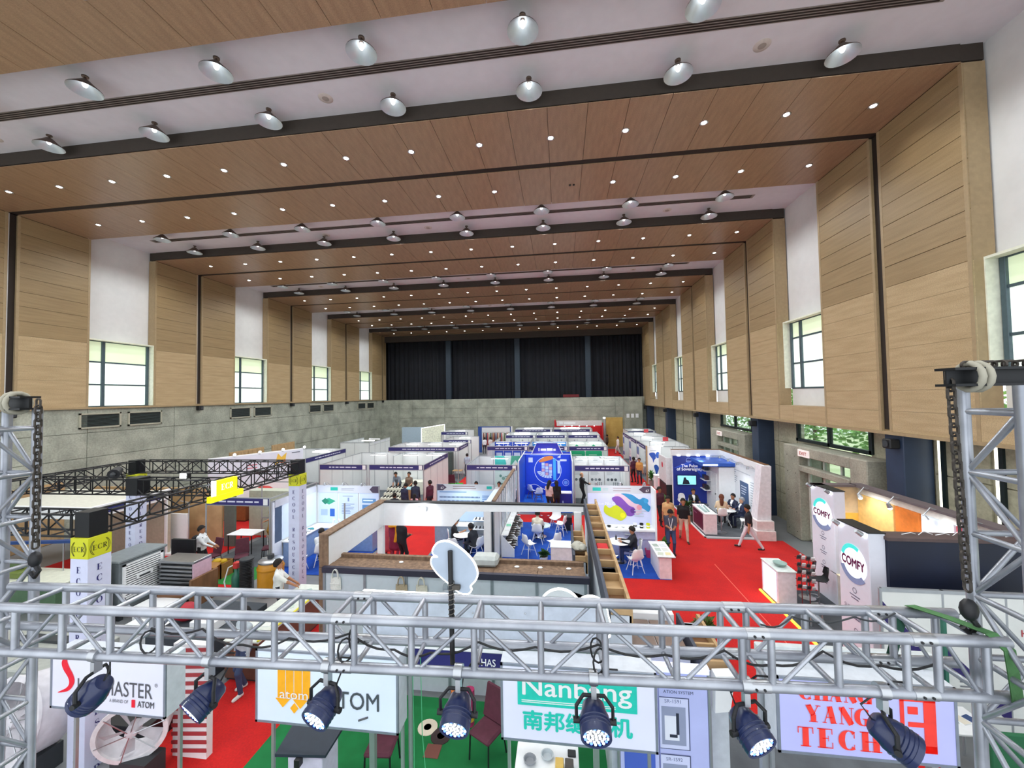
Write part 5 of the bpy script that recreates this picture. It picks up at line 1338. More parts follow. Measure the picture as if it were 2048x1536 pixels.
part(t, 'blade', MB().cbox(6.1, 17.7, .921, 6.22, 18.7, .95, .01), mat('#a9c4c0', .3)); part(t, 'blade', MB().obox((6.34, 18.2, .94), Vector((.05, .45, 0)), Vector((.03, -.004, 0)), UZ * .014), mat('#8fb0ac', .3)); part(t, 'stand', MB().tube([(6.2, 18.6, .94), (6.26, 18.75, 1.12), (6.3, 18.6, .94)], .012, 5), STEEL)
G_ = None
place('bar_white', bar_stool(CHW), (6.82, 17.85, .03), 0, 'white stool with chrome base under the long haired woman')
place('chair_white', chair_white, (7.95, 18.05, .03), 80, 'white shell chair beside the print wall of the navy stand')
place('chair_white', chair_white, (7.95, 19.35, .03), 120, 'white shell chair under the first man in a navy suit')
place('chair_white', chair_white, (8.05, 18.7, .03), 100, 'white shell chair under the grey haired man in a suit')
place('chair_white', chair_white, (6.45, 20.2, .03), 180, 'white shell chair under the suited man below the screen')
place('chair_white', chair_white, (6.2, 20.9, .03), 200, 'empty white shell chair under the navy wall')
t = thing('folding_table', 'glass table on crossed white legs among the suited men', 'table', (7.4, 18.8, .03))
part(t, 'table_top', MB().lathe([(.4, 0), (.42, .01), (.4, .02)], (7.4, 18.75, .74), 24), mat('#e2e8ea', .2)); 
for s in (-1, 1): part(t, 'leg', MB().tube([(7.4 - s * .28, 18.75 - .1 * s, .74), (7.4 + s * .3, 18.75 + .12 * s, .03)], .014, 6), CHW); part(t, 'leg', MB().tube([(7.4 - s * .1, 18.75 + .28 * s, .74), (7.4 + s * .1, 18.75 - .3 * s, .03)], .014, 6), CHW)
place('round_dark', round_table(mat('#2a2f36', .2), .38, .72), (6.55, 19.6, .03), 0, 'small dark glass table before the suited man below the screen')
for i in range(3): papers('brochure on the dark glass table', 6.45 + i * .12, 19.55 + .06 * i, .721, .14, .2, '#d4dae0', 25 * i, 'brochure', 'brochure', 'brochures on the dark glass table', .006)
plant('dark leafy plant in a white pot by the plum counter', (6.0, 19.75), 1.1, .4, 60, 21, '#e8e8e8', LEAFD)
plant('leafy plant on the floor before the dark glass table', (6.15, 19.3), .8, .35, 50, 22, '#4a4038', LEAFD)

# ---- world map stand and the white stand next to it
t = thing('exhibition_booth', 'white stand with a blue world map on its end wall', 'booth', (7.3, 25.8, 0))
panel_wall(t, (5.75, 27.3), (8.3, 27.3), 2.5); panel_wall(t, (8.3, 24.0), (8.3, 27.3), 2.5)
part(t, 'end_wall', MB().cbox(5.7, 26.9, 0, 6.6, 27.0, 2.55, .01), WHT); part(t, 'end_edge', MB().cbox(5.66, 26.86, 0, 5.72, 27.02, 2.58, .005), PLYW)
poster(t, (5.74, 26.89, .2), UX, UZ, .84, 2.25, '#eef1f5', [('ps', [(.1, .82), (.3, .86), (.55, .84), (.62, .7), (.5, .64), (.42, .56), (.36, .66), (.22, .74)], '#2f56b4'), ('ps', [(.6, .8), (.75, .88), (.9, .84), (.86, .72), (.7, .7)], '#3a66c4'), ('ps', [(.46, .46), (.66, .5), (.84, .4), (.7, .24), (.6, .16), (.56, .3)], '#2350a8'), ('lines', .2, .9, .5, .04, 1, '#9aa7b8')])
part(t, 'track_light', MB().cyl((6.2, 26.7, 2.6), (6.7, 26.7, 2.6), .04, n=8), LED_E); booth_light(t, (6.9, 25.4, 2.7), (6.9, 26.8, 1.0))
counter('white counter piled with catalogues by the map wall', 5.85, 6.6, 25.4, 25.9, .9, WHT, WHT)
plant('broad leaved plant standing by the map wall', (5.85, 26.5), 1.2, .42, 60, 31, '#8a8a86', LEAF, None, .16, .35)
plant('low green plant at the foot of the white counter', (6.75, 25.2), .6, .3, 50, 32, '#eeeeee', LEAF)
t = thing('exhibition_booth', 'white stand with a red dot logo behind the navy stand', 'booth', (7.2, 23.2, 0))
part(t, 'end_wall', MB().cbox(5.75, 22.5, 1.05, 5.85, 24.0, 2.5, .01), mat('#d5dade', .5)); part(t, 'front_wall', MB().cbox(5.75, 22.45, 1.0, 7.8, 22.52, 2.5, .01), mat('#dfe3e6', .5)); part(t, 'plinth', MB().cbox(5.75, 22.45, 0, 7.8, 23.9, 1.0, .01), mat('#1c262a', .5)); part(t, 'logo', MB().lathe([(0, 0), (.16, 0)], (5.745, 23.2, 2.0), 18, axis=(-1, 0, 0)), mat('#d8304a', .5))
part(t, 'green_base', MB().cbox(5.72, 22.5, 0, 5.76, 23.2, .35, .004), mat('#1e8a44', .5)); panel_wall(t, (7.8, 22.5), (7.8, 24.0), 2.5)
t = counter('pink fronted white display counter at the corner of the red aisle', 5.75, 6.1, 24.0, 24.35, 1.05, mat('#e6c4c8', .5), WHT)

# ---- long run of shell stands down the right aisle
for i, (a, b, lab) in enumerate(((27.5, 30.6, 'shell stand with picture posters at its aisle corner'), (30.7, 33.9, 'shell stand in the middle of the right aisle run'), (34.0, 37.2, 'far shell stand of the right aisle run with red logo plate'))):
    t = shell(lab, 5.75, 8.6, a, b, 'BR', front=False, side='L', tubes=1, step=1.0)
    if i != 1: part(t, 'logo_plate', MB().cbox(7.6, b - .3, 2.5, 8.0, b - .25, 2.8, .01), mat('#d64a52', .5))
    poster(t, (5.72, b - .05, .4), -UY, UZ, .9, 1.9, '#e3e8ee', [('r', .1, .6, .8, .3, '#5a7ab0'), ('lines', .1, .3, .7, .2, 4, '#8b98a8'), ('r', .1, .05, .8, .18, '#2d58a8')])
    for k in range(4): part(t, 'wall_shelf', MB().cbox(6.3, b - .35, .5 + k * .4, 7.6, b - .05, .53 + k * .4, .004), WHT)
    booth_light(t, (7.2, a + 1.0, 2.6), (7.2, b - .3, .8))
for i, (y, l) in enumerate(((29.5, 'white draped table at the first shell stand of the right aisle'), (32.5, 'white draped table at the middle shell stand of the right aisle'))): desk(l, 6.0, 7.4, y, y + .6, .76, WHT)
shell('last white shell stand of the right aisle near the end wall', 6.4, 9.0, 38.4, 41.2, 'BLR', tubes=1)

# ---- comfort textile stand (two lit white piers)
t = thing('exhibition_booth', 'white and black stand with two lit piers under a teal arc logo', 'booth', (7.4, 10.6, 0))
part(t, 'platform', MB().box(6.0, 8.5, .004, 9.0, 12.85, .05), mat2('dark_carpet', '#3c4147', '#484d54', scale=2, rough=.95, bump=.15))
part(t, 'edge_light', MB().box(5.94, 8.5, .0, 6.0, 12.85, .045), mat('#ffb23a', .5, em=2.5, var=0))
PIER = mat('#e3e6f2', .4, var=.02)
def pier(x, ya, yb, zt, big):
    p = part(t, 'pier', MB().cbox(x, ya, .05, x + .3, yb, zt, .01), PIER)
    part(p, 'pier_top', MB().box(x - .01, ya - .01, zt, x + .31, yb + .01, zt + .02), BLK)
    w = yb - ya; yc = (ya + yb) / 2
    part(p, 'halo', MB().lathe([(0, .001), (w * .42, .001)], (x - .004, yc, zt - .75), 26, axis=(-1, 0, 0)), mat('#f6fbff', .4, em=.9, var=0))
    letters(p, 'COMFY', (x - .012, yc, zt - .75), -UY, UZ, w * .74, .2 if big else .19, mat('#6a1a4c', .4), .045, .004)
    arc = MB()
    for k in range(9):
        a0, a1 = math.radians(60 + k * 12), math.radians(72 + k * 12)
        arc.add([(x - .01, yc - R * math.cos(a), zt - .72 + R * math.sin(a)) for R, a in ((w * .3, a0), (w * .4, a0), (w * .4, a1), (w * .3, a1))], [(0, 1, 2, 3)])
    part(p, 'logo_arc', arc, mat('#3fd0c8', .4, em=.6))
    arc = MB()
    for k in range(10):
        a0, a1 = math.radians(200 + k * 12), math.radians(212 + k * 12)
        arc.add([(x - .01, yc - R * math.cos(a), zt - .78 + R * math.sin(a)) for R, a in ((w * .32, a0), (w * .46, a0), (w * .46, a1), (w * .32, a1))], [(0, 1, 2, 3)])
    part(p, 'logo_arc', arc, mat('#8a9fc8', .4))
    pr = MB()
    for k in range(4):
        zz = zt - 1.45 - k * .42
        pr.box(x - .006, yc - .14, zz, x - .002, yc + .14, zz + .02).box(x - .006, yc - .1, zz - .06, x - .002, yc + .1, zz - .04)
        pr.lathe([(.045, 0), (.06, 0)], (x - .004, yc, zz + .12), 12, axis=(-1, 0, 0), cap=False)
    part(p, 'icon', pr, mat('#6d6f86', .5), kind='stuff')
    for yy in (ya + .1, yb - .1): s = part(p, 'spotlight', MB().cyl((x - .16, yy, zt + .02), (x - .05, yy, zt - .06), .04, .05, n=10), RAIL, smooth=.8); part(s, 'lamp_face', MB().ball((x - .04, yy, zt - .07), .035, 8), LED_E)
    return p
pier(7.6, 12.0, 13.0, 3.24, False); p2 = pier(6.03, 8.56, 9.42, 3.24, True)
letters(p2, 'SUSTAINABLE', (6.02, 8.98, 1.5), -UY, UZ, .6, .08, mat('#4a4c6a', .5), 0, .004); letters(p2, 'COMFORTER', (6.02, 9.03, 1.36), -UY, UZ, .5, .08, mat('#4a4c6a', .5), 0, .004)
fl_ = MB()
for i in range(9): fl_.ball((6.025, 8.75 + .12 * math.sin(i * 2.1), .45 + i * .045), (.005, .04, .04), 8)
part(p2, 'coral_print', fl_, mat('#d8564e', .5))
BKW = mat('#0f1a34', .5, var=.25, scale=1.5)
part(t, 'side_wall', MB().box(6.33, 8.5, .05, 9.0, 8.6, 3.14), BKW); part(t, 'side_wall_top', MB().box(6.3, 8.46, 3.14, 9.05, 8.85, 3.2), mat('#5a4a4a', .7))
part(t, 'rear_wall', MB().box(8.85, 8.6, .05, 9.0, 13.0, 3.2), mat('#e6e2da', .5)); part(t, 'rear_wall_top', MB().box(8.7, 8.5, 3.2, 9.05, 13.05, 3.26).box(7.6, 12.75, 3.2, 8.75, 13.05, 3.26), mat('#6a5f62', .7))
part(t, 'end_wall', MB().box(7.9, 12.9, .05, 8.9, 13.0, 3.2), mat('#d9c3a0', .5))
for i, (a, b, c) in enumerate(((11.6, 12.85, '#e0b872'), (10.85, 11.55, '#d8772c'), (10.0, 10.8, '#dfe8f2'), (8.7, 9.95, '#a33848'))):
    pn = part(t, 'display_panel', MB().cbox(8.8, a, 1.4, 8.86, b, 3.0, .01), mat(c, .6, em=.15, var=.1))
    if i == 2: part(pn, 'ring_light', MB().lathe([(.0, 0), (.3, .0), (.34, -.03)], (8.78, (a + b) / 2, 2.35), 26, axis=(-1, 0, 0)), mat('#ffffff', .4, em=5, var=0))
    if i == 3: part(pn, 'pattern', MB().ball((8.8, 9.1, 2.4), (.02, .25, .2), 10).ball((8.8, 9.6, 2.2), (.02, .2, .25), 10), mat('#e8d8d4', .6))
part(t, 'low_panel', MB().box(8.3, 12.86, .05, 8.85, 12.9, 2.4), mat('#e9b64e', .6, em=.1))
for i in range(4):
    yy = 12.3 - i * 1.0; s = part(t, 'spotlight', MB().tube([(8.85, yy, 3.2), (8.6, yy, 3.3), (8.45, yy, 3.12)], .015, 5).cyl((8.45, yy, 3.12), (8.5, yy, 3.02), .04, .06, n=10), RAIL, smooth=.8); part(s, 'lamp_face', MB().ball((8.5, yy, 3.0), .05, 8), LED_E)
booth_light(t, (8.2, 12.0, 3.15), (8.85, 12.1, 2.0)); booth_light(t, (8.2, 10.2, 3.15), (8.85, 10.2, 2.0)); booth_light(t, (7.0, 11.2, 3.2), (7.0, 11.4, 0))
w = MB(); rnd = random.Random(8)
for i in range(7):
    x = 6.7 + i * .3; w.tube([(x, 8.66, 3.21), (x + .12, 8.6 + .1 * (i % 2), 3.27), (x + .28, 8.7, 3.21)], .008, 4)
part(t, 'loose_wire', w, WHT)
t = counter('lit white counter with a glowing round emblem on its face', 6.02, 6.5, 11.9, 12.8, 1.0, mat('#eeeaf0', .4), mat('#dfe8e6', .3))
part(t, 'light_panel', MB().cbox(6.0, 12.0, .1, 6.02, 12.7, .92, .004), mat('#cfd8f4', .4, em=.9, var=0)); part(t, 'emblem', MB().lathe([(0, .003), (.26, .003)], (6.0, 12.3, .5), 22, axis=(-1, 0, 0)), mat('#ffffff', .4, em=4, var=0))
single('glass_bowl', MB().lathe([(.04, 0), (.15, .05), (.18, .11), (.165, .11), (.13, .055), (.0, .02)], (6.26, 12.25, 1.0), 20), mat('#bcd6d0', .1, trans=.6, var=0), 'round glass bowl on the lit white counter', 'bowl', (6.26, 12.25, 1.0), smooth=.8)
t = thing('wire_rack', 'dark red wire rack of small leaflets beside the lit counter', 'rack', (6.62, 11.75, .05))
WR = mat('#7a2a2e', .5)
for x, zt in ((6.55, 1.55), (6.75, 1.45)): part(t, 'pole', MB().cyl((x, 11.75, .05), (x, 11.75, zt), .012, n=6), WR); part(t, 'knob', MB().ball((x, 11.75, zt), .03, 8), STEEL)
for k in range(5):
    zz = .62 + k * .2; part(t, 'tray', MB().tube([(6.42, 11.68, zz + .05), (6.88, 11.68, zz - .02), (6.88, 11.8, zz - .02), (6.42, 11.8, zz + .05)], .008, 5), WR)
    for j in range(4): part(t, 'leaflet', MB().obox((6.48 + j * .12, 11.72, zz + .07 - j * .018), Vector((.045, 0, 0)), Vector((0, .006, .01)), Vector((0, -.02, .055))), WHT if j % 2 else DARKG)
part(t, 'foot', MB().bar((6.45, 11.75, .06), (6.85, 11.75, .06), .03).bar((6.55, 11.6, .06), (6.55, 11.9, .06), .03), WR)
place('bar_black', bar_stool(BLK), (7.06, 12.42, .05), 65, 'black bar stool with chrome base nearer the far pier')
place('bar_black', bar_stool(BLK), (7.1, 11.95, .05), 75, 'black bar stool with chrome base nearer the white cabinet')
t = counter('cream display cabinet with open top drawer of samples', 7.62, 8.1, 11.55, 12.22, .95, mat('#e6e4da', .4), mat('#efe4c4', .5))
box_thing('sample_tray', 'dark sample tray lying on the cream cabinet', 'tray', 7.66, 11.65, .95, 8.0, 11.95, .99, DARKG); box_thing('camera_prop', 'small dark device standing at the back of the cream cabinet', 'device', 7.85, 12.0, .95, 8.02, 12.14, 1.08, BLK, .02)
desk('low white side table on the dark platform', 6.25, 6.6, 10.9, 11.2, .42, WHT)
place('chair_wood', shell_chair(CHW, STEEL), (7.2, 10.2, .05), -70, 'white shell chair alone on the dark platform')
box_thing('display_case', 'dark case with orange insert against the print pier', 'case', 6.4, 9.6, .05, 6.9, 10.0, .62, mat('#2a2018', .5, var=.3), .02)

# ---- printed partition panels in front of the black wall
t = thing('exhibition_booth', 'white partition stand with diagonal navy stripes and crest logos', 'booth', (7, 7.8, 0))
for x0, x1, lab in ((5.72, 6.68, 0), (6.7, 7.66, 1), (7.68, 8.64, 2)):
    els = [('p', [(0, .93), (0, .8), (1, .3), (1, .43)], '#2a1f66'), ('ring', .55, .86, .09, .02, '#6a6f74'), ('c', .55, .83, .035, '#8a8f94'), ('lines', .3, .45, .5, .1, 3, '#7d8288')]
    if lab == 0: els += [('ring', .28, .62, .06, .012, '#5d6266'), ('r', .6, .36, .12, .08, '#b8323a'), ('lines', .5, .6, .2, .05, 1, '#ffffff')]
    if lab == 1: els = [('ring', .3, .84, .08, .02, '#6a6f74'), ('lines', .4, .7, .3, .05, 1, '#2a2f34'), ('p', [(0, .62), (0, .5), (1, .1), (1, .22)], '#2a1f66'), ('lines', .2, .3, .5, .1, 3, '#7d8288')]
    if lab == 2: els = [('ring', .5, .86, .12, .025, '#7a7f84'), ('t', 'Holopok', .5, .74, .6, None, '#b84a50', .02), ('t', 'TEN', .55, .5, .4, None, '#2a2f34', .03)]
    poster(t, (x0, 7.86, 0), UX, UZ, x1 - x0, 2.44, '#e4e7e4', els, name='wall_panel', th=.04)
for x in (5.7, 6.69, 7.67, 8.65): part(t, 'upright', MB().cyl((x, 7.88, 0), (x, 7.88, 2.5), .028, n=8), RAIL, smooth=.8)
part(t, 'rail', MB().box(5.7, 7.85, 2.44, 8.65, 7.91, 2.5), RAIL)
panel_wall(t, (8.65, 6.2), (8.65, 7.86), 2.5); part(t, 'door_strip', MB().box(6.63, 7.8, 0, 6.68, 7.86, 2.2), mat('#2f6f5c', .5))
desk('white sample table at the foot of the striped partition', 5.8, 6.6, 6.9, 7.5, .76, WHT)
for i in range(4): papers('catalogue on the sample table by the striped partition', 5.95 + i * .17, 7.2, .76, .14, .2, ['#c23a40', '#2f6f5c', '#e0d8c8', '#334a7a'][i], 8 * i, 'catalogue', 'catalogue', 'catalogues by the striped partition')
box_thing('green_board', 'dark green cloth board leaning in the far right stand', 'board', 5.6, 6.0, 0, 6.9, 6.06, 1.5, mat('#1d5f3c', .8))
# ================================================================== STANDS, LEFT SIDE
# ---- pylon stand: three lettered towers carrying black lattice girders
YEL = mat('#c9cc1e', .5, var=.03); TOWER = mat('#cdd2ea', .5, var=.03); INK = mat('#2a2a6a', .5); INKY = mat('#4a4a18', .5)
def pylon(label, cx, cy, zt=3.84, w=.34):
    t = thing('sign_tower', label, 'tower', (cx, cy, 0))
    h = w / 2
    part(t, 'shaft', MB().cbox(cx - h, cy - h, 0, cx + h, cy + h, zt - .34, .004), TOWER)
    cap = part(t, 'cap', MB().cbox(cx - h - .003, cy - h - .003, zt - .34, cx + h + .003, cy + h + .003, zt, .004), YEL)
    part(t, 'head_block', MB().cbox(cx - h + .03, cy - h + .03, zt, cx + h - .03, cy + h - .03, zt + .42, .004), BLKM)
    for (c, ux) in (((cx, cy - h, 0), UX), ((cx + h, cy, 0), UY)):
        c = Vector(c); m = MB()
        serif(m, 'ECR', c + UZ * (zt - .18), ux, UZ, .085, .85, K=.18, out=.006)
        n = ux.cross(UZ)
        for s in (-1, 1):
            for rr in (.125, .145): m.tube([c + n * .006 + ux * (s * rr * math.cos(a)) + UZ * (zt - .18 + .15 * math.sin(a)) for a in [math.radians(-50 + 100 * i / 6) for i in range(7)]], .0035, 4)
        part(cap, 'lettering', m, INKY)
        m = MB(); serif(m, 'ECOOL RESOURCES LTD.', c + UZ * (zt - .52), ux, UZ, .105, K=.2, vertical=.1845, out=.004)
        part(t, 'lettering', m, INK)
    return t
pylon('near white tower with stacked navy letters and a yellow cap', -8.0, 5.68)
pylon('white lettered tower at the corner beside the pale blue poster stand', -7.98, 10.84)
pylon('white lettered tower at the far corner near the concrete wall', -13.38, 10.66)
pylon('white lettered tower half hidden behind the chain at the left', -13.4, 5.6)
def lattice(label, a, b, z0=3.86, h=.36, w=.3, bays=11, r=.014):
    a, b = Vector((a[0], a[1], 0)), Vector((b[0], b[1], 0)); d = (b - a).normalized(); L = (b - a).length; s = Vector((-d.y, d.x, 0)) * w / 2
    t = thing('lattice_girder', label, 'girder', tuple(a + UZ * z0))
    for k in (-1, 1):
        for z in (z0, z0 + h): part(t, 'chord', MB().tube([a + s * k + UZ * z, b + s * k + UZ * z], r * 1.4, 6), BLKM)
    for i in range(bays + 1):
        p = a + d * (L * i / bays)
        part(t, 'strut', MB().tube([p + s + UZ * z0, p + s + UZ * (z0 + h)], r, 5).tube([p - s + UZ * z0, p - s + UZ * (z0 + h)], r, 5).tube([p - s + UZ * z0, p + s + UZ * z0], r, 5).tube([p - s + UZ * (z0 + h), p + s + UZ * (z0 + h)], r, 5), BLKM)
        if i < bays:
            q = a + d * (L * (i + 1) / bays); u, v = (z0, z0 + h) if i % 2 else (z0 + h, z0)
            part(t, 'diagonal', MB().tube([p + s + UZ * u, q + s + UZ * v], r, 5), BLKM); part(t, 'diagonal', MB().tube([p - s + UZ * u, q - s + UZ * v], r, 5), BLKM)
    return t
lattice('black lattice girder from the near tower to the corner tower by the poster stand', (-8.0, 5.86), (-7.98, 10.66))
lattice('black lattice girder between the two rear lettered towers', (-13.2, 10.75), (-8.16, 10.84))
lattice('black lattice girder leading left from the near lettered tower', (-13.2, 5.62), (-8.18, 5.68))
lattice('black lattice girder joining the two towers nearest the concrete wall', (-13.4, 5.8), (-13.38, 10.48))
lattice('black lattice girder crossing the middle of the tower stand', (-13.25, 8.2), (-8.13, 8.3))
box_thing('girder_node', 'black square node in the middle of the centre girder', 'girder node', -10.46, 8.08, 3.84, -10.14, 8.4, 4.26, BLKM)
t = thing('stage_light', 'black spotlight sitting on the middle lattice girder', 'spotlight', (-10.9, 8.26, 4.24))
part(t, 'body', MB().cyl((-10.9, 8.26, 4.42), (-10.75, 8.05, 4.36), .1, .12, n=12), BLK, smooth=.7); part(t, 'yoke', MB().tube([(-11.0, 8.2, 4.4), (-11.0, 8.25, 4.23), (-10.75, 8.25, 4.23), (-10.75, 8.2, 4.4)], .015, 5), BLK); part(t, 'lamp_face', MB().ball((-10.74, 8.03, 4.355), .06, 8), DARKG)
t = thing('yellow_sign', 'glowing yellow sign fixed to the girder beside the tower stand', 'sign', (-7.8, 8.1, 3.86))
YG = mat('#f2ec00', .4, em=.8, var=.02)
part(t, 'panel', MB().cbox(-7.83, 7.8, 3.95, -7.73, 8.37, 4.28, .006), YG)
part(t, 'ledge', MB().cbox(-7.83, 7.66, 3.82, -7.72, 8.54, 3.955, .006), YG)
part(t, 'edge', MB().box(-7.83, 7.775, 3.95, -7.73, 7.8, 4.29), LED_E)
m = MB(); serif(m, 'ECR', (-7.73, 8.09, 4.12), UY, UZ, .13, .85, K=.2, out=.006); part(t, 'lettering', m, mat('#fbfbe0', .5, em=1.0))
t = thing('flood_lamp', 'very bright white flood lamp beside the yellow sign', 'lamp', (-8.9, 8.3, 4.24))
part(t, 'housing', MB().cbox(-9.0, 8.1, 4.26, -8.8, 8.22, 4.4, .02), BLK); part(t, 'lamp_face', MB().box(-8.98, 8.085, 4.275, -8.82, 8.1, 4.385), mat('#ffffff', .4, em=20, var=0)); part(t, 'bracket', MB().bar((-8.9, 8.16, 4.22), (-8.9, 8.16, 4.28), .03), BLK)

# ---- machinery shown on the tower stand
t = thing('air_cooler', 'large grey air cooler with white louvred side panels', 'air cooler', (-12.6, 9.9, 0))
GC = mat('#6c7478', .5); part(t, 'housing', MB().cbox(-13.1, 9.35, .25, -12.25, 10.6, 1.6, .02), GC); part(t, 'lid', MB().cbox(-13.14, 9.31, 1.6, -12.21, 10.64, 1.68, .02), mat('#7d8588', .5)); [part(t, 'stand_leg', MB().box(x_, y_, 0, x_ + .1, y_ + .1, .25), DARKG) for x_, y_ in ((-13.05, 9.4), (-12.4, 9.4), (-12.4, 10.45), (-13.05, 10.45))]
part(t, 'louvre_frame', MB().box(-12.25, 9.42, .55, -12.22, 10.52, .6).box(-12.25, 9.42, 1.48, -12.22, 10.52, 1.53).box(-12.25, 9.42, .55, -12.22, 9.5, 1.53).box(-12.25, 10.44, .55, -12.22, 10.52, 1.53), WHT)
for i in range(14): part(t, 'louvre', MB().bar((-12.225, 9.48, .63 + i * .062), (-12.225, 10.46, .63 + i * .062), .03, .02, up=(.7, 0, 1)), WHT)
part(t, 'name_plate', MB().box(-12.2, 9.75, 1.0, -12.19, 10.2, 1.12), WHT); part(t, 'name_print', MB().box(-12.19, 9.82, 1.03, -12.188, 10.12, 1.08), DARKG)
for i in range(12): part(t, 'louvre', MB().bar((-13.02, 9.335, .63 + i * .072), (-12.55, 9.335, .63 + i * .072), .03, .025, up=(0, -.7, 1)), WHT)
t = thing('metal_rack', 'silver stack of metal trays with black gaps beside the air cooler', 'rack', (-11.49, 10.6, 0))
part(t, 'top', MB().cbox(-12.16, 10.3, 1.22, -10.94, 10.9, 1.3, .01), STEEL); part(t, 'end_panel', MB().cbox(-10.99, 10.3, .1, -10.94, 10.9, 1.22, .005), mat('#d8b4c4', .4)); part(t, 'core', MB().box(-12.12, 10.36, .1, -10.99, 10.88, 1.22), BLK)
for i in range(9): part(t, 'tray', MB().cbox(-12.16, 10.28, .18 + i * .115, -10.98, 10.9, .24 + i * .115, .01), STEEL); part(t, 'knob', MB().ball((-12.10, 10.26, .21 + i * .115), .025, 6), BLK)
part(t, 'foot', MB().box(-12.12, 10.3, 0, -12.04, 10.88, .1).box(-11.06, 10.3, 0, -10.98, 10.88, .1), DARKG)
box_thing('board', 'tall black and brown board standing behind the air cooler', 'board', -12.85, 11.3, 0, -12.0, 11.4, 1.55, BLK); box_thing('board', 'brown plywood board leaning beside the metal rack', 'board', -10.88, 10.1, 0, -10.8, 11.0, .85, BROWN)
single('board', MB().obox((-11.35, 9.98, .36), Vector((.36, .05, 0)), Vector((-.01, .02, 0)), UZ * .36), BROWN, 'slanted brown panel between the metal rack and the aisle', 'board', (-11.35, 9.98, 0))
box_thing('carton', 'white flat carton in front of the metal rack', 'carton', -11.9, 9.4, 0, -11.0, 9.95, .42, WHT); box_thing('carton', 'long white carton lying near the near tower', 'carton', -11.0, 8.2, 0, -9.6, 8.8, .5, WHT)
t = thing('milk_barrel', 'big yellow round barrel tank with a steel lid', 'barrel', (-9.2, 11.25, 0))
YB_ = mat('#c98a1c', .4, var=.06)
part(t, 'body', MB().lathe([(.3, 0), (.36, .04), (.37, .85), (.33, .96), (.3, 1.0)], (-9.2, 11.25, 0), 28), YB_, smooth=.6); part(t, 'band', MB().lathe([(.375, .78), (.385, .8), (.385, .84), (.375, .86)], (-9.2, 11.25, 0), 28, cap=False), YB_, smooth=.6); part(t, 'lid', MB().lathe([(.34, 1.0), (.35, 1.04), (.3, 1.07), (.0, 1.09)], (-9.2, 11.25, 0), 28), STEEL, smooth=.6); part(t, 'motor', MB().cbox(-9.28, 11.18, 1.08, -9.12, 11.32, 1.22, .02), DARKG); part(t, 'lid_bar', MB().bar((-9.5, 11.25, 1.08), (-8.9, 11.25, 1.08), .05, .03), STEEL)
t = thing('filter_stack', 'black ribbed cylinder beside the yellow barrel', 'cylinder', (-9.95, 11.15, 0)); part(t, 'body', MB().lathe([(r_, z_) for i in range(22) for r_, z_ in ((.17, i * .048), (.2, i * .048 + .024))] + [(.17, 1.06)], (-9.95, 11.15, 0), 20), BLK); part(t, 'cap', MB().lathe([(.2, 1.06), (.2, 1.1), (.05, 1.13)], (-9.95, 11.15, 0), 20), DARKG)
t = thing('spray_machine', 'green and silver sprayer standing beside the black cylinder', 'machine', (-10.35, 11.2, 0)); part(t, 'tank', MB().lathe([(.1, 0), (.14, .05), (.14, .5), (.08, .6), (.05, .75)], (-10.35, 11.2, 0), 16), mat('#2f6a58', .4), smooth=.7); part(t, 'head', MB().cbox(-10.43, 11.12, .75, -10.27, 11.28, .95, .02), mat('#c43a34', .5)); part(t, 'hose', MB().tube([(-10.35, 11.2, .9), (-10.55, 11.1, .8), (-10.6, 11.0, .4), (-10.45, 10.95, .05)], .02, 6), WHT, smooth=1); part(t, 'base', MB().cbox(-10.5, 11.05, 0, -10.2, 11.35, .06, .01), mat('#1d2f6a', .5))

# ---- stand behind with a sewing table and burgundy chairs
t = shell('open corner stand with burgundy chairs under a navy name board', -13.2, -10.6, 12.9, 15.6, '', tubes=0, text=None)
part(t, 'rear_rail', MB().bar((-13.2, 15.6, .9), (-10.6, 15.6, .9), .04), RAIL)
for x in (-13.2, -10.6): part(t, 'upright', MB().cyl((x, 15.6, 0), (x, 15.6, 2.5), .025, n=8), RAIL)
part(t, 'top_rail', MB().bar((-13.2, 15.6, 2.48), (-10.6, 15.6, 2.48), .04).bar((-13.2, 12.9, 2.48), (-13.2, 15.6, 2.48), .04).bar((-10.6, 12.9, 2.48), (-10.6, 15.6, 2.48), .04), RAIL)
desk('white topped worktable in the burgundy chair stand', -13.3, -12.2, 13.9, 14.6, .76, WHT, BLK)
place('banquet', banquet, (-12.75, 12.7), 165, 'burgundy chair by the man in the white shirt'); place('banquet', banquet, (-11.6, 12.75), 215, 'burgundy chair nearest the yellow barrel'); place('banquet', banquet, (-11.2, 13.6), 120, 'burgundy chair behind the pile of black tools')
t = thing('tool_pile', 'pile of black machine heads on a steel table', 'machine', (-11.0, 14.2, 0))
part(t, 'table_top', MB().cbox(-11.6, 13.9, .7, -10.75, 14.6, .74, .005), STEEL)
for x in (-11.55, -10.8):
    for y in (13.95, 14.55): part(t, 'leg', MB().cyl((x, y, 0), (x, y, .7), .015, n=6), CHW)
rnd = random.Random(11)
for i in range(14):
    x, y, z = -11.5 + rnd.random() * .7, 14.0 + rnd.random() * .5, .76 + rnd.random() * .25
    part(t, 'machine_head', MB().tube([(x, y, z), (x + rnd.uniform(-.1, .1), y + .1, z + .14), (x + rnd.uniform(-.2, .2), y, z + .2)], [.05, .045, .02], 6), BLK, smooth=.8)
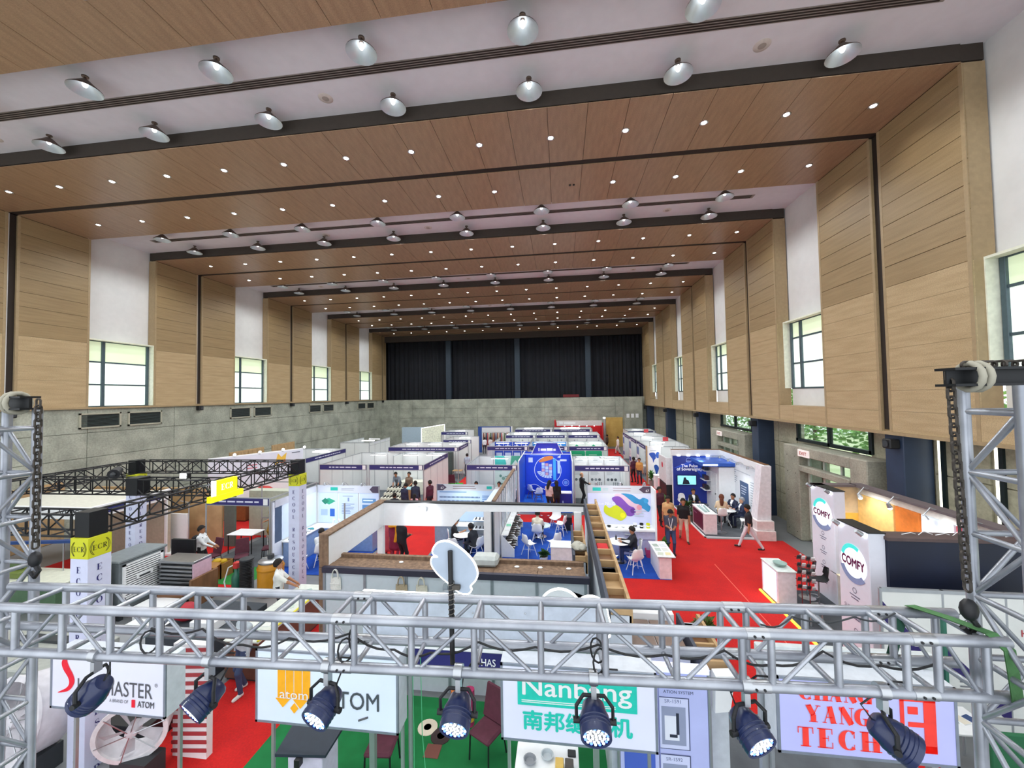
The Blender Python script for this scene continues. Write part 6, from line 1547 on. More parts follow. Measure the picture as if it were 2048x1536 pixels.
t = thing('carton', 'open brown carton with yellow goods beside the seated man', 'carton', (-11.9, 12.1, 0)); part(t, 'side', MB().box(-12.2, 11.9, 0, -11.6, 11.93, .5).box(-12.2, 12.4, 0, -11.6, 12.43, .5).box(-12.2, 11.9, 0, -12.17, 12.43, .5).box(-11.63, 11.9, 0, -11.6, 12.43, .5), mat('#a0703c', .8)); part(t, 'flap', MB().obox((-11.9, 11.8, .52), Vector((.3, 0, 0)), Vector((0, .12, .05)), UZ * .006), mat('#b08048', .8)); part(t, 'goods', MB().ball((-12.0, 12.15, .5), (.14, .16, .1), 8).ball((-11.78, 12.2, .48), (.12, .12, .1), 8), mat('#d8b020', .6), smooth=1)
part(fl, 'stand_carpet', MB().box(-12.4, 11.6, .006, -10.4, 13.0, .012), mat('#2f8a3c', .95))

# ---- pale blue poster stand with last shaped samples
t = shell('stand lined with pale blue product posters and white counters', -10.2, -7.45, 12.5, 15.05, 'BL', front=False, tubes=0)
part(t, 'carpet', MB().box(-10.15, 12.5, .004, -7.45, 15.0, .016), BLUEC)
for i, els in enumerate(([('p', [(.15, .72), (.55, .82), (.9, .72), (.55, .6)], '#2a9a76'), ('p', [(.15, .72), (.35, .6), (.55, .72), (.35, .82)], '#1f7a5e'), ('r', .12, .25, .35, .2, '#9fb4cc'), ('r', .6, .22, .25, .25, '#2a60b8')],
                         [('lines', .2, .86, .6, .06, 1, '#7d8fb8'), ('r', .46, .72, .08, .12, '#7d8fb8'), ('lines', .15, .3, .7, .36, 7, '#6f86b4')],
                         [('r', .15, .68, .7, .14, '#5f8fc0'), ('r', .2, .74, .5, .04, '#d4e4f4'), ('r', .15, .48, .7, .14, '#4f7fb4'), ('r', .15, .2, .7, .2, '#7fa8d0')])):
    poster(t, (-10.1 + i * .9, 15.02, .95), UX, UZ, .84, 1.25, '#c3d3f0', els, em=.1)
hd_ = poster(t, (-10.15, 15.0, 2.2), UX, UZ, 2.68, .3, '#c4c9d6', [('r', .22, .3, .12, .45, '#1fae9c'), ('lines', .4, .3, .3, .4, 2, '#8c8f9c'), ('p', [(.86, .5), (.91, .95), (1, .95), (1, .05), (.91, .05)], '#4a3f54')])
poster(t, (-10.17, 14.9, 1.0), -UY, UZ, 2.3, 1.25, '#cfe0f8', [('lines', .05, .4, .35, .45, 8, '#5a86c0'), ('r', .5, .1, .42, .82, '#e2ecfa'), ('r', .52, .76, .36, .1, '#2a6ac8'), ('lines', .55, .3, .3, .38, 6, '#8aa6d0'), ('r', .05, .08, .3, .22, '#a8bcd0')], em=.08)
poster(t, (-10.15, 14.9, 2.25), -UY, UZ, 2.3, .25, '#c4c9d6', [('r', .1, .3, .14, .5, '#1fae9c'), ('p', [(.8, .1), (.9, .95), (1, .95), (1, .1)], '#4a3f54')])
poster(t, (-10.17, 12.95, .35), -UY, UZ, .45, 2.1, '#e3ebf8', [('r', .1, .78, .8, .06, '#2a6ac8'), ('lines', .15, .4, .7, .3, 6, '#9ab0d4'), ('grid', .1, .05, .8, .2, 3, 2, '#3c4858')])
part(t, 'counter', MB().cbox(-10.15, 14.55, .02, -7.5, 15.0, .9, .01), mat('#7d9cc8', .5)); part(t, 'counter_top', MB().cbox(-10.17, 14.5, .9, -7.48, 15.02, .94, .005), WHT); part(t, 'counter', MB().cbox(-10.15, 13.0, .02, -9.75, 14.5, .9, .01), mat('#8aa4cc', .5)); part(t, 'counter_top', MB().cbox(-10.17, 12.95, .9, -9.7, 14.5, .94, .005), WHT)
for x in (-9.6, -8.8, -8.0): arm_spot(t, (x, 15.05, 2.5), (x, 14.65, 2.68), (x, 15, 1.8))
booth_light(t, (-8.8, 13.6, 2.75), (-9.0, 14.9, 1.5)); booth_light(t, (-8.9, 14.0, 2.75), (-10.1, 13.9, 1.4))
for i in range(7):
    x = -9.3 + i * .22; single('shoe_last', MB().tube([(x, 14.75, .945), (x + .02, 14.75, 1.1), (x + .07, 14.72, 1.2)], [.035, .03, .045], 8), CHW, 'white leg shaped display last on the poster stand counter', 'display last', (x, 14.75, .945), 'white lasts on the poster stand counter', smooth=1)
for i in range(6): shoe('sole sample on the side counter of the poster stand', (-9.92, 13.15 + i * .22, .94), 90, ['#2a2f38', '#e8ecf0', '#3a8f98'][i % 3], .9, 'sole samples on the side counter')
place('chair_white', chair_white, (-9.3, 12.7, .016), 10, 'white shell chair facing the poster stand counter'); place('chair_white', chair_white, (-8.1, 13.2, .016), 60, 'white shell chair under the grey haired man in white'); place('chair_white', chair_white, (-8.85, 13.3, .016), 30, 'white shell chair under the young man in white')
place('glass_table2', round_table(CHW, .36, .7), (-8.65, 13.95, .016), 0, 'small white round table in the poster stand')

# ---- block further back on the left
t = shell('shell stand with racks of dark shoes and white panel walls', -10.35, -7.3, 19.75, 24.2, 'BR', side='', tubes=2); fascia(t, (-7.28, 19.8), (-7.28, 24.1), 2.5, n=(1, 0, 0), bars=0); booth_light(t, (-8.8, 21.5, 2.6), (-8.8, 22, 0))
panel_wall(t, (-10.35, 22.8), (-10.35, 24.2), 2.5)
rk = thing('shoe_rack', 'cream stepped rack of black shoes in the panelled stand', 'rack', (-9.6, 21.3, 0))
for i in range(4): part(rk, 'shelf', MB().cbox(-10.2, 20.3 + i * .42, .0, -9.0, 20.72 + i * .42, .3 + i * .17, .005), mat('#d9dacb', .6))
k = 0
for i in range(4):
    for j in range(6): shoe('black shoe on the cream stepped rack', (-10.05 + j * .19, 20.5 + i * .42, .3 + i * .17), 175 + (j % 2) * 8, '#1c1a1a', 1.05, 'black shoes on the cream rack'); k += 1
counter('tan wooden counter beside the cream shoe rack', -8.75, -8.1, 20.6, 21.2, 1.0, mat('#b08a5c', .6), mat('#8ab0b4', .5))
box_thing('drape_box', 'cream draped table in the panelled stand', 'table', -10.2, 23.3, 0, -8.6, 24.0, .8, mat('#e0e0d2', .8))
shell('white panelled shell stand left of the shoe racks', -13.2, -10.45, 19.7, 24.2, 'BL', tubes=1)
t = shell('wide shell stand with a bright tube light behind the shoe racks', -12.5, -7.3, 26.7, 29.7, 'BL', tubes=3); fascia(t, (-7.28, 26.75), (-7.28, 29.6), 2.5, n=(1, 0, 0), bars=0)
box_thing('machine_crate', 'dark rounded cover standing in the wide shell stand', 'cover', -9.6, 28.0, 0, -8.2, 29.0, 2.2, mat('#4a5a58', .8), .3)
t = shell('far white shell stand near the left concrete wall', -18.0, -15.5, 29.6, 33.4, 'NLR', front=False, side='R', tubes=1); part(t, 'roof_light', MB().box(-17, 31.2, 2.42, -15.9, 31.3, 2.48), TUBE_L)
t = shell('white shell stand with blue side boards near the concrete wall', -18.5, -15.4, 21.6, 26.0, 'BL', front=False, side='R', tubes=1); part(t, 'roof_light', MB().box(-17, 24.6, 2.42, -15.8, 24.7, 2.48), TUBE_L)
t = thing('exhibition_booth', 'far stand with tilted illuminated picture panel', 'booth', (-14.5, 38.6, 0))
part(t, 'rear_wall', MB().box(-17.0, 39.6, 0, -12.2, 39.7, 2.9), mat('#a9bccb', .5)); part(t, 'picture', MB().ext([(0, 0), (2.4, 0), (2.4, 1.9), (0, 1.6)], (-14.3, 38.2, 1.3), Vector((.85, .5, 0)), UZ, (0, .05, 0)), mat('#c9cbb8', .5, em=.3, var=.2)); part(t, 'picture_frame', MB().tube([(-14.3, 38.18, 1.3), (-12.2, 39.4, 1.3), (-12.2, 39.4, 3.2), (-14.3, 38.18, 2.9), (-14.3, 38.18, 1.3)], .05, 5), mat('#ffffff', .4, em=1.2, var=0)); part(t, 'upright', MB().box(-14.35, 38.15, 0, -14.25, 38.25, 1.3).box(-12.3, 39.3, 0, -12.2, 39.4, 1.3), WHT)
t = shell('far shell stand with brown framed panels beside the garments', -12.2, -9.4, 38.2, 41.0, 'BL', tubes=1); part(t, 'timber_panel', MB().box(-11.3, 38.3, .4, -9.8, 38.35, 2.0), mat('#7a4a3c', .6, var=.2))
t = shell('white shell stand with red chairs opposite the third row', -9.8, -7.4, 31.2, 34.2, 'BL', tubes=1)
place('banquet', banquet, (-7.2, 24.9), 0, 'burgundy chair in the aisle behind the panelled stand'); place('banquet', banquet, (-6.9, 31.0), 40, 'dark red chair by the far green mat')
desk('low table with baskets on the green mat in the aisle', -8.1, -7.4, 27.9, 28.5, .6, PLYW); part(fl, 'stand_carpet', MB().box(-8.6, 26.0, .006, -6.9, 26.65, .012), mat('#3f9a3c', .95))

# ---- long printed wall with roof spots near the concrete wall
t = thing('exhibition_booth', 'long white printed wall topped with bright spotlights', 'booth', (-16.2, 19.2, 0))
ux = Vector((2.3, 3.9, 0)).normalized(); o = Vector((-17.5, 17.2, 0)); L = 4.53; n_ = ux.cross(UZ)
part(t, 'wall', MB().ext([(0, 0), (L, 0), (L, 3.2), (0, 3.2)], o - n_ * .1, ux, UZ, n_ * .1), WHT)
poster(t, o + UZ * 1.6 + n_ * .02, ux, UZ, L, 1.55, '#d5d9e6', [('r', .1, .25, .12, .1, '#8f96ac'), ('lines', .36, .5, .14, .2, 2, '#c26a78'), ('p', [(.66, .5), (.7, .95), (.74, .8), (.8, .95), (.78, .55), (.72, .62)], '#e0b84a'), ('p', [(.72, .6), (.78, .72), (.8, .5)], '#d8784a'), ('ring', .74, .25, .22, .02, '#9aa2b4'), ('ring', .84, .25, .22, .02, '#8a92a4'), ('c', .84, .18, .12, '#4a5260'), ('ring', .94, .25, .22, .02, '#8a92a4'), ('r', .86, .9, .1, .03, '#5a6070')])
for i in range(4):
    p = o + ux * (1.0 + i * 1.15) + UZ * 3.2; arm_spot(t, p, p + n_ * .35 + UZ * .08, p + n_ * .05 - UZ * 1.2)
    b_ = p + n_ * .38 + UZ * .1; part(t, 'lamp_bulb', MB().ball(tuple(b_), .07, 8), LED_E)
part(t, 'red_goods', MB().ball(tuple(o + ux * 2.4 + n_ * .3 + UZ * 1.2), (.5, .3, .25), 10).ball(tuple(o + ux * 3.4 + n_ * .4 + UZ * .9), (.5, .3, .2), 10), mat('#b83a34', .6), smooth=1)
counter('wide pale counter with a logo panel under the printed wall', -15.6, -13.7, 17.6, 18.2, 1.0, mat('#d9cdd2', .5), WHT); counter('brown wooden counter beside the pale logo counter', -17.2, -15.8, 17.6, 18.2, .9, mat('#8a5a34', .6), mat('#9a6a40', .5))
box_thing('white_crate', 'white boxy cabinet in the gap behind the yellow sign', 'cabinet', -14.1, 15.9, 0, -12.0, 16.4, 2.0, mat('#b9bfae', .6))

# ---- white stand behind the lattice girders, by the concrete wall
t = thing('exhibition_booth', 'white roofed stand with italic lettering behind the black girders', 'booth', (-17, 12.4, 0))
part(t, 'fascia', MB().cbox(-20.2, 11.0, 2.2, -15.6, 11.1, 2.6, .01), WHT); part(t, 'side_fascia', MB().cbox(-15.7, 11.1, 2.2, -15.6, 13.7, 2.6, .01), WHT); part(t, 'roof', MB().box(-20.2, 11.1, 2.5, -15.7, 13.6, 2.54), mat('#d9d8cc', .6)); part(t, 'rear_wall', MB().box(-20.2, 13.6, 0, -15.6, 13.7, 2.5), mat('#b4ac98', .6)); part(t, 'upright', MB().box(-15.72, 11.02, 0, -15.62, 11.12, 2.2).box(-15.72, 13.55, 0, -15.62, 13.65, 2.2).box(-20.2, 11, 0, -20.1, 11.1, 2.2), WHT); part(t, 'side_board', MB().box(-15.6, 11.4, 2.3, -15.58, 13.4, 2.5), mat('#27306c', .5))
letters(t, 'VERS', (-16.4, 11.0, 2.42), UX, UZ, .8, .22, mat('#2f3338', .5), 0, .006)
t = thing('sewing_machine', 'long green industrial sewing table with a blue rail hung above', 'machine', (-17, 9.9, 0))
part(t, 'bench', MB().cbox(-18.6, 9.5, 0, -14.6, 10.4, .78, .02), mat('#5a7a5c', .6)); part(t, 'bench_top', MB().cbox(-18.7, 9.4, .78, -14.5, 10.5, .84, .01), mat('#d9dccb', .5)); part(t, 'machine_body', MB().cbox(-17.4, 9.7, .84, -16.2, 10.1, 1.05, .04), mat('#6a7a38', .5)); part(t, 'machine_arm', MB().cbox(-17.2, 9.8, 1.05, -16.4, 10.0, 1.2, .04), mat('#48603a', .5)); part(t, 'rail', MB().bar((-18.4, 9.9, 1.75), (-15.2, 10.4, 1.75), .12, .08), mat('#20407a', .5)); part(t, 'rail_post', MB().cyl((-18.0, 9.95, .84), (-18.0, 9.95, 1.75), .02, n=6).cyl((-15.6, 10.35, .84), (-15.6, 10.35, 1.75), .02, n=6), STEEL)
t = thing('conveyor_table', 'long pale grey conveyor table near the chain tower', 'machine', (-13.2, 7.4, 0)); part(t, 'bed', MB().cbox(-16.0, 6.4, .7, -9.9, 7.6, .86, .02), mat('#a8aca6', .5)); part(t, 'frame', MB().box(-15.9, 6.5, 0, -15.7, 7.5, .7).box(-13, 6.5, 0, -12.8, 7.5, .7).box(-10.3, 6.5, 0, -10.1, 7.5, .7), mat('#7a8078', .6)); part(t, 'roller_cover', MB().cbox(-15.0, 6.6, .86, -12.0, 7.1, 1.0, .05), mat('#8d948c', .5)); part(t, 'cable_duct', MB().box(-12, 7.2, .86, -10.2, 7.4, .92), DARKG)
t = thing('cabinet_box', 'white control cabinet with a small dark logo behind the near girder', 'cabinet', (-12.6, 8.4, 0)); part(t, 'body', MB().cbox(-13.0, 8.8, 0, -12.3, 9.2, 1.9, .01), WHT); part(t, 'logo', MB().box(-12.75, 8.79, 1.6, -12.5, 8.8, 1.7), DARKG)
box_thing('brown_partition', 'long tan boarded partition behind the tower stand', 'partition', -20.5, 14.6, 0, -14.2, 14.7, 2.4, PLYW); box_thing('dark_partition', 'dark grey screen at the end of the tan partition', 'partition', -14.1, 14.6, 0, -13.6, 14.7, 2.9, mat('#5a5f58', .7))
t = thing('white_shelf', 'small white stand with a red square poster near the red carpet', 'stand', (-15.9, 14.0, 0)); part(t, 'panel', MB().cbox(-16.4, 14.0, 0, -15.2, 14.08, 1.5, .01), WHT); part(t, 'red_print', MB().box(-16.3, 13.99, .9, -15.95, 14.0, 1.3), mat('#a03a40', .6)); part(t, 'shelf', MB().cbox(-16.4, 13.5, 0, -15.0, 14.0, .1, .01), WHT); part(t, 'lamp_arm', MB().tube([(-15.0, 13.9, 0), (-15.0, 13.9, 2.0), (-15.4, 13.9, 2.05)], .02, 6), RAIL)
# ================================================================== FOREGROUND: LIT SIGNS, TRUSS, LAMPS
# ---- lightbox signs of the nearest stands
def lightbox(label, x0, x1, y, z0, z1, glow, depth=.28, yaw=0.0):
    t = thing('lightbox_sign', label, 'sign', ((x0 + x1) / 2, y, z0))
    part(t, 'housing', MB().cbox(x0, y, z0, x1, y + depth, z1, .006), mat('#c9cfd8', .5))
    part(t, 'face', MB().box(x0 + .03, y - .006, z0 + .03, x1 - .03, y, z1 - .03), mat(glow, .4, em=.12, var=.04, scale=1.5))
    f = MB()
    for q in ((x0, z0, x1, z0 + .03), (x0, z1 - .03, x1, z1), (x0, z0, x0 + .03, z1), (x1 - .03, z0, x1, z1)): f.box(q[0], y - .012, q[1], q[2], y + .01, q[3])
    part(t, 'frame', f, mat('#8f98a6', .4, .4))
    for xx in (x0 + .06, x1 - .06): part(t, 'mounting_post', MB().box(xx - .02, y + depth - .04, 0, xx + .02, y + depth, z0), RAIL)
    return t
INKG = mat('#55575e', .5); REDI = mat('#d8102c', .5, em=.25)
t = lightbox('white lightbox with a red swoosh initial and thin grey capitals', -7.28, -5.42, 4.72, 1.78, 2.56, '#dfe2f2')
sw = [(525, 645), (485, 684), (470, 725), (487, 778), (526, 838), (534, 886), (508, 925), (440, 966), (522, 948), (562, 905), (575, 858), (560, 806), (530, 752), (512, 700)]
m = MB().ext(smooth_loop([(-7.28 + (x - 375) * .00202, 2.56 - (y - 640) * .0017) for x, y in sw], 4), (0, 4.71, 0), UX, UZ, (0, -.005, 0))
part(t, 'swoosh', m, REDI)
letters(t, 'HOEMASTER', (-6.22, 4.712, 2.13), UX, UZ, 1.2, .2, INKG, -.004); letters(t, '®', (-5.56, 4.712, 2.22), UX, UZ, .05, None, INKG)
letters(t, 'A BRAND OF', (-6.15, 4.712, 1.965), UX, UZ, .3, .045, INKG, .0); part(t, 'mark', MB().box(-5.94, 4.704, 1.9, -5.89, 4.71, 2.0), REDI); letters(t, 'ATOM', (-5.72, 4.712, 1.95), UX, UZ, .26, .085, INKG, .01)
t = lightbox('white lightbox with an orange pencil emblem and dark grey letters', -4.31, -2.22, 5.0, 1.62, 2.62, '#dbe8f8')
OR = mat('#e8a41a', .5, em=.25)
for i in range(4): part(t, 'emblem_bar', MB().box(-3.97 + i * .125, 4.986, 1.98, -3.86 + i * .125, 4.993, 2.5), OR)
for i in range(2): part(t, 'emblem_tip', MB().ext([(0, 0), (.11, -.12), (.22, 0)], (-4.0 + i * .26, 4.99, 1.97), UX, UZ, (0, -.005, 0)), OR)
part(t, 'emblem_diamond', MB().ext([(0, 0), (.06, -.07), (.12, 0), (.06, .07)], (-3.78, 4.99, 1.85), UX, UZ, (0, -.005, 0)), OR)
letters(t, 'atom', (-3.72, 4.98, 2.03), UX, UZ, .42, .1, WHT, -.004); letters(t, 'ATOM', (-2.88, 4.992, 2.02), UX, UZ, .78, .23, mat('#4a525a', .5), .006)
single('marker_pen', MB().cyl((-2.78, 4.985, 1.77), (-2.65, 4.985, 1.82), .012, n=8), INKG, 'grey marker pen stuck on the orange pencil sign', 'pen', (-2.72, 4.985, 1.79))
t = lightbox('white lightbox with a turquoise block and chinese characters', -.84, 1.1, 5.0, 1.7, 2.66, '#dcdff4')
TQ = mat('#1cb3a2', .5, em=.3)
part(t, 'colour_block', MB().box(-.62, 4.986, 2.16, .86, 4.993, 2.56), TQ)
letters(t, 'Nanbang', (.12, 4.988, 2.37), UX, UZ, 1.36, .3, WHT, .012, .006); part(t, 'underline', MB().box(-.57, 4.98, 2.2, .6, 4.985, 2.208), WHT); part(t, 'underline', MB().box(-.57, 4.98, 2.222, .6, 4.985, 2.23), WHT)
letters(t, '南邦缝纫机', (.12, 4.992, 1.98), UX, UZ, 1.36, .25, TQ, .028)
t = lightbox('pale violet lightbox with stacked red serif words and a red seal', 2.46, 4.34, 5.0, 1.86, 2.74, '#b9bcf2')
CR = mat('#e0382e', .5, em=.3); m = MB()
serif(m, 'CHANG', (3.1, 4.99, 2.58), UX, UZ, .17, .92, K=.3); serif(m, 'YANG', (3.12, 4.99, 2.34), UX, UZ, .19, .92, K=.3); serif(m, 'TECH', (3.12, 4.99, 2.07), UX, UZ, .22, 1.02, K=.3)
part(t, 'lettering', m, CR)
part(t, 'seal', MB().box(3.76, 4.986, 2.0, 3.8, 4.992, 2.62).box(4.0, 4.986, 2.0, 4.12, 4.992, 2.62).box(3.7, 4.986, 2.0, 4.12, 4.992, 2.08).box(3.76, 4.986, 2.56, 4.12, 4.992, 2.64).box(3.84, 4.986, 2.28, 4.0, 4.992, 2.33).box(3.84, 4.986, 2.14, 3.94, 4.992, 2.2).box(3.84, 4.986, 2.42, 3.94, 4.992, 2.5), CR)
# ---- nearest stands under those signs
t = thing('exhibition_booth', 'green carpeted stand beneath the pencil and turquoise signs', 'booth', (-2, 6.2, 0))
part(t, 'carpet', MB().box(-5.2, 2.5, .004, 1.2, 7.7, .014), GREENC); part(t, 'carpet', MB().box(-5.34, 2.5, .004, -5.2, 7.7, .012), GREENC)
fascia(t, (-2.2, 5.35), (-.86, 5.35), 2.56, '#24226a', 0, None, .3, (0, -1, 0), True); part(t, 'fascia_post', MB().cyl((-2.2, 5.35, 0), (-2.2, 5.35, 2.56), .03, n=10), RAIL); part(t, 'top_rail', MB().bar((-4.3, 5.3, 2.58), (1.1, 5.3, 2.62), .04), WHT)
letters(t, 'HAS', (-1.06, 5.33, 2.42), UX, UZ, .2, .1, WHT, .01)
t = thing('exhibition_booth', 'grey carpeted stand beneath the red serif sign', 'booth', (3.4, 6.2, 0)); part(t, 'carpet', MB().box(1.2, 2.5, .004, 5.6, 5.9, .014), GREYC); part(t, 'carpet', MB().box(2.32, 5.9, .004, 5.6, 7.95, .014), GREYC); part(t, 'beam', MB().cbox(2.4, 5.3, 2.6, 4.4, 5.38, 2.9, .01), mat('#c6cdcf', .5)); part(t, 'beam_post', MB().box(2.42, 5.3, 0, 2.5, 5.38, 2.6), RAIL); part(t, 'beam_post', MB().box(4.3, 5.3, 0, 4.38, 5.38, 2.6), RAIL); part(t, 'red_floor', MB().box(2.9, 5.5, .014, 4.3, 6.3, .02), mat('#8a2030', .9))
# rim lit sign wall with cloud shapes, seen from behind
t = thing('sign_wall', 'pale sign wall seen from behind with glowing top edge and cloud bumps', 'sign', (-1.2, 5.5, 2.5))
part(t, 'board', MB().cbox(-2.97, 5.45, 2.62, .5, 5.55, 3.16, .01), mat('#b9c2cf', .5)); part(t, 'edge_light', MB().cbox(-3.0, 5.44, 3.16, -.36, 5.56, 3.22, .005), mat('#ffffff', .4, em=3.5, var=0))
def bump(cx, r, a0=0, a1=180, sx=1.0): return [(cx + sx * r * math.cos(math.radians(a)), 3.1 + r * math.sin(math.radians(a))) for a in range(a1, a0 - 1, -12)]
cl = bump(-.06, .28) + [(p[0], p[1] - .02) for p in bump(.36, .22)[3:]]
part(t, 'cloud_board', MB().ext([(-.36, 2.7)] + cl + [(.62, 2.9), (.55, 2.7)], (0, 5.47, 0), UX, UZ, (0, .06, 0)), mat('#c3c9cb', .5))
part(t, 'cloud_edge', MB().tube([(x, 5.5, z) for x, z in cl + [(.62, 2.9), (.6, 2.78), (.5, 2.72)]], .022, 6), mat('#ffffff', .4, em=3.0, var=0), smooth=1)
for i, (x, z) in enumerate(((-2.5, 3.0), (-2.0, 2.9), (-1.3, 3.02), (-.8, 2.95), (-.55, 3.05), (-.1, 2.95))): part(t, 'bolt', MB().ball((x, 5.44, z), .014, 6), STEEL)
part(t, 'support_post', MB().box(-2.9, 5.5, 0, -2.82, 5.58, 2.62), RAIL); part(t, 'support_post', MB().box(.35, 5.5, 0, .43, 5.58, 2.62), RAIL)
# poster wall of the sewing system stand
t = thing('exhibition_booth', 'pale blue poster wall of a sewing machine stand', 'booth', (1.6, 5.95, 0))
for i, (x0, x1) in enumerate(((.75, 1.28), (1.3, 1.95))):
    els = [('t', 'NKEE', .32, .93, .5, None, '#1f2638', .02), ('t', 'ATION SYSTEM', .4, .875, .62, None, '#3a4460'), ('r', .0, .5, .62, .34, '#3a4466'), ('r', .0, .505, .6, .33, '#ccd2f2'), ('t', 'SR-1591', .28, .815, .34, None, '#5a6486'), ('r', .04, .53, .5, .25, '#8f98b4'), ('r', .1, .56, .3, .16, '#dfe4f2'), ('r', .34, .6, .06, .14, '#2a3040'), ('r', .2, .58, .16, .02, '#2a3040'), ('r', .0, .14, .62, .33, '#3a4466'), ('r', .0, .145, .6, .32, '#ccd2f2'), ('t', 'SR-1592', .28, .44, .34, None, '#5a6486'), ('r', .04, .17, .5, .24, '#8f98b4'), ('r', .12, .2, .3, .14, '#dfe4f2')] if i else [('r', .1, .1, .8, .5, '#4a64c0'), ('lines', .1, .7, .8, .2, 5, '#7f8cc0')]
    poster(t, (x0, 5.78, .05), UX, UZ, x1 - x0, 2.1, '#b4bcec', els, name='wall_panel', th=.04, em=.15)
part(t, 'top_light', MB().cbox(.75, 5.75, 2.16, 1.98, 5.85, 2.26, .01), mat('#cfd4f6', .4, em=.8)); part(t, 'upright', MB().cyl((.73, 5.8, 0), (.73, 5.8, 2.2), .025, n=8), RAIL); part(t, 'upright', MB().cyl((1.98, 5.8, 0), (1.98, 5.8, 2.2), .025, n=8), RAIL)
single('paper_bag', MB().add([(2.02, 5.7, 1.7), (2.22, 5.7, 1.74), (2.2, 5.9, 1.74), (2.02, 5.9, 1.7), (2.05, 5.72, 2.18), (2.3, 5.72, 2.2), (2.28, 5.88, 2.2), (2.05, 5.88, 2.18)], [(0, 3, 2, 1), (4, 5, 6, 7), (0, 1, 5, 4), (1, 2, 6, 5), (2, 3, 7, 6), (3, 0, 4, 7)]), WHT, 'white paper bag hanging at the end of the poster wall', 'bag', (2.1, 5.8, 1.7))
t = counter('white sample table with glass jars under the turquoise sign', -.74, .14, 5.45, 6.05, .75, mat('#c9c4e4', .5), WHT, 'sample_table', 'table', kick=False)
for i, (x, c) in enumerate(((-.55, '#8a8f96'), (-.3, '#b8c2c8'), (-.12, '#d8b45c'), (.02, '#4a453f'))):
    if i < 2: single('glass_dish', MB().lathe([(.06, 0), (.09, .03), (.095, .05), (.08, .05), (.06, .015)], (x, 5.75 + .1 * (i % 2), .75), 16), mat(c, .2), 'round glass dish on the white sample table', 'dish', (x, 5.75 + .1 * (i % 2), .75), 'glass dishes on the sample table', smooth=.8)
    else: box_thing('sample_box', ['', '', 'small yellow box on the white sample table', 'dark square box on the white sample table'][i], 'box', x - .06, 5.65, .75, x + .06, 5.78, .84, col(c))
box_thing('calculator', 'black calculator on the white sample table', 'calculator', .0, 5.88, .75, .12, 6.0, .77, BLK); papers('white notes beside the black calculator', .04, 5.55, .75, .12, .14, '#f2f2f4', 6)
t = thing('lectern', 'white lectern with a black slanted top under the pencil sign', 'lectern', (-3.75, 5.4, 0))
part(t, 'body', MB().cbox(-3.98, 5.2, 0, -3.45, 5.6, 1.0, .01), mat('#d6cfe6', .5)); part(t, 'top', MB().add([(-4.1, 5.1, 1.06), (-3.36, 5.14, 1.08), (-3.32, 5.62, 1.16), (-4.14, 5.6, 1.14), (-4.1, 5.1, 1.1), (-3.36, 5.14, 1.12), (-3.32, 5.62, 1.2), (-4.14, 5.6, 1.18)], [(0, 3, 2, 1), (4, 5, 6, 7), (0, 1, 5, 4), (1, 2, 6, 5), (2, 3, 7, 6), (3, 0, 4, 7)]), mat('#26303e', .6)); part(t, 'neck', MB().box(-3.9, 5.25, 1.0, -3.5, 5.55, 1.12), BLK); part(t, 'clip', MB().box(-3.78, 5.06, .98, -3.7, 5.14, 1.08), BLK)
place('banquet', banquet, (-1.35, 6.55, .014), 150, 'burgundy chair on the green carpet by the turquoise sign'); place('banquet', banquet, (-3.0, 6.1, .014), 185, 'dark chair on the green carpet behind the lectern')
for i, (x, y, c, l) in enumerate(((-2.05, 7.1, '#d8752c', 'orange and yellow upright fabric roll on the green carpet'), (-1.8, 7.15, '#a82a5c', 'magenta upright fabric roll on the green carpet'))):
    r_ = thing('fabric_roll', l, 'roll', (x, y, .014)); part(r_, 'roll', MB().cyl((x, y, .014), (x, y + .05, .62), .09, n=14), col(c, .8), smooth=.8); part(r_, 'band', MB().cyl((x, y + .003, .1), (x, y + .012, .26), .094, n=14), col('#e0a830', .8), smooth=.8)
for i, (x, y, c, l) in enumerate(((-2.55, 7.0, '#d8cdb8', 'round cream mat sample with a dark centre'), (-2.25, 6.85, '#3a2c2c', 'small oval rug sample with a dark border'), (-2.3, 6.55, '#7a4a40', 'square brown woven sample on the green carpet'))):
    if i < 2: single('mat_sample', MB().lathe([(.0, .012), (.07, .012)], (x, y, .014), 18, 1).lathe([(.07, 0), (.18, 0), (.18, .01), (.07, .012)], (x, y, .014), 22), [col(c, .9), BLK if i == 0 else WHT], l, 'mat', (x, y, .014))
    else: box_thing('mat_sample', l, 'mat', x - .13, y - .13, .014, x + .13, y + .13, .025, col(c, .9))
for x in (-2.14, -2.02): single('hanging_cord', MB().tube([(x, 5.28, 2.5), (x + .01, 5.3, 1.4), (x + (.0 if x < -2.1 else .12), 5.32, .02)], .006, 5), mat('#4fae7c', .6), 'thin green cord hanging beside the pencil sign', 'cord', (x, 5.3, 0), 'green cords beside the pencil sign')
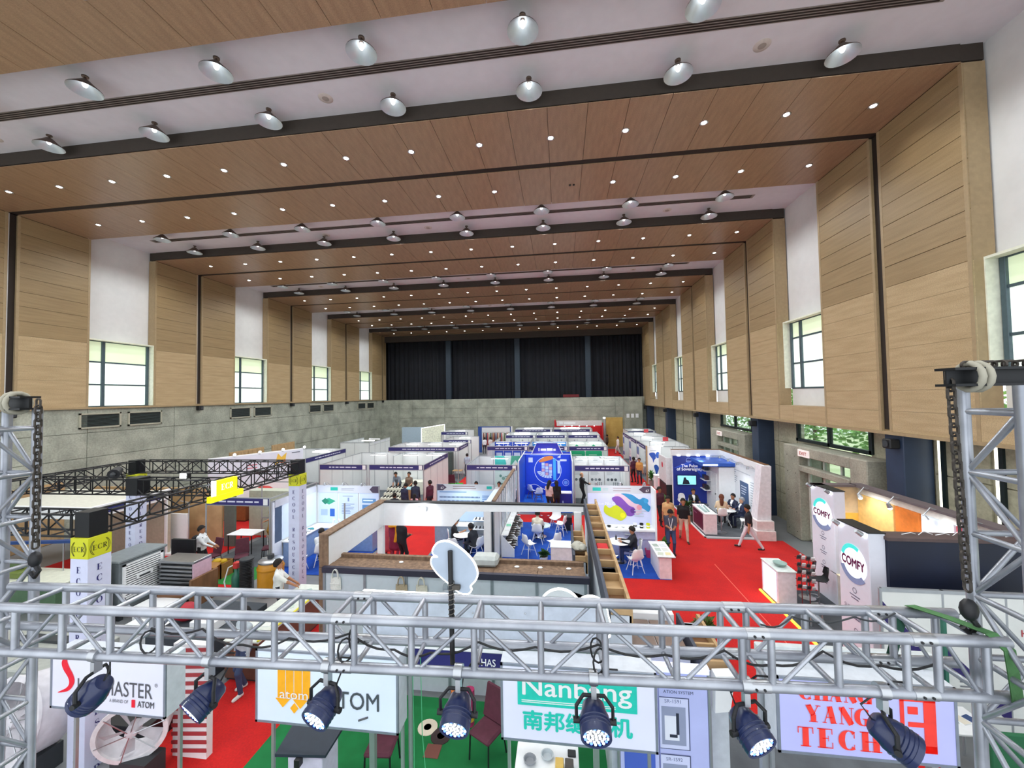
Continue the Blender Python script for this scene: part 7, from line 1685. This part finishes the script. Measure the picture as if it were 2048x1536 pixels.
# striped crate, fans at far left
t = thing('striped_panel', 'red and white striped shutter panel by the red aisle', 'panel', (-6.4, 6.1, 0)); part(t, 'core', MB().box(-6.75, 6.0, 0, -6.1, 6.12, 1.9), WHT)
for i in range(13): part(t, 'stripe', MB().bar((-6.76, 5.99, .1 + i * .14), (-6.09, 5.99, .16 + i * .14), .012, .06), mat('#a83a40', .6))
def fan(label, c, ax, r, depth, blades):
    c = Vector(c); ax = Vector(ax).normalized(); t = thing('axial_fan', label, 'fan', (c.x, c.y, 0))
    G = mat('#d4d2d8', .45)
    part(t, 'duct', MB().lathe([(r * .93, 0), (r, 0), (r * 1.02, .03), (r * .96, depth), (r * .9, depth), (r * .93, 0)], c, 32, axis=ax, cap=False), G, smooth=.6)
    part(t, 'rim', MB().lathe([(r * .92, -.02), (r * 1.06, -.02), (r * 1.06, .02), (r * .92, .02), (r * .92, -.02)], c, 32, axis=ax, cap=False), mat('#e2e0e4', .45), smooth=.6)
    part(t, 'hub', MB().lathe([(0, -.03), (r * .16, -.02), (r * .2, .05), (r * .2, .18), (0, .2)], c, 18, axis=ax), G, smooth=.6)
    u = ax.orthogonal().normalized(); w = ax.cross(u)
    for i in range(blades):
        a = 2 * math.pi * i / blades; d = u * math.cos(a) + w * math.sin(a); s = ax.cross(d)
        m = MB(); q = [c + d * r * .18 + s * r * .06 + ax * .05, c + d * r * .86 + s * r * .2 + ax * .03, c + d * r * .86 - s * r * .12 + ax * .12, c + d * r * .18 - s * r * .06 + ax * .1]
        m.add(q + [p + ax * .012 for p in q], [(0, 1, 2, 3), (7, 6, 5, 4), (0, 4, 5, 1), (1, 5, 6, 2), (2, 6, 7, 3), (3, 7, 4, 0)]); part(t, 'blade', m, mat('#c2c0c6', .45))
    for i in range(6):
        a = 2 * math.pi * (i + .5) / 6; d = u * math.cos(a) + w * math.sin(a); part(t, 'guard_bar', MB().tube([c + d * r * .1 - ax * .025, c + d * r - ax * .025], .008, 5), STEEL)
    part(t, 'foot', MB().box(c.x - r * .7, c.y - .05, 0, c.x + r * .7, c.y + depth * .8, max(.02, c.z - r * .94)), DARKG)
    return t
fan('big white axial fan with wide blades behind the left tower truss', (-8.95, 5.3, .95), (.1, .93, -.2), .62, .5, 6)
fan('white axial fan with straight guard bars beside the near lettered tower', (-6.95, 5.5, .78), (-.45, .85, .1), .46, .35, 5)
box_thing('fan_crate', 'black crate base standing between the two white fans', 'crate', -8.35, 6.0, 0, -7.3, 6.7, .4, BLK)
counter('white worktop strewn with samples behind the truss at the red aisle', -7.4, -6.6, 7.7, 10.2, .86, mat('#6a4a3c', .6), mat('#d9dfd6', .5)); box_thing('yellow_ruler', 'long yellow edge strip on the sample worktop', 'strip', -6.64, 7.7, .86, -6.58, 10.2, .885, mat('#d9d020', .5))
for i in range(6): papers('sample sheet on the worktop at the red aisle', -7.05 + .1 * (i % 2), 8.0 + i * .36, .86, .3, .26, ['#c8d8c8', '#e4e8e0', '#a9c0b8'][i % 3], 9 * i, 'sample_sheet', 'sample', 'sheets on the red aisle worktop')
box_thing('dark_sheet', 'dark grey tarp covered table left of the sample worktop', 'table', -9.4, 7.7, 0, -7.7, 9.3, .8, mat('#3a4048', .8)); box_thing('white_carton', 'white carton on the dark covered table', 'carton', -8.6, 8.0, .8, -8.0, 8.4, 1.0, WHT)
single('red_bag', MB().ball((-9.1, 8.4, 1.0), (.3, .25, .2), 12), mat('#a82030', .6), 'shiny dark red bag on the covered table', 'bag', (-9.1, 8.4, .8), smooth=1)

# ---- aluminium lighting truss
A0, A1 = Vector((-3.12, 1.797, 0)), Vector((1.98, 2.0, 0)); TD = (A1 - A0).normalized(); TN = Vector((-TD.y, TD.x, 0)) * .225; TL = (A1 - A0).length
ZB, ZT, RC = 4.73, 4.97, .0245
t = thing('lighting_truss', 'long aluminium box truss crossing in front carrying the lamps', 'truss', (A0.x, A0.y, ZB))
def at(x, n, z):
    k = (x - A0.x) / TD.x; return A0 + TD * k + TN * n + UZ * z
xs = [-3.02, -2.73, -2.44, -2.15, -1.86, -1.5, -1.19, -1.07, -.77, -.45, -.12, .19, .52, .82, .95, 1.24, 1.53, 1.66, 1.86]
for n in (0, 1):
    for z in (ZB, ZT): part(t, 'chord', MB().tube([at(-3.4, n, z), at(1.95, n, z)], RC, 12), ALU, smooth=.8)
for i, x in enumerate(xs):
    for n in (0, 1): part(t, 'upright', MB().tube([at(x, n, ZB), at(x, n, ZT)], .0165, 10), ALU, smooth=.8)
    if i % 1 == 0:
        part(t, 'cross_tube', MB().tube([at(x, 0, ZT), at(x + .0, 1, ZT)], .0135, 8), ALU, smooth=.8); part(t, 'cross_tube', MB().tube([at(x, 0, ZB), at(x, 1, ZB)], .0125, 8), ALU, smooth=.8)
for i in range(len(xs) - 1):
    a, b = xs[i], xs[i + 1]
    if b - a < .2: continue
    u, v = (ZT, ZB) if i % 2 else (ZB, ZT)
    for n in (0, 1): part(t, 'diagonal', MB().tube([at(a + .03, n, u), at(b - .03, n, v)], .0095, 8), ALU, smooth=.8)
for x in (-1.13, .885, 1.595):
    for n in (0, 1):
        for z in (ZB, ZT):
            part(t, 'coupler', MB().tube([at(x - .05, n, z), at(x + .05, n, z)], RC * 1.08, 12), STEEL, smooth=.8)
            for dx in (-.018, .018): part(t, 'pin', MB().cyl(at(x + dx, n, z) + TN.normalized() * -.03, at(x + dx, n, z) + TN.normalized() * .03, .006, n=8), BLK)
# ---- tower legs at both ends
def tower(label, cx, cy, z1, z0=0.0, w=.24, ph=0, step=.29):
    t = thing('truss_tower', label, 'truss', (cx, cy, z0)); h = w / 2
    C = [(cx - h, cy - h), (cx + h, cy - h), (cx + h, cy + h), (cx - h, cy + h)]
    for x, y in C: part(t, 'chord', MB().tube([(x, y, z0), (x, y, z1)], .0245, 12), ALU, smooth=.8)
    z = z1 - .12; i = ph
    while z > z0 + .3:
        for k in range(4):
            a, b = C[k], C[(k + 1) % 4]
            part(t, 'rung', MB().tube([(a[0], a[1], z), (b[0], b[1], z)], .014, 8), ALU, smooth=.8)
            if (i + k) % 2: part(t, 'brace', MB().tube([(a[0], a[1], z), (b[0], b[1], z - step)], .0115, 8), ALU, smooth=.8)
            else: part(t, 'brace', MB().tube([(a[0], a[1], z - step), (b[0], b[1], z)], .0115, 8), ALU, smooth=.8)
        z -= step; i += 1
    return t
tower('left aluminium truss tower standing before the black girders', -3.53, 1.995, 6.06)
tower('right aluminium truss tower standing before the black wall', 2.05, 1.995, 6.11, ph=1)
for sgn, lab, x0, x1, y, z in ((-1, 'black steel beam resting across the left tower top', -4.1, -3.36, 2.05, 6.06), (1, 'black steel beam resting across the right tower top', 1.8, 2.8, 2.05, 6.11)):
    b = thing('steel_beam', lab, 'beam', ((x0 + x1) / 2, y, z)); part(b, 'flange', MB().box(x0, y - .05, z, x1, y + .05, z + .012), BLKM); part(b, 'flange', MB().box(x0, y - .05, z + .075, x1, y + .05, z + .087), BLKM); part(b, 'web', MB().box(x0, y - .008, z + .012, x1, y + .008, z + .075), BLKM)
    xr = x1 - .13 if sgn < 0 else x0 + .1
    for d in (0, .035): part(b, 'sling_wrap', MB().tube([(xr + d, y + .06 * math.cos(a), z + .045 + .062 * math.sin(a)) for a in [2 * math.pi * i / 14 for i in range(15)]], .014, 7), mat('#a8a494', .8), smooth=1)
# ---- chains with hooks
def chain(label, x, y, z1, z0, drift=0.0, p=.054):
    t = thing('hoist_chain', label, 'chain', (x, y, z0)); me = []
    for k in (0, 1):
        m = MB(); R, r = .0255, .0062; pts = []
        for i in range(13):
            a = 2 * math.pi * (i + .5) / 12; q = (R * .62 * math.cos(a), 0, (R * .55 if math.sin(a) >= 0 else -R * .55) + R * .62 * math.sin(a)); pts.append(q if k == 0 else (0, q[0], q[2]))
        pts = pts[:12]; pts = pts + pts[:2]
        m.tube(pts, r, 5, caps=False); me.append(mesh('link', m, CHAINM, None, 1.2))
    n = int((z1 - z0 - .1) / (p * .78))
    for i in range(n):
        o = part(t, 'link', None, None, me=me[i % 2]); o.location = (drift * i / n, 0, z1 - z0 - i * p * .78); 
    b = part(t, 'hook_block', MB().ball((x + drift, y, z0 + .06), (.035, .03, .05), 12).tube([(x + drift, y, z0 + .03), (x + drift + .03, y, z0 - .01), (x + drift, y, z0 - .05), (x + drift - .03, y, z0 - .02)], .013, 7), BLK, smooth=1)
    return t
chain('rusty hoist chain hanging by the left truss tower', -3.3, 2.05, 6.1, 5.06, .0)
chain('dark steel hoist chain hanging by the right truss tower', 1.82, 2.05, 6.16, 5.02, .03)
w = thing('spare_chain', 'loose chain lying along the black beam of the right tower', 'chain', (2.26, 2.05, 6.197)); m1 = KIDS['hoist_chain'][0].data
for i in range(18):
    o = part(w, 'link', None, None, me=m1); o.location = (-.36 + i * .042, 0, .012); o.rotation_euler = (math.pi / 2 * (i % 2), math.pi / 2, 0)
# ---- green lifting sling over the right end of the truss
SG = mat('#4f7f4e', .9, var=.15, scale=25, bump=.2); m = MB()
P = [at(1.72, 1.0, ZT + .035), at(1.79, .5, ZT + .04), at(1.86, 0, ZT + .035), at(1.9, -.14, ZT - .02), at(1.92, -.15, ZB), at(1.93, -.05, ZB - .035)]
Q = [p + Vector((.055, .01, 0)) for p in P]
for i in range(len(P) - 1):
    m.add([P[i], Q[i], Q[i + 1], P[i + 1]], [(0, 1, 2, 3)]); o = Vector((0, .004, -.004)); m.add([P[i] + o, Q[i] + o, Q[i + 1] + o, P[i + 1] + o], [(3, 2, 1, 0)])
s_ = thing('lifting_sling', 'wide green lifting sling draped over the truss end', 'sling', tuple(P[2])); part(s_, 'strap', m, SG)
m = MB(); P2 = [at(1.7, 1.05, ZT), at(1.66, 1.12, ZB + .05), at(1.62, 1.05, ZB - .03)]; Q2 = [p + Vector((.05, .0, 0)) for p in P2]
for i in range(2): m.add([P2[i], Q2[i], Q2[i + 1], P2[i + 1]], [(0, 1, 2, 3)]); m.add([P2[i] + UY * .004, Q2[i] + UY * .004, Q2[i + 1] + UY * .004, P2[i + 1] + UY * .004], [(3, 2, 1, 0)])
part(s_, 'rear_strap', m, mat('#2f5c4a', .9))
# ---- LED par lamps
PARM = mat('#1a2750', .35, var=.1, coat=.3); LEDW = mat('#eef6ff', .3, em=3.0, var=0); LEDB = mat('#4a6cff', .3, em=4, var=0)
bl_ = bpy.data.lights.new('par_light', 'SPOT'); bl_.energy = 28; bl_.spot_size = 1.0; bl_.spot_blend = .6; bl_.color = (.35, .45, 1.0); bl_.shadow_soft_size = .05
def par(label, x, d, lit=True, drop=.2, dx=0.0):
    d = Vector(d).normalized(); top = at(x, 0, ZB - RC); c = top + Vector((dx, -.03, -drop))
    t = thing('par_lamp', label, 'stage light', tuple(top))
    part(t, 'clamp', MB().cyl(top + Vector((-.02, 0, .03)), top + Vector((.02, 0, .03)), .034, n=12).box(top.x - .012, top.y - .02, top.z - .06, top.x + .012, top.y + .02, top.z + .0), STEEL, smooth=.7)
    b = -d
    part(t, 'housing', MB().lathe([(.068, .0), (.071, .01), (.069, .075), (.06, .095), (.052, .13), (.04, .142), (0, .146)], c + d * .06, 22, axis=b), PARM, smooth=.6)
    part(t, 'rim', MB().lathe([(.06, -.01), (.071, -.012), (.073, .01), (.069, .012)], c + d * .06, 22, axis=b, cap=False), PARM, smooth=.6)
    for k in range(3): part(t, 'cooling_ring', MB().lathe([(.0695, .02 + k * .016), (.0735, .023 + k * .016), (.0695, .026 + k * .016)], c + d * .06, 22, axis=b, cap=False), PARM, smooth=.6)
    u = d.cross(UZ).normalized(); w = u.cross(d)
    part(t, 'lens_plate', MB().lathe([(0, 0), (.06, 0)], c + d * .061, 22, axis=d), BLK)
    m = MB()
    for R, n in ((0, 1), (.019, 6), (.037, 12), (.053, 17)):
        for k in range(n):
            a = 2 * math.pi * k / n + R * 20; p = c + d * .064 + (u * math.cos(a) + w * math.sin(a)) * R; m.lathe([(.0072, 0), (.0062, .004), (0, .006)], p, 7, (1 if n == 17 and k % 2 else 0), axis=d)
    part(t, 'led_array', m, [LEDW, LEDB] if lit else [mat('#cfd6de', .2), mat('#9aa6b4', .2)], smooth=.9, kind='stuff')
    bt = top + UZ * -.055
    part(t, 'yoke', MB().tube([c + u * .085, c + u * .085 + UZ * (bt.z - c.z) * .7, bt + u * .05, bt - u * .05, c - u * .085 + UZ * (bt.z - c.z) * .7, c - u * .085], .009, 6), BLK)
    for s in (-1, 1): part(t, 'knob', MB().cyl(c + u * (s * .07), c + u * (s * .1), .014, n=10), BLK, smooth=.7)
    part(t, 'rear_cable', MB().tube([c + b * .07, c + b * .12 + UZ * .04, top + Vector((.06, .02, .06)), at(x + .12, .1, ZB + .03)], .0045, 5), BLK, smooth=1)
    if lit:
        L = bpy.data.objects.new('lamp_light', bl_); COL.objects.link(L); L.parent = t; L.location = c + d * .09 - top; L.rotation_euler = d.to_track_quat('-Z', 'Y').to_euler()
    return t
par('unlit black par lamp turned away below the truss beside the red swoosh sign', -2.52, (-.62, -.1, -.6), False, .15, .02)
par('lit par lamp hanging over the red aisle', -1.86, (-.3, -.85, -.42), True, .15)
par('lit par lamp hanging before the orange pencil sign', -1.21, (-.18, -.9, -.36), True, .15)
par('lit par lamp hanging over the green carpet', -.53, (.0, -.9, -.4), True, .15)
par('lit par lamp hanging before the turquoise sign', .13, (.02, -.92, -.34), True, .15)
par('lit par lamp hanging over the grey carpet', .83, (.3, -.85, -.36), True, .15)
par('lit par lamp swung sideways before the red serif sign', 1.42, (.72, -.42, -.42), True, .15, .02)
# ---- cables along the truss
rnd = random.Random(2)
def cable(lab, pts, r=.0055, grp=None, m=BLK):
    P = []
    for i in range(len(pts) - 1):
        for k in range(5): P.append(Vector(pts[i]).lerp(Vector(pts[i + 1]), k / 5) - UZ * (.03 * math.sin(math.pi * k / 5)))
    P.append(Vector(pts[-1])); return single('power_cable', MB().tube(P, r, 6), m, lab, 'cable', tuple(pts[0]), grp, smooth=1)
cable('black cable drooping inside the truss near the red swoosh sign', [at(-2.3, .4, ZB + .1), at(-2.0, .45, ZB + .1), at(-1.75, .4, ZB + .03), at(-1.5, .5, ZB + .06)])
cable('black cable drooping inside the truss above the orange pencil sign', [at(-1.5, .5, ZB + .06), at(-1.15, .5, ZB + .1), at(-.9, .45, ZB + .03), at(-.7, .4, ZB + .03), at(-.45, .5, ZB + .08)])
cable('black cable drooping inside the truss above the turquoise sign', [at(-.45, .5, ZB + .08), at(-.15, .4, ZB + .08), at(.17, .5, ZB + .09), at(.5, .45, ZB + .06), at(.78, .4, ZB + .1)])
cable('black cable looping inside the truss above the red serif sign', [at(.78, .4, ZB + .1), at(1.0, .4, ZB + .04), at(1.25, .5, ZB + .1), at(1.5, .45, ZB + .05), at(1.8, .6, ZB + .06)])
cable('grey cable lying over the truss top by the green sling', [at(.92, .1, ZT + .03), at(1.1, .4, ZT + .035), at(1.4, .5, ZT + .03), at(1.62, .7, ZT + .03)], .004, None, DARKG)
for i, x in enumerate((-2.22, -1.12, .16)):
    k_ = single('cable_coil', MB().tube([at(x + .03 * math.cos(a), .2 + .25 * math.sin(a * .5), ZB + .08 + .06 * math.sin(a)) for a in [i_ * .55 for i_ in range(26)]], .005, 5), BLK, ['small coil of black cable tied near the left end of the truss', 'small coil of black cable tied near the first truss joint', 'small coil of black cable tied above the turquoise sign'][i], 'cable', tuple(at(x, .2, ZB + .08)), smooth=1)
# ---- rim lit leaf sign on a black pole inside the truss
t = thing('leaf_sign', 'butterfly wing shaped sign with a glowing white rim on a black pole', 'sign', (-.59, 2.0, 4.72))
part(t, 'pole', MB().cyl((-.585, 1.985, 4.71), (-.592, 1.985, 5.29), .013, n=10), BLK, smooth=.8)
wing = [(-.69, 5.29), (-.66, 5.325), (-.6, 5.33), (-.53, 5.29), (-.475, 5.235), (-.452, 5.18), (-.46, 5.14), (-.49, 5.105), (-.485, 5.085), (-.505, 5.065), (-.55, 5.07), (-.6, 5.11), (-.665, 5.16), (-.7, 5.21), (-.695, 5.245), (-.665, 5.25), (-.69, 5.265)]
wing = smooth_loop(wing[:9] + wing[9:])
part(t, 'board', MB().ext(wing[::-1], (0, 2.0, 0), UX, UZ, (0, .02, 0)), mat('#a9b6c6', .5)); part(t, 'rim_light', MB().tube([(x, 2.005, z) for x, z in wing + [wing[0]]], .0062, 6), mat('#ffffff', .4, em=3.5, var=0), smooth=1)
part(t, 'tie_wire', MB().tube([(-.588 + .016 * math.cos(a), 1.985 + .016 * math.sin(a), 4.95 + a * .004) for a in [i * .6 for i in range(80)]], .0022, 4), mat('#6a665e', .6)); part(t, 'bracket', MB().cbox(-.6, 1.975, 5.09, -.54, 1.999, 5.115, .004), mat('#4a4640', .7))
t['label'] = 'wing shaped sign with a glowing white rim on a black pole'
# ================================================================== WHO STANDS WHERE
D2 = {}
sit = dict(hip=.5, lf=(-.13, .42, .09), rf=(.13, .42, .09))
hold = dict(lh=(-.1, .32, 1.08), rh=(.08, .32, 1.1), nod=.5)
person('man in a dark grey shirt with a white lanyard looking at his phone', (4.04, 15.35), 170, '#4a4c5e', '#3c4f78', lanyard=True, res=.018, **hold)
person('man in a black polo and beige trousers walking along the red aisle', (4.95, 16.8), 168, '#17171b', '#cdb8a4', lf=(-.12, .25, .09), rf=(.12, -.25, .14), sleeve='short', shoes='#4a3226', res=.018)
person('man in a tan shirt behind the man looking at his phone', (4.45, 17.2), 175, '#d8ac78', '#3a3f4a', nod=.2, res=.02)
person('man in a maroon shirt walking close to the stand opposite', (4.5, 18.8), 200, '#4a2030', '#1d1b22', lf=(-.12, -.22, .14), rf=(.12, .25, .09), sleeve='long', res=.02, skin=2)
person('man in a black shirt and white trousers striding across the red carpet', (7.14, 16.05), 75, '#1f2028', '#d9d6dc', lf=(-.12, -.42, .16), rf=(.12, .34, .09), sleeve='short', nod=.25, res=.018)
person('woman with long brown hair and cream top sitting on the white stool', (6.85, 17.82), -20, '#e3cfae', '#26242c', hair='#6a3a26', hip=.84, lf=(-.1, .3, .42), rf=(.1, .3, .42), lh=(-.2, .4, 1.0), rh=(.2, .4, 1.0), long_hair=True, skin=3, sleeve='long', z=.03)
person('dark haired man in a navy suit sitting at the glass table', (7.95, 19.35), 120, '#1c2440', '#1c2440', suit=True, sleeve='long', lh=(-.15, .4, .8), rh=(.15, .4, .8), z=.03, **sit)
person('grey haired man in a navy suit sitting by the print wall', (8.05, 18.7), 100, '#1e2848', '#1c2440', hair='#8a8c90', suit=True, sleeve='long', lh=(-.15, .4, .8), rh=(.15, .4, .8), skin=3, z=.03, **sit)
person('man in a black suit sitting below the screen', (6.45, 20.2), 180, '#15161c', '#15161c', suit=True, sleeve='long', lh=(-.15, .42, .78), rh=(.15, .42, .78), z=.03, **sit)
person('seated man in a black jacket working at the round table', (2.52, 14.45), 90, '#1b1d28', '#26355c', sleeve='long', lh=(-.15, .42, .78), rh=(.15, .42, .78), nod=.3, res=.018, z=.016, **sit)
person('bald man in black standing in the technical poster stand', (1.08, 21.9), -80, '#17181d', '#17181d', hair='#8a7a6c', bald=True, sleeve='long', lh=(-.1, .4, 1.1), rh=(.15, .45, 1.05), skin=1, z=.014)
person('person in dark clothes sitting at the corner of the poster stand', (3.1, 21.4), 90, '#2a2c34', '#20222a', sleeve='long', z=.014, **sit)
place('banquet', banquet, (3.05, 21.4, .014), 90, 'dark chair at the corner of the technical poster stand')
person('person in a dark maroon top waiting in the far aisle', (4.92, 27.5), 20, '#4a2238', '#23222c', res=.026, skin=2); person('person in a mustard top waiting in the far aisle', (5.22, 27.1), 160, '#c08c4a', '#252a3c', res=.026)
person('person in a white top walking at the far end of the right aisle', (5.75, 40.6), 100, '#e2e0dc', '#d0ccc8', res=.03, sleeve='long', lf=(-.1, -.2, .1), rf=(.1, .2, .09)); person('person in dark clothes near the yellow door panel', (4.9, 42.6), 60, '#4a4238', '#2a2622', res=.03, sleeve='long')
person('woman in black with long dark hair at the dark blue counter', (-.3, 19.85), 10, '#15151b', '#15151b', long_hair=True, sleeve='long', lh=(-.2, .3, 1.02), rh=(.15, .3, 1.02), skin=3); person('woman in a pale pink top beside the woman in black', (-.68, 19.88), -30, '#d8b8b4', '#2a2a34', long_hair=True, nod=.3, lh=(-.1, .3, 1.0))
person('man in a cream shirt sitting with his back to the low glass table', (-1.05, 16.05), -5, '#e0dac8', '#20222c', sleeve='short', lh=(-.2, .4, .62), rh=(.2, .4, .62), z=.016, nod=.3, **sit); person('person in dark clothes crouched over on a white chair', (-3.25, 14.35), 60, '#23262e', '#23262e', lean=.5, sleeve='long', lh=(-.1, .5, .5), rh=(.1, .5, .5), z=.014, **sit)
person('person in a black shirt with a lanyard reading at the round table', (-4.3, 15.0), -80, '#15161a', '#1c1e26', lanyard=True, nod=.5, lh=(-.1, .4, .78), rh=(.1, .4, .78), z=.014, **sit)
person('heavy man in a black suit standing with his back turned in the left aisle', (-5.75, 13.3), -25, '#16171d', '#16171d', sleeve='long', h=1.78, lh=(-.1, .3, 1.1), rh=(.1, .3, 1.1)); person('woman in a yellow scarf and maroon kurta in the left aisle', (-6.3, 13.9), -10, '#7a1d3c', '#8a3048', dress='short', long_hair=True, sleeve='long')
single('yellow_scarf', MB().tube([(-6.42, 13.78, 1.32), (-6.3, 13.72, 1.36), (-6.16, 13.8, 1.32), (-6.12, 13.78, 1.05), (-6.2, 13.74, .75)], [.07, .09, .08, .09, .05], 8), mat('#d99a10', .8), 'mustard yellow scarf draped over the maroon kurta', 'scarf', (-6.3, 13.75, .75), smooth=1.2)
person('woman in a red and white patterned dress beside the yellow scarf', (-6.75, 14.4), 10, '#b04a58', '#8a3040', dress='long', long_hair=True)
person('man in a grey shirt bending over the shoe rack', (-9.9, 22.5), 180, '#6f7884', '#2a2e38', lean=.6, lh=(-.15, .5, .75), rh=(.15, .5, .75), nod=.3, res=.026); person('man in a brown checked shirt behind the tan counter', (-8.9, 21.7), 170, '#6a5a4c', '#2c2a2c', res=.026, lh=(-.2, .3, 1.0)); person('man in navy leaning over at the shoe stand', (-7.6, 19.35), 20, '#252a40', '#20243a', lean=.35, sleeve='long', res=.026); person('second person in navy with a bowed head at the shoe stand', (-8.0, 18.9), -20, '#2a2f4a', '#23262e', sleeve='long', nod=.5, res=.026)
person('person in maroon standing beside the navy group', (-6.9, 19.6), 60, '#4f2036', '#262a38', res=.026, sleeve='long'); person('child in a pink top before the navy group', (-7.2, 18.2), 10, '#d8a8b4', '#c8b0b8', h=1.35, res=.026, long_hair=True); person('person in a dark jacket sitting with his back to the camera before the tan counter', (-8.4, 18.6), 5, '#2a2e38', '#2a2e38', sleeve='long', res=.026, **sit); place('banquet', banquet, (-8.4, 18.6), 5, 'dark chair before the tan counter')
person('dark haired visitor sitting low inside the turquoise stand', (-4.8, 21.3), 180, '#3a4a5c', '#2a2c34', res=.026, lh=(-.2, .4, .76), rh=(.2, .4, .76), z=.014, **sit); person('visitor in white sitting by the turquoise wall', (-3.5, 21.3), 170, '#dfe2e4', '#2a2c34', res=.026, lh=(-.2, .4, .76), rh=(.2, .4, .76), z=.014, **sit); person('person in white sitting beside the site plan stand', (-2.62, 18.6), 100, '#e6e8ea', '#c4c8cc', res=.026, nod=.3, **sit)
place('chair_white', chair_white, (-4.8, 21.3, .014), 180, 'white shell chair behind the demo table, left of two'); place('chair_white', chair_white, (-3.5, 21.3, .014), 170, 'white shell chair behind the demo table under the visitor in white'); place('chair_white', chair_white, (-2.64, 18.6), 100, 'white shell chair beside the site plan stand')
person('man in a light blue shirt standing by the far green mat', (-7.2, 28.9), 30, '#a9b8cc', '#2c3448', res=.028, lh=(-.1, .35, 1.0)); person('person in white by the far garments', (-8.1, 40.2), 10, '#e4e4ea', '#3a3a48', res=.03); person('second person in white by the far garments', (-7.5, 40.4), 30, '#d8d6da', '#2c2c34', res=.03)
person('man in a white shirt with black bag straps in the burgundy chair stand', (-12.55, 12.1), -70, '#e2e6ea', '#1c1c22', sleeve='long', straps='#1a1c22', lh=(-.1, .38, 1.0), rh=(.1, .38, 1.0), res=.02); person('woman in a mustard yellow dress with a bag strap', (-12.35, 15.2), 150, '#b88a2c', '#a87c28', dress='long', long_hair=True, sleeve='short', lh=(-.1, .3, 1.0)); person('person in a navy jacket bent over the black tools', (-11.75, 14.9), 200, '#191c2c', '#1c1e26', lean=.5, sleeve='long', lh=(-.1, .5, .9), rh=(.1, .5, .9))
person('grey haired man in white sitting in the pale blue poster stand', (-8.1, 13.2), 60, '#e6e8ea', '#2a3044', hair='#8f8f92', z=.016, lh=(-.1, .4, .74), rh=(.1, .4, .74), skin=1, **sit); person('young man in white sitting in the pale blue poster stand', (-8.85, 13.3), 25, '#e0e4e8', '#20242e', nod=.4, z=.016, lh=(-.1, .4, .74), rh=(.1, .4, .74), **sit)
person('man in blue jeans and white shoes on the red aisle behind the truss', (-6.7, 7.45), 160, '#b9c4cc', '#3a4a6c', shoes='#d8dcd8', res=.02, sleeve='long', lf=(-.1, .12, .09), rf=(.12, -.08, .09)); person('person in a white shirt at the sample worktop behind the truss', (-7.75, 9.75), -60, '#e4e6e2', '#2a2e38', res=.022, lh=(-.1, .4, 1.0), rh=(.1, .4, 1.0))
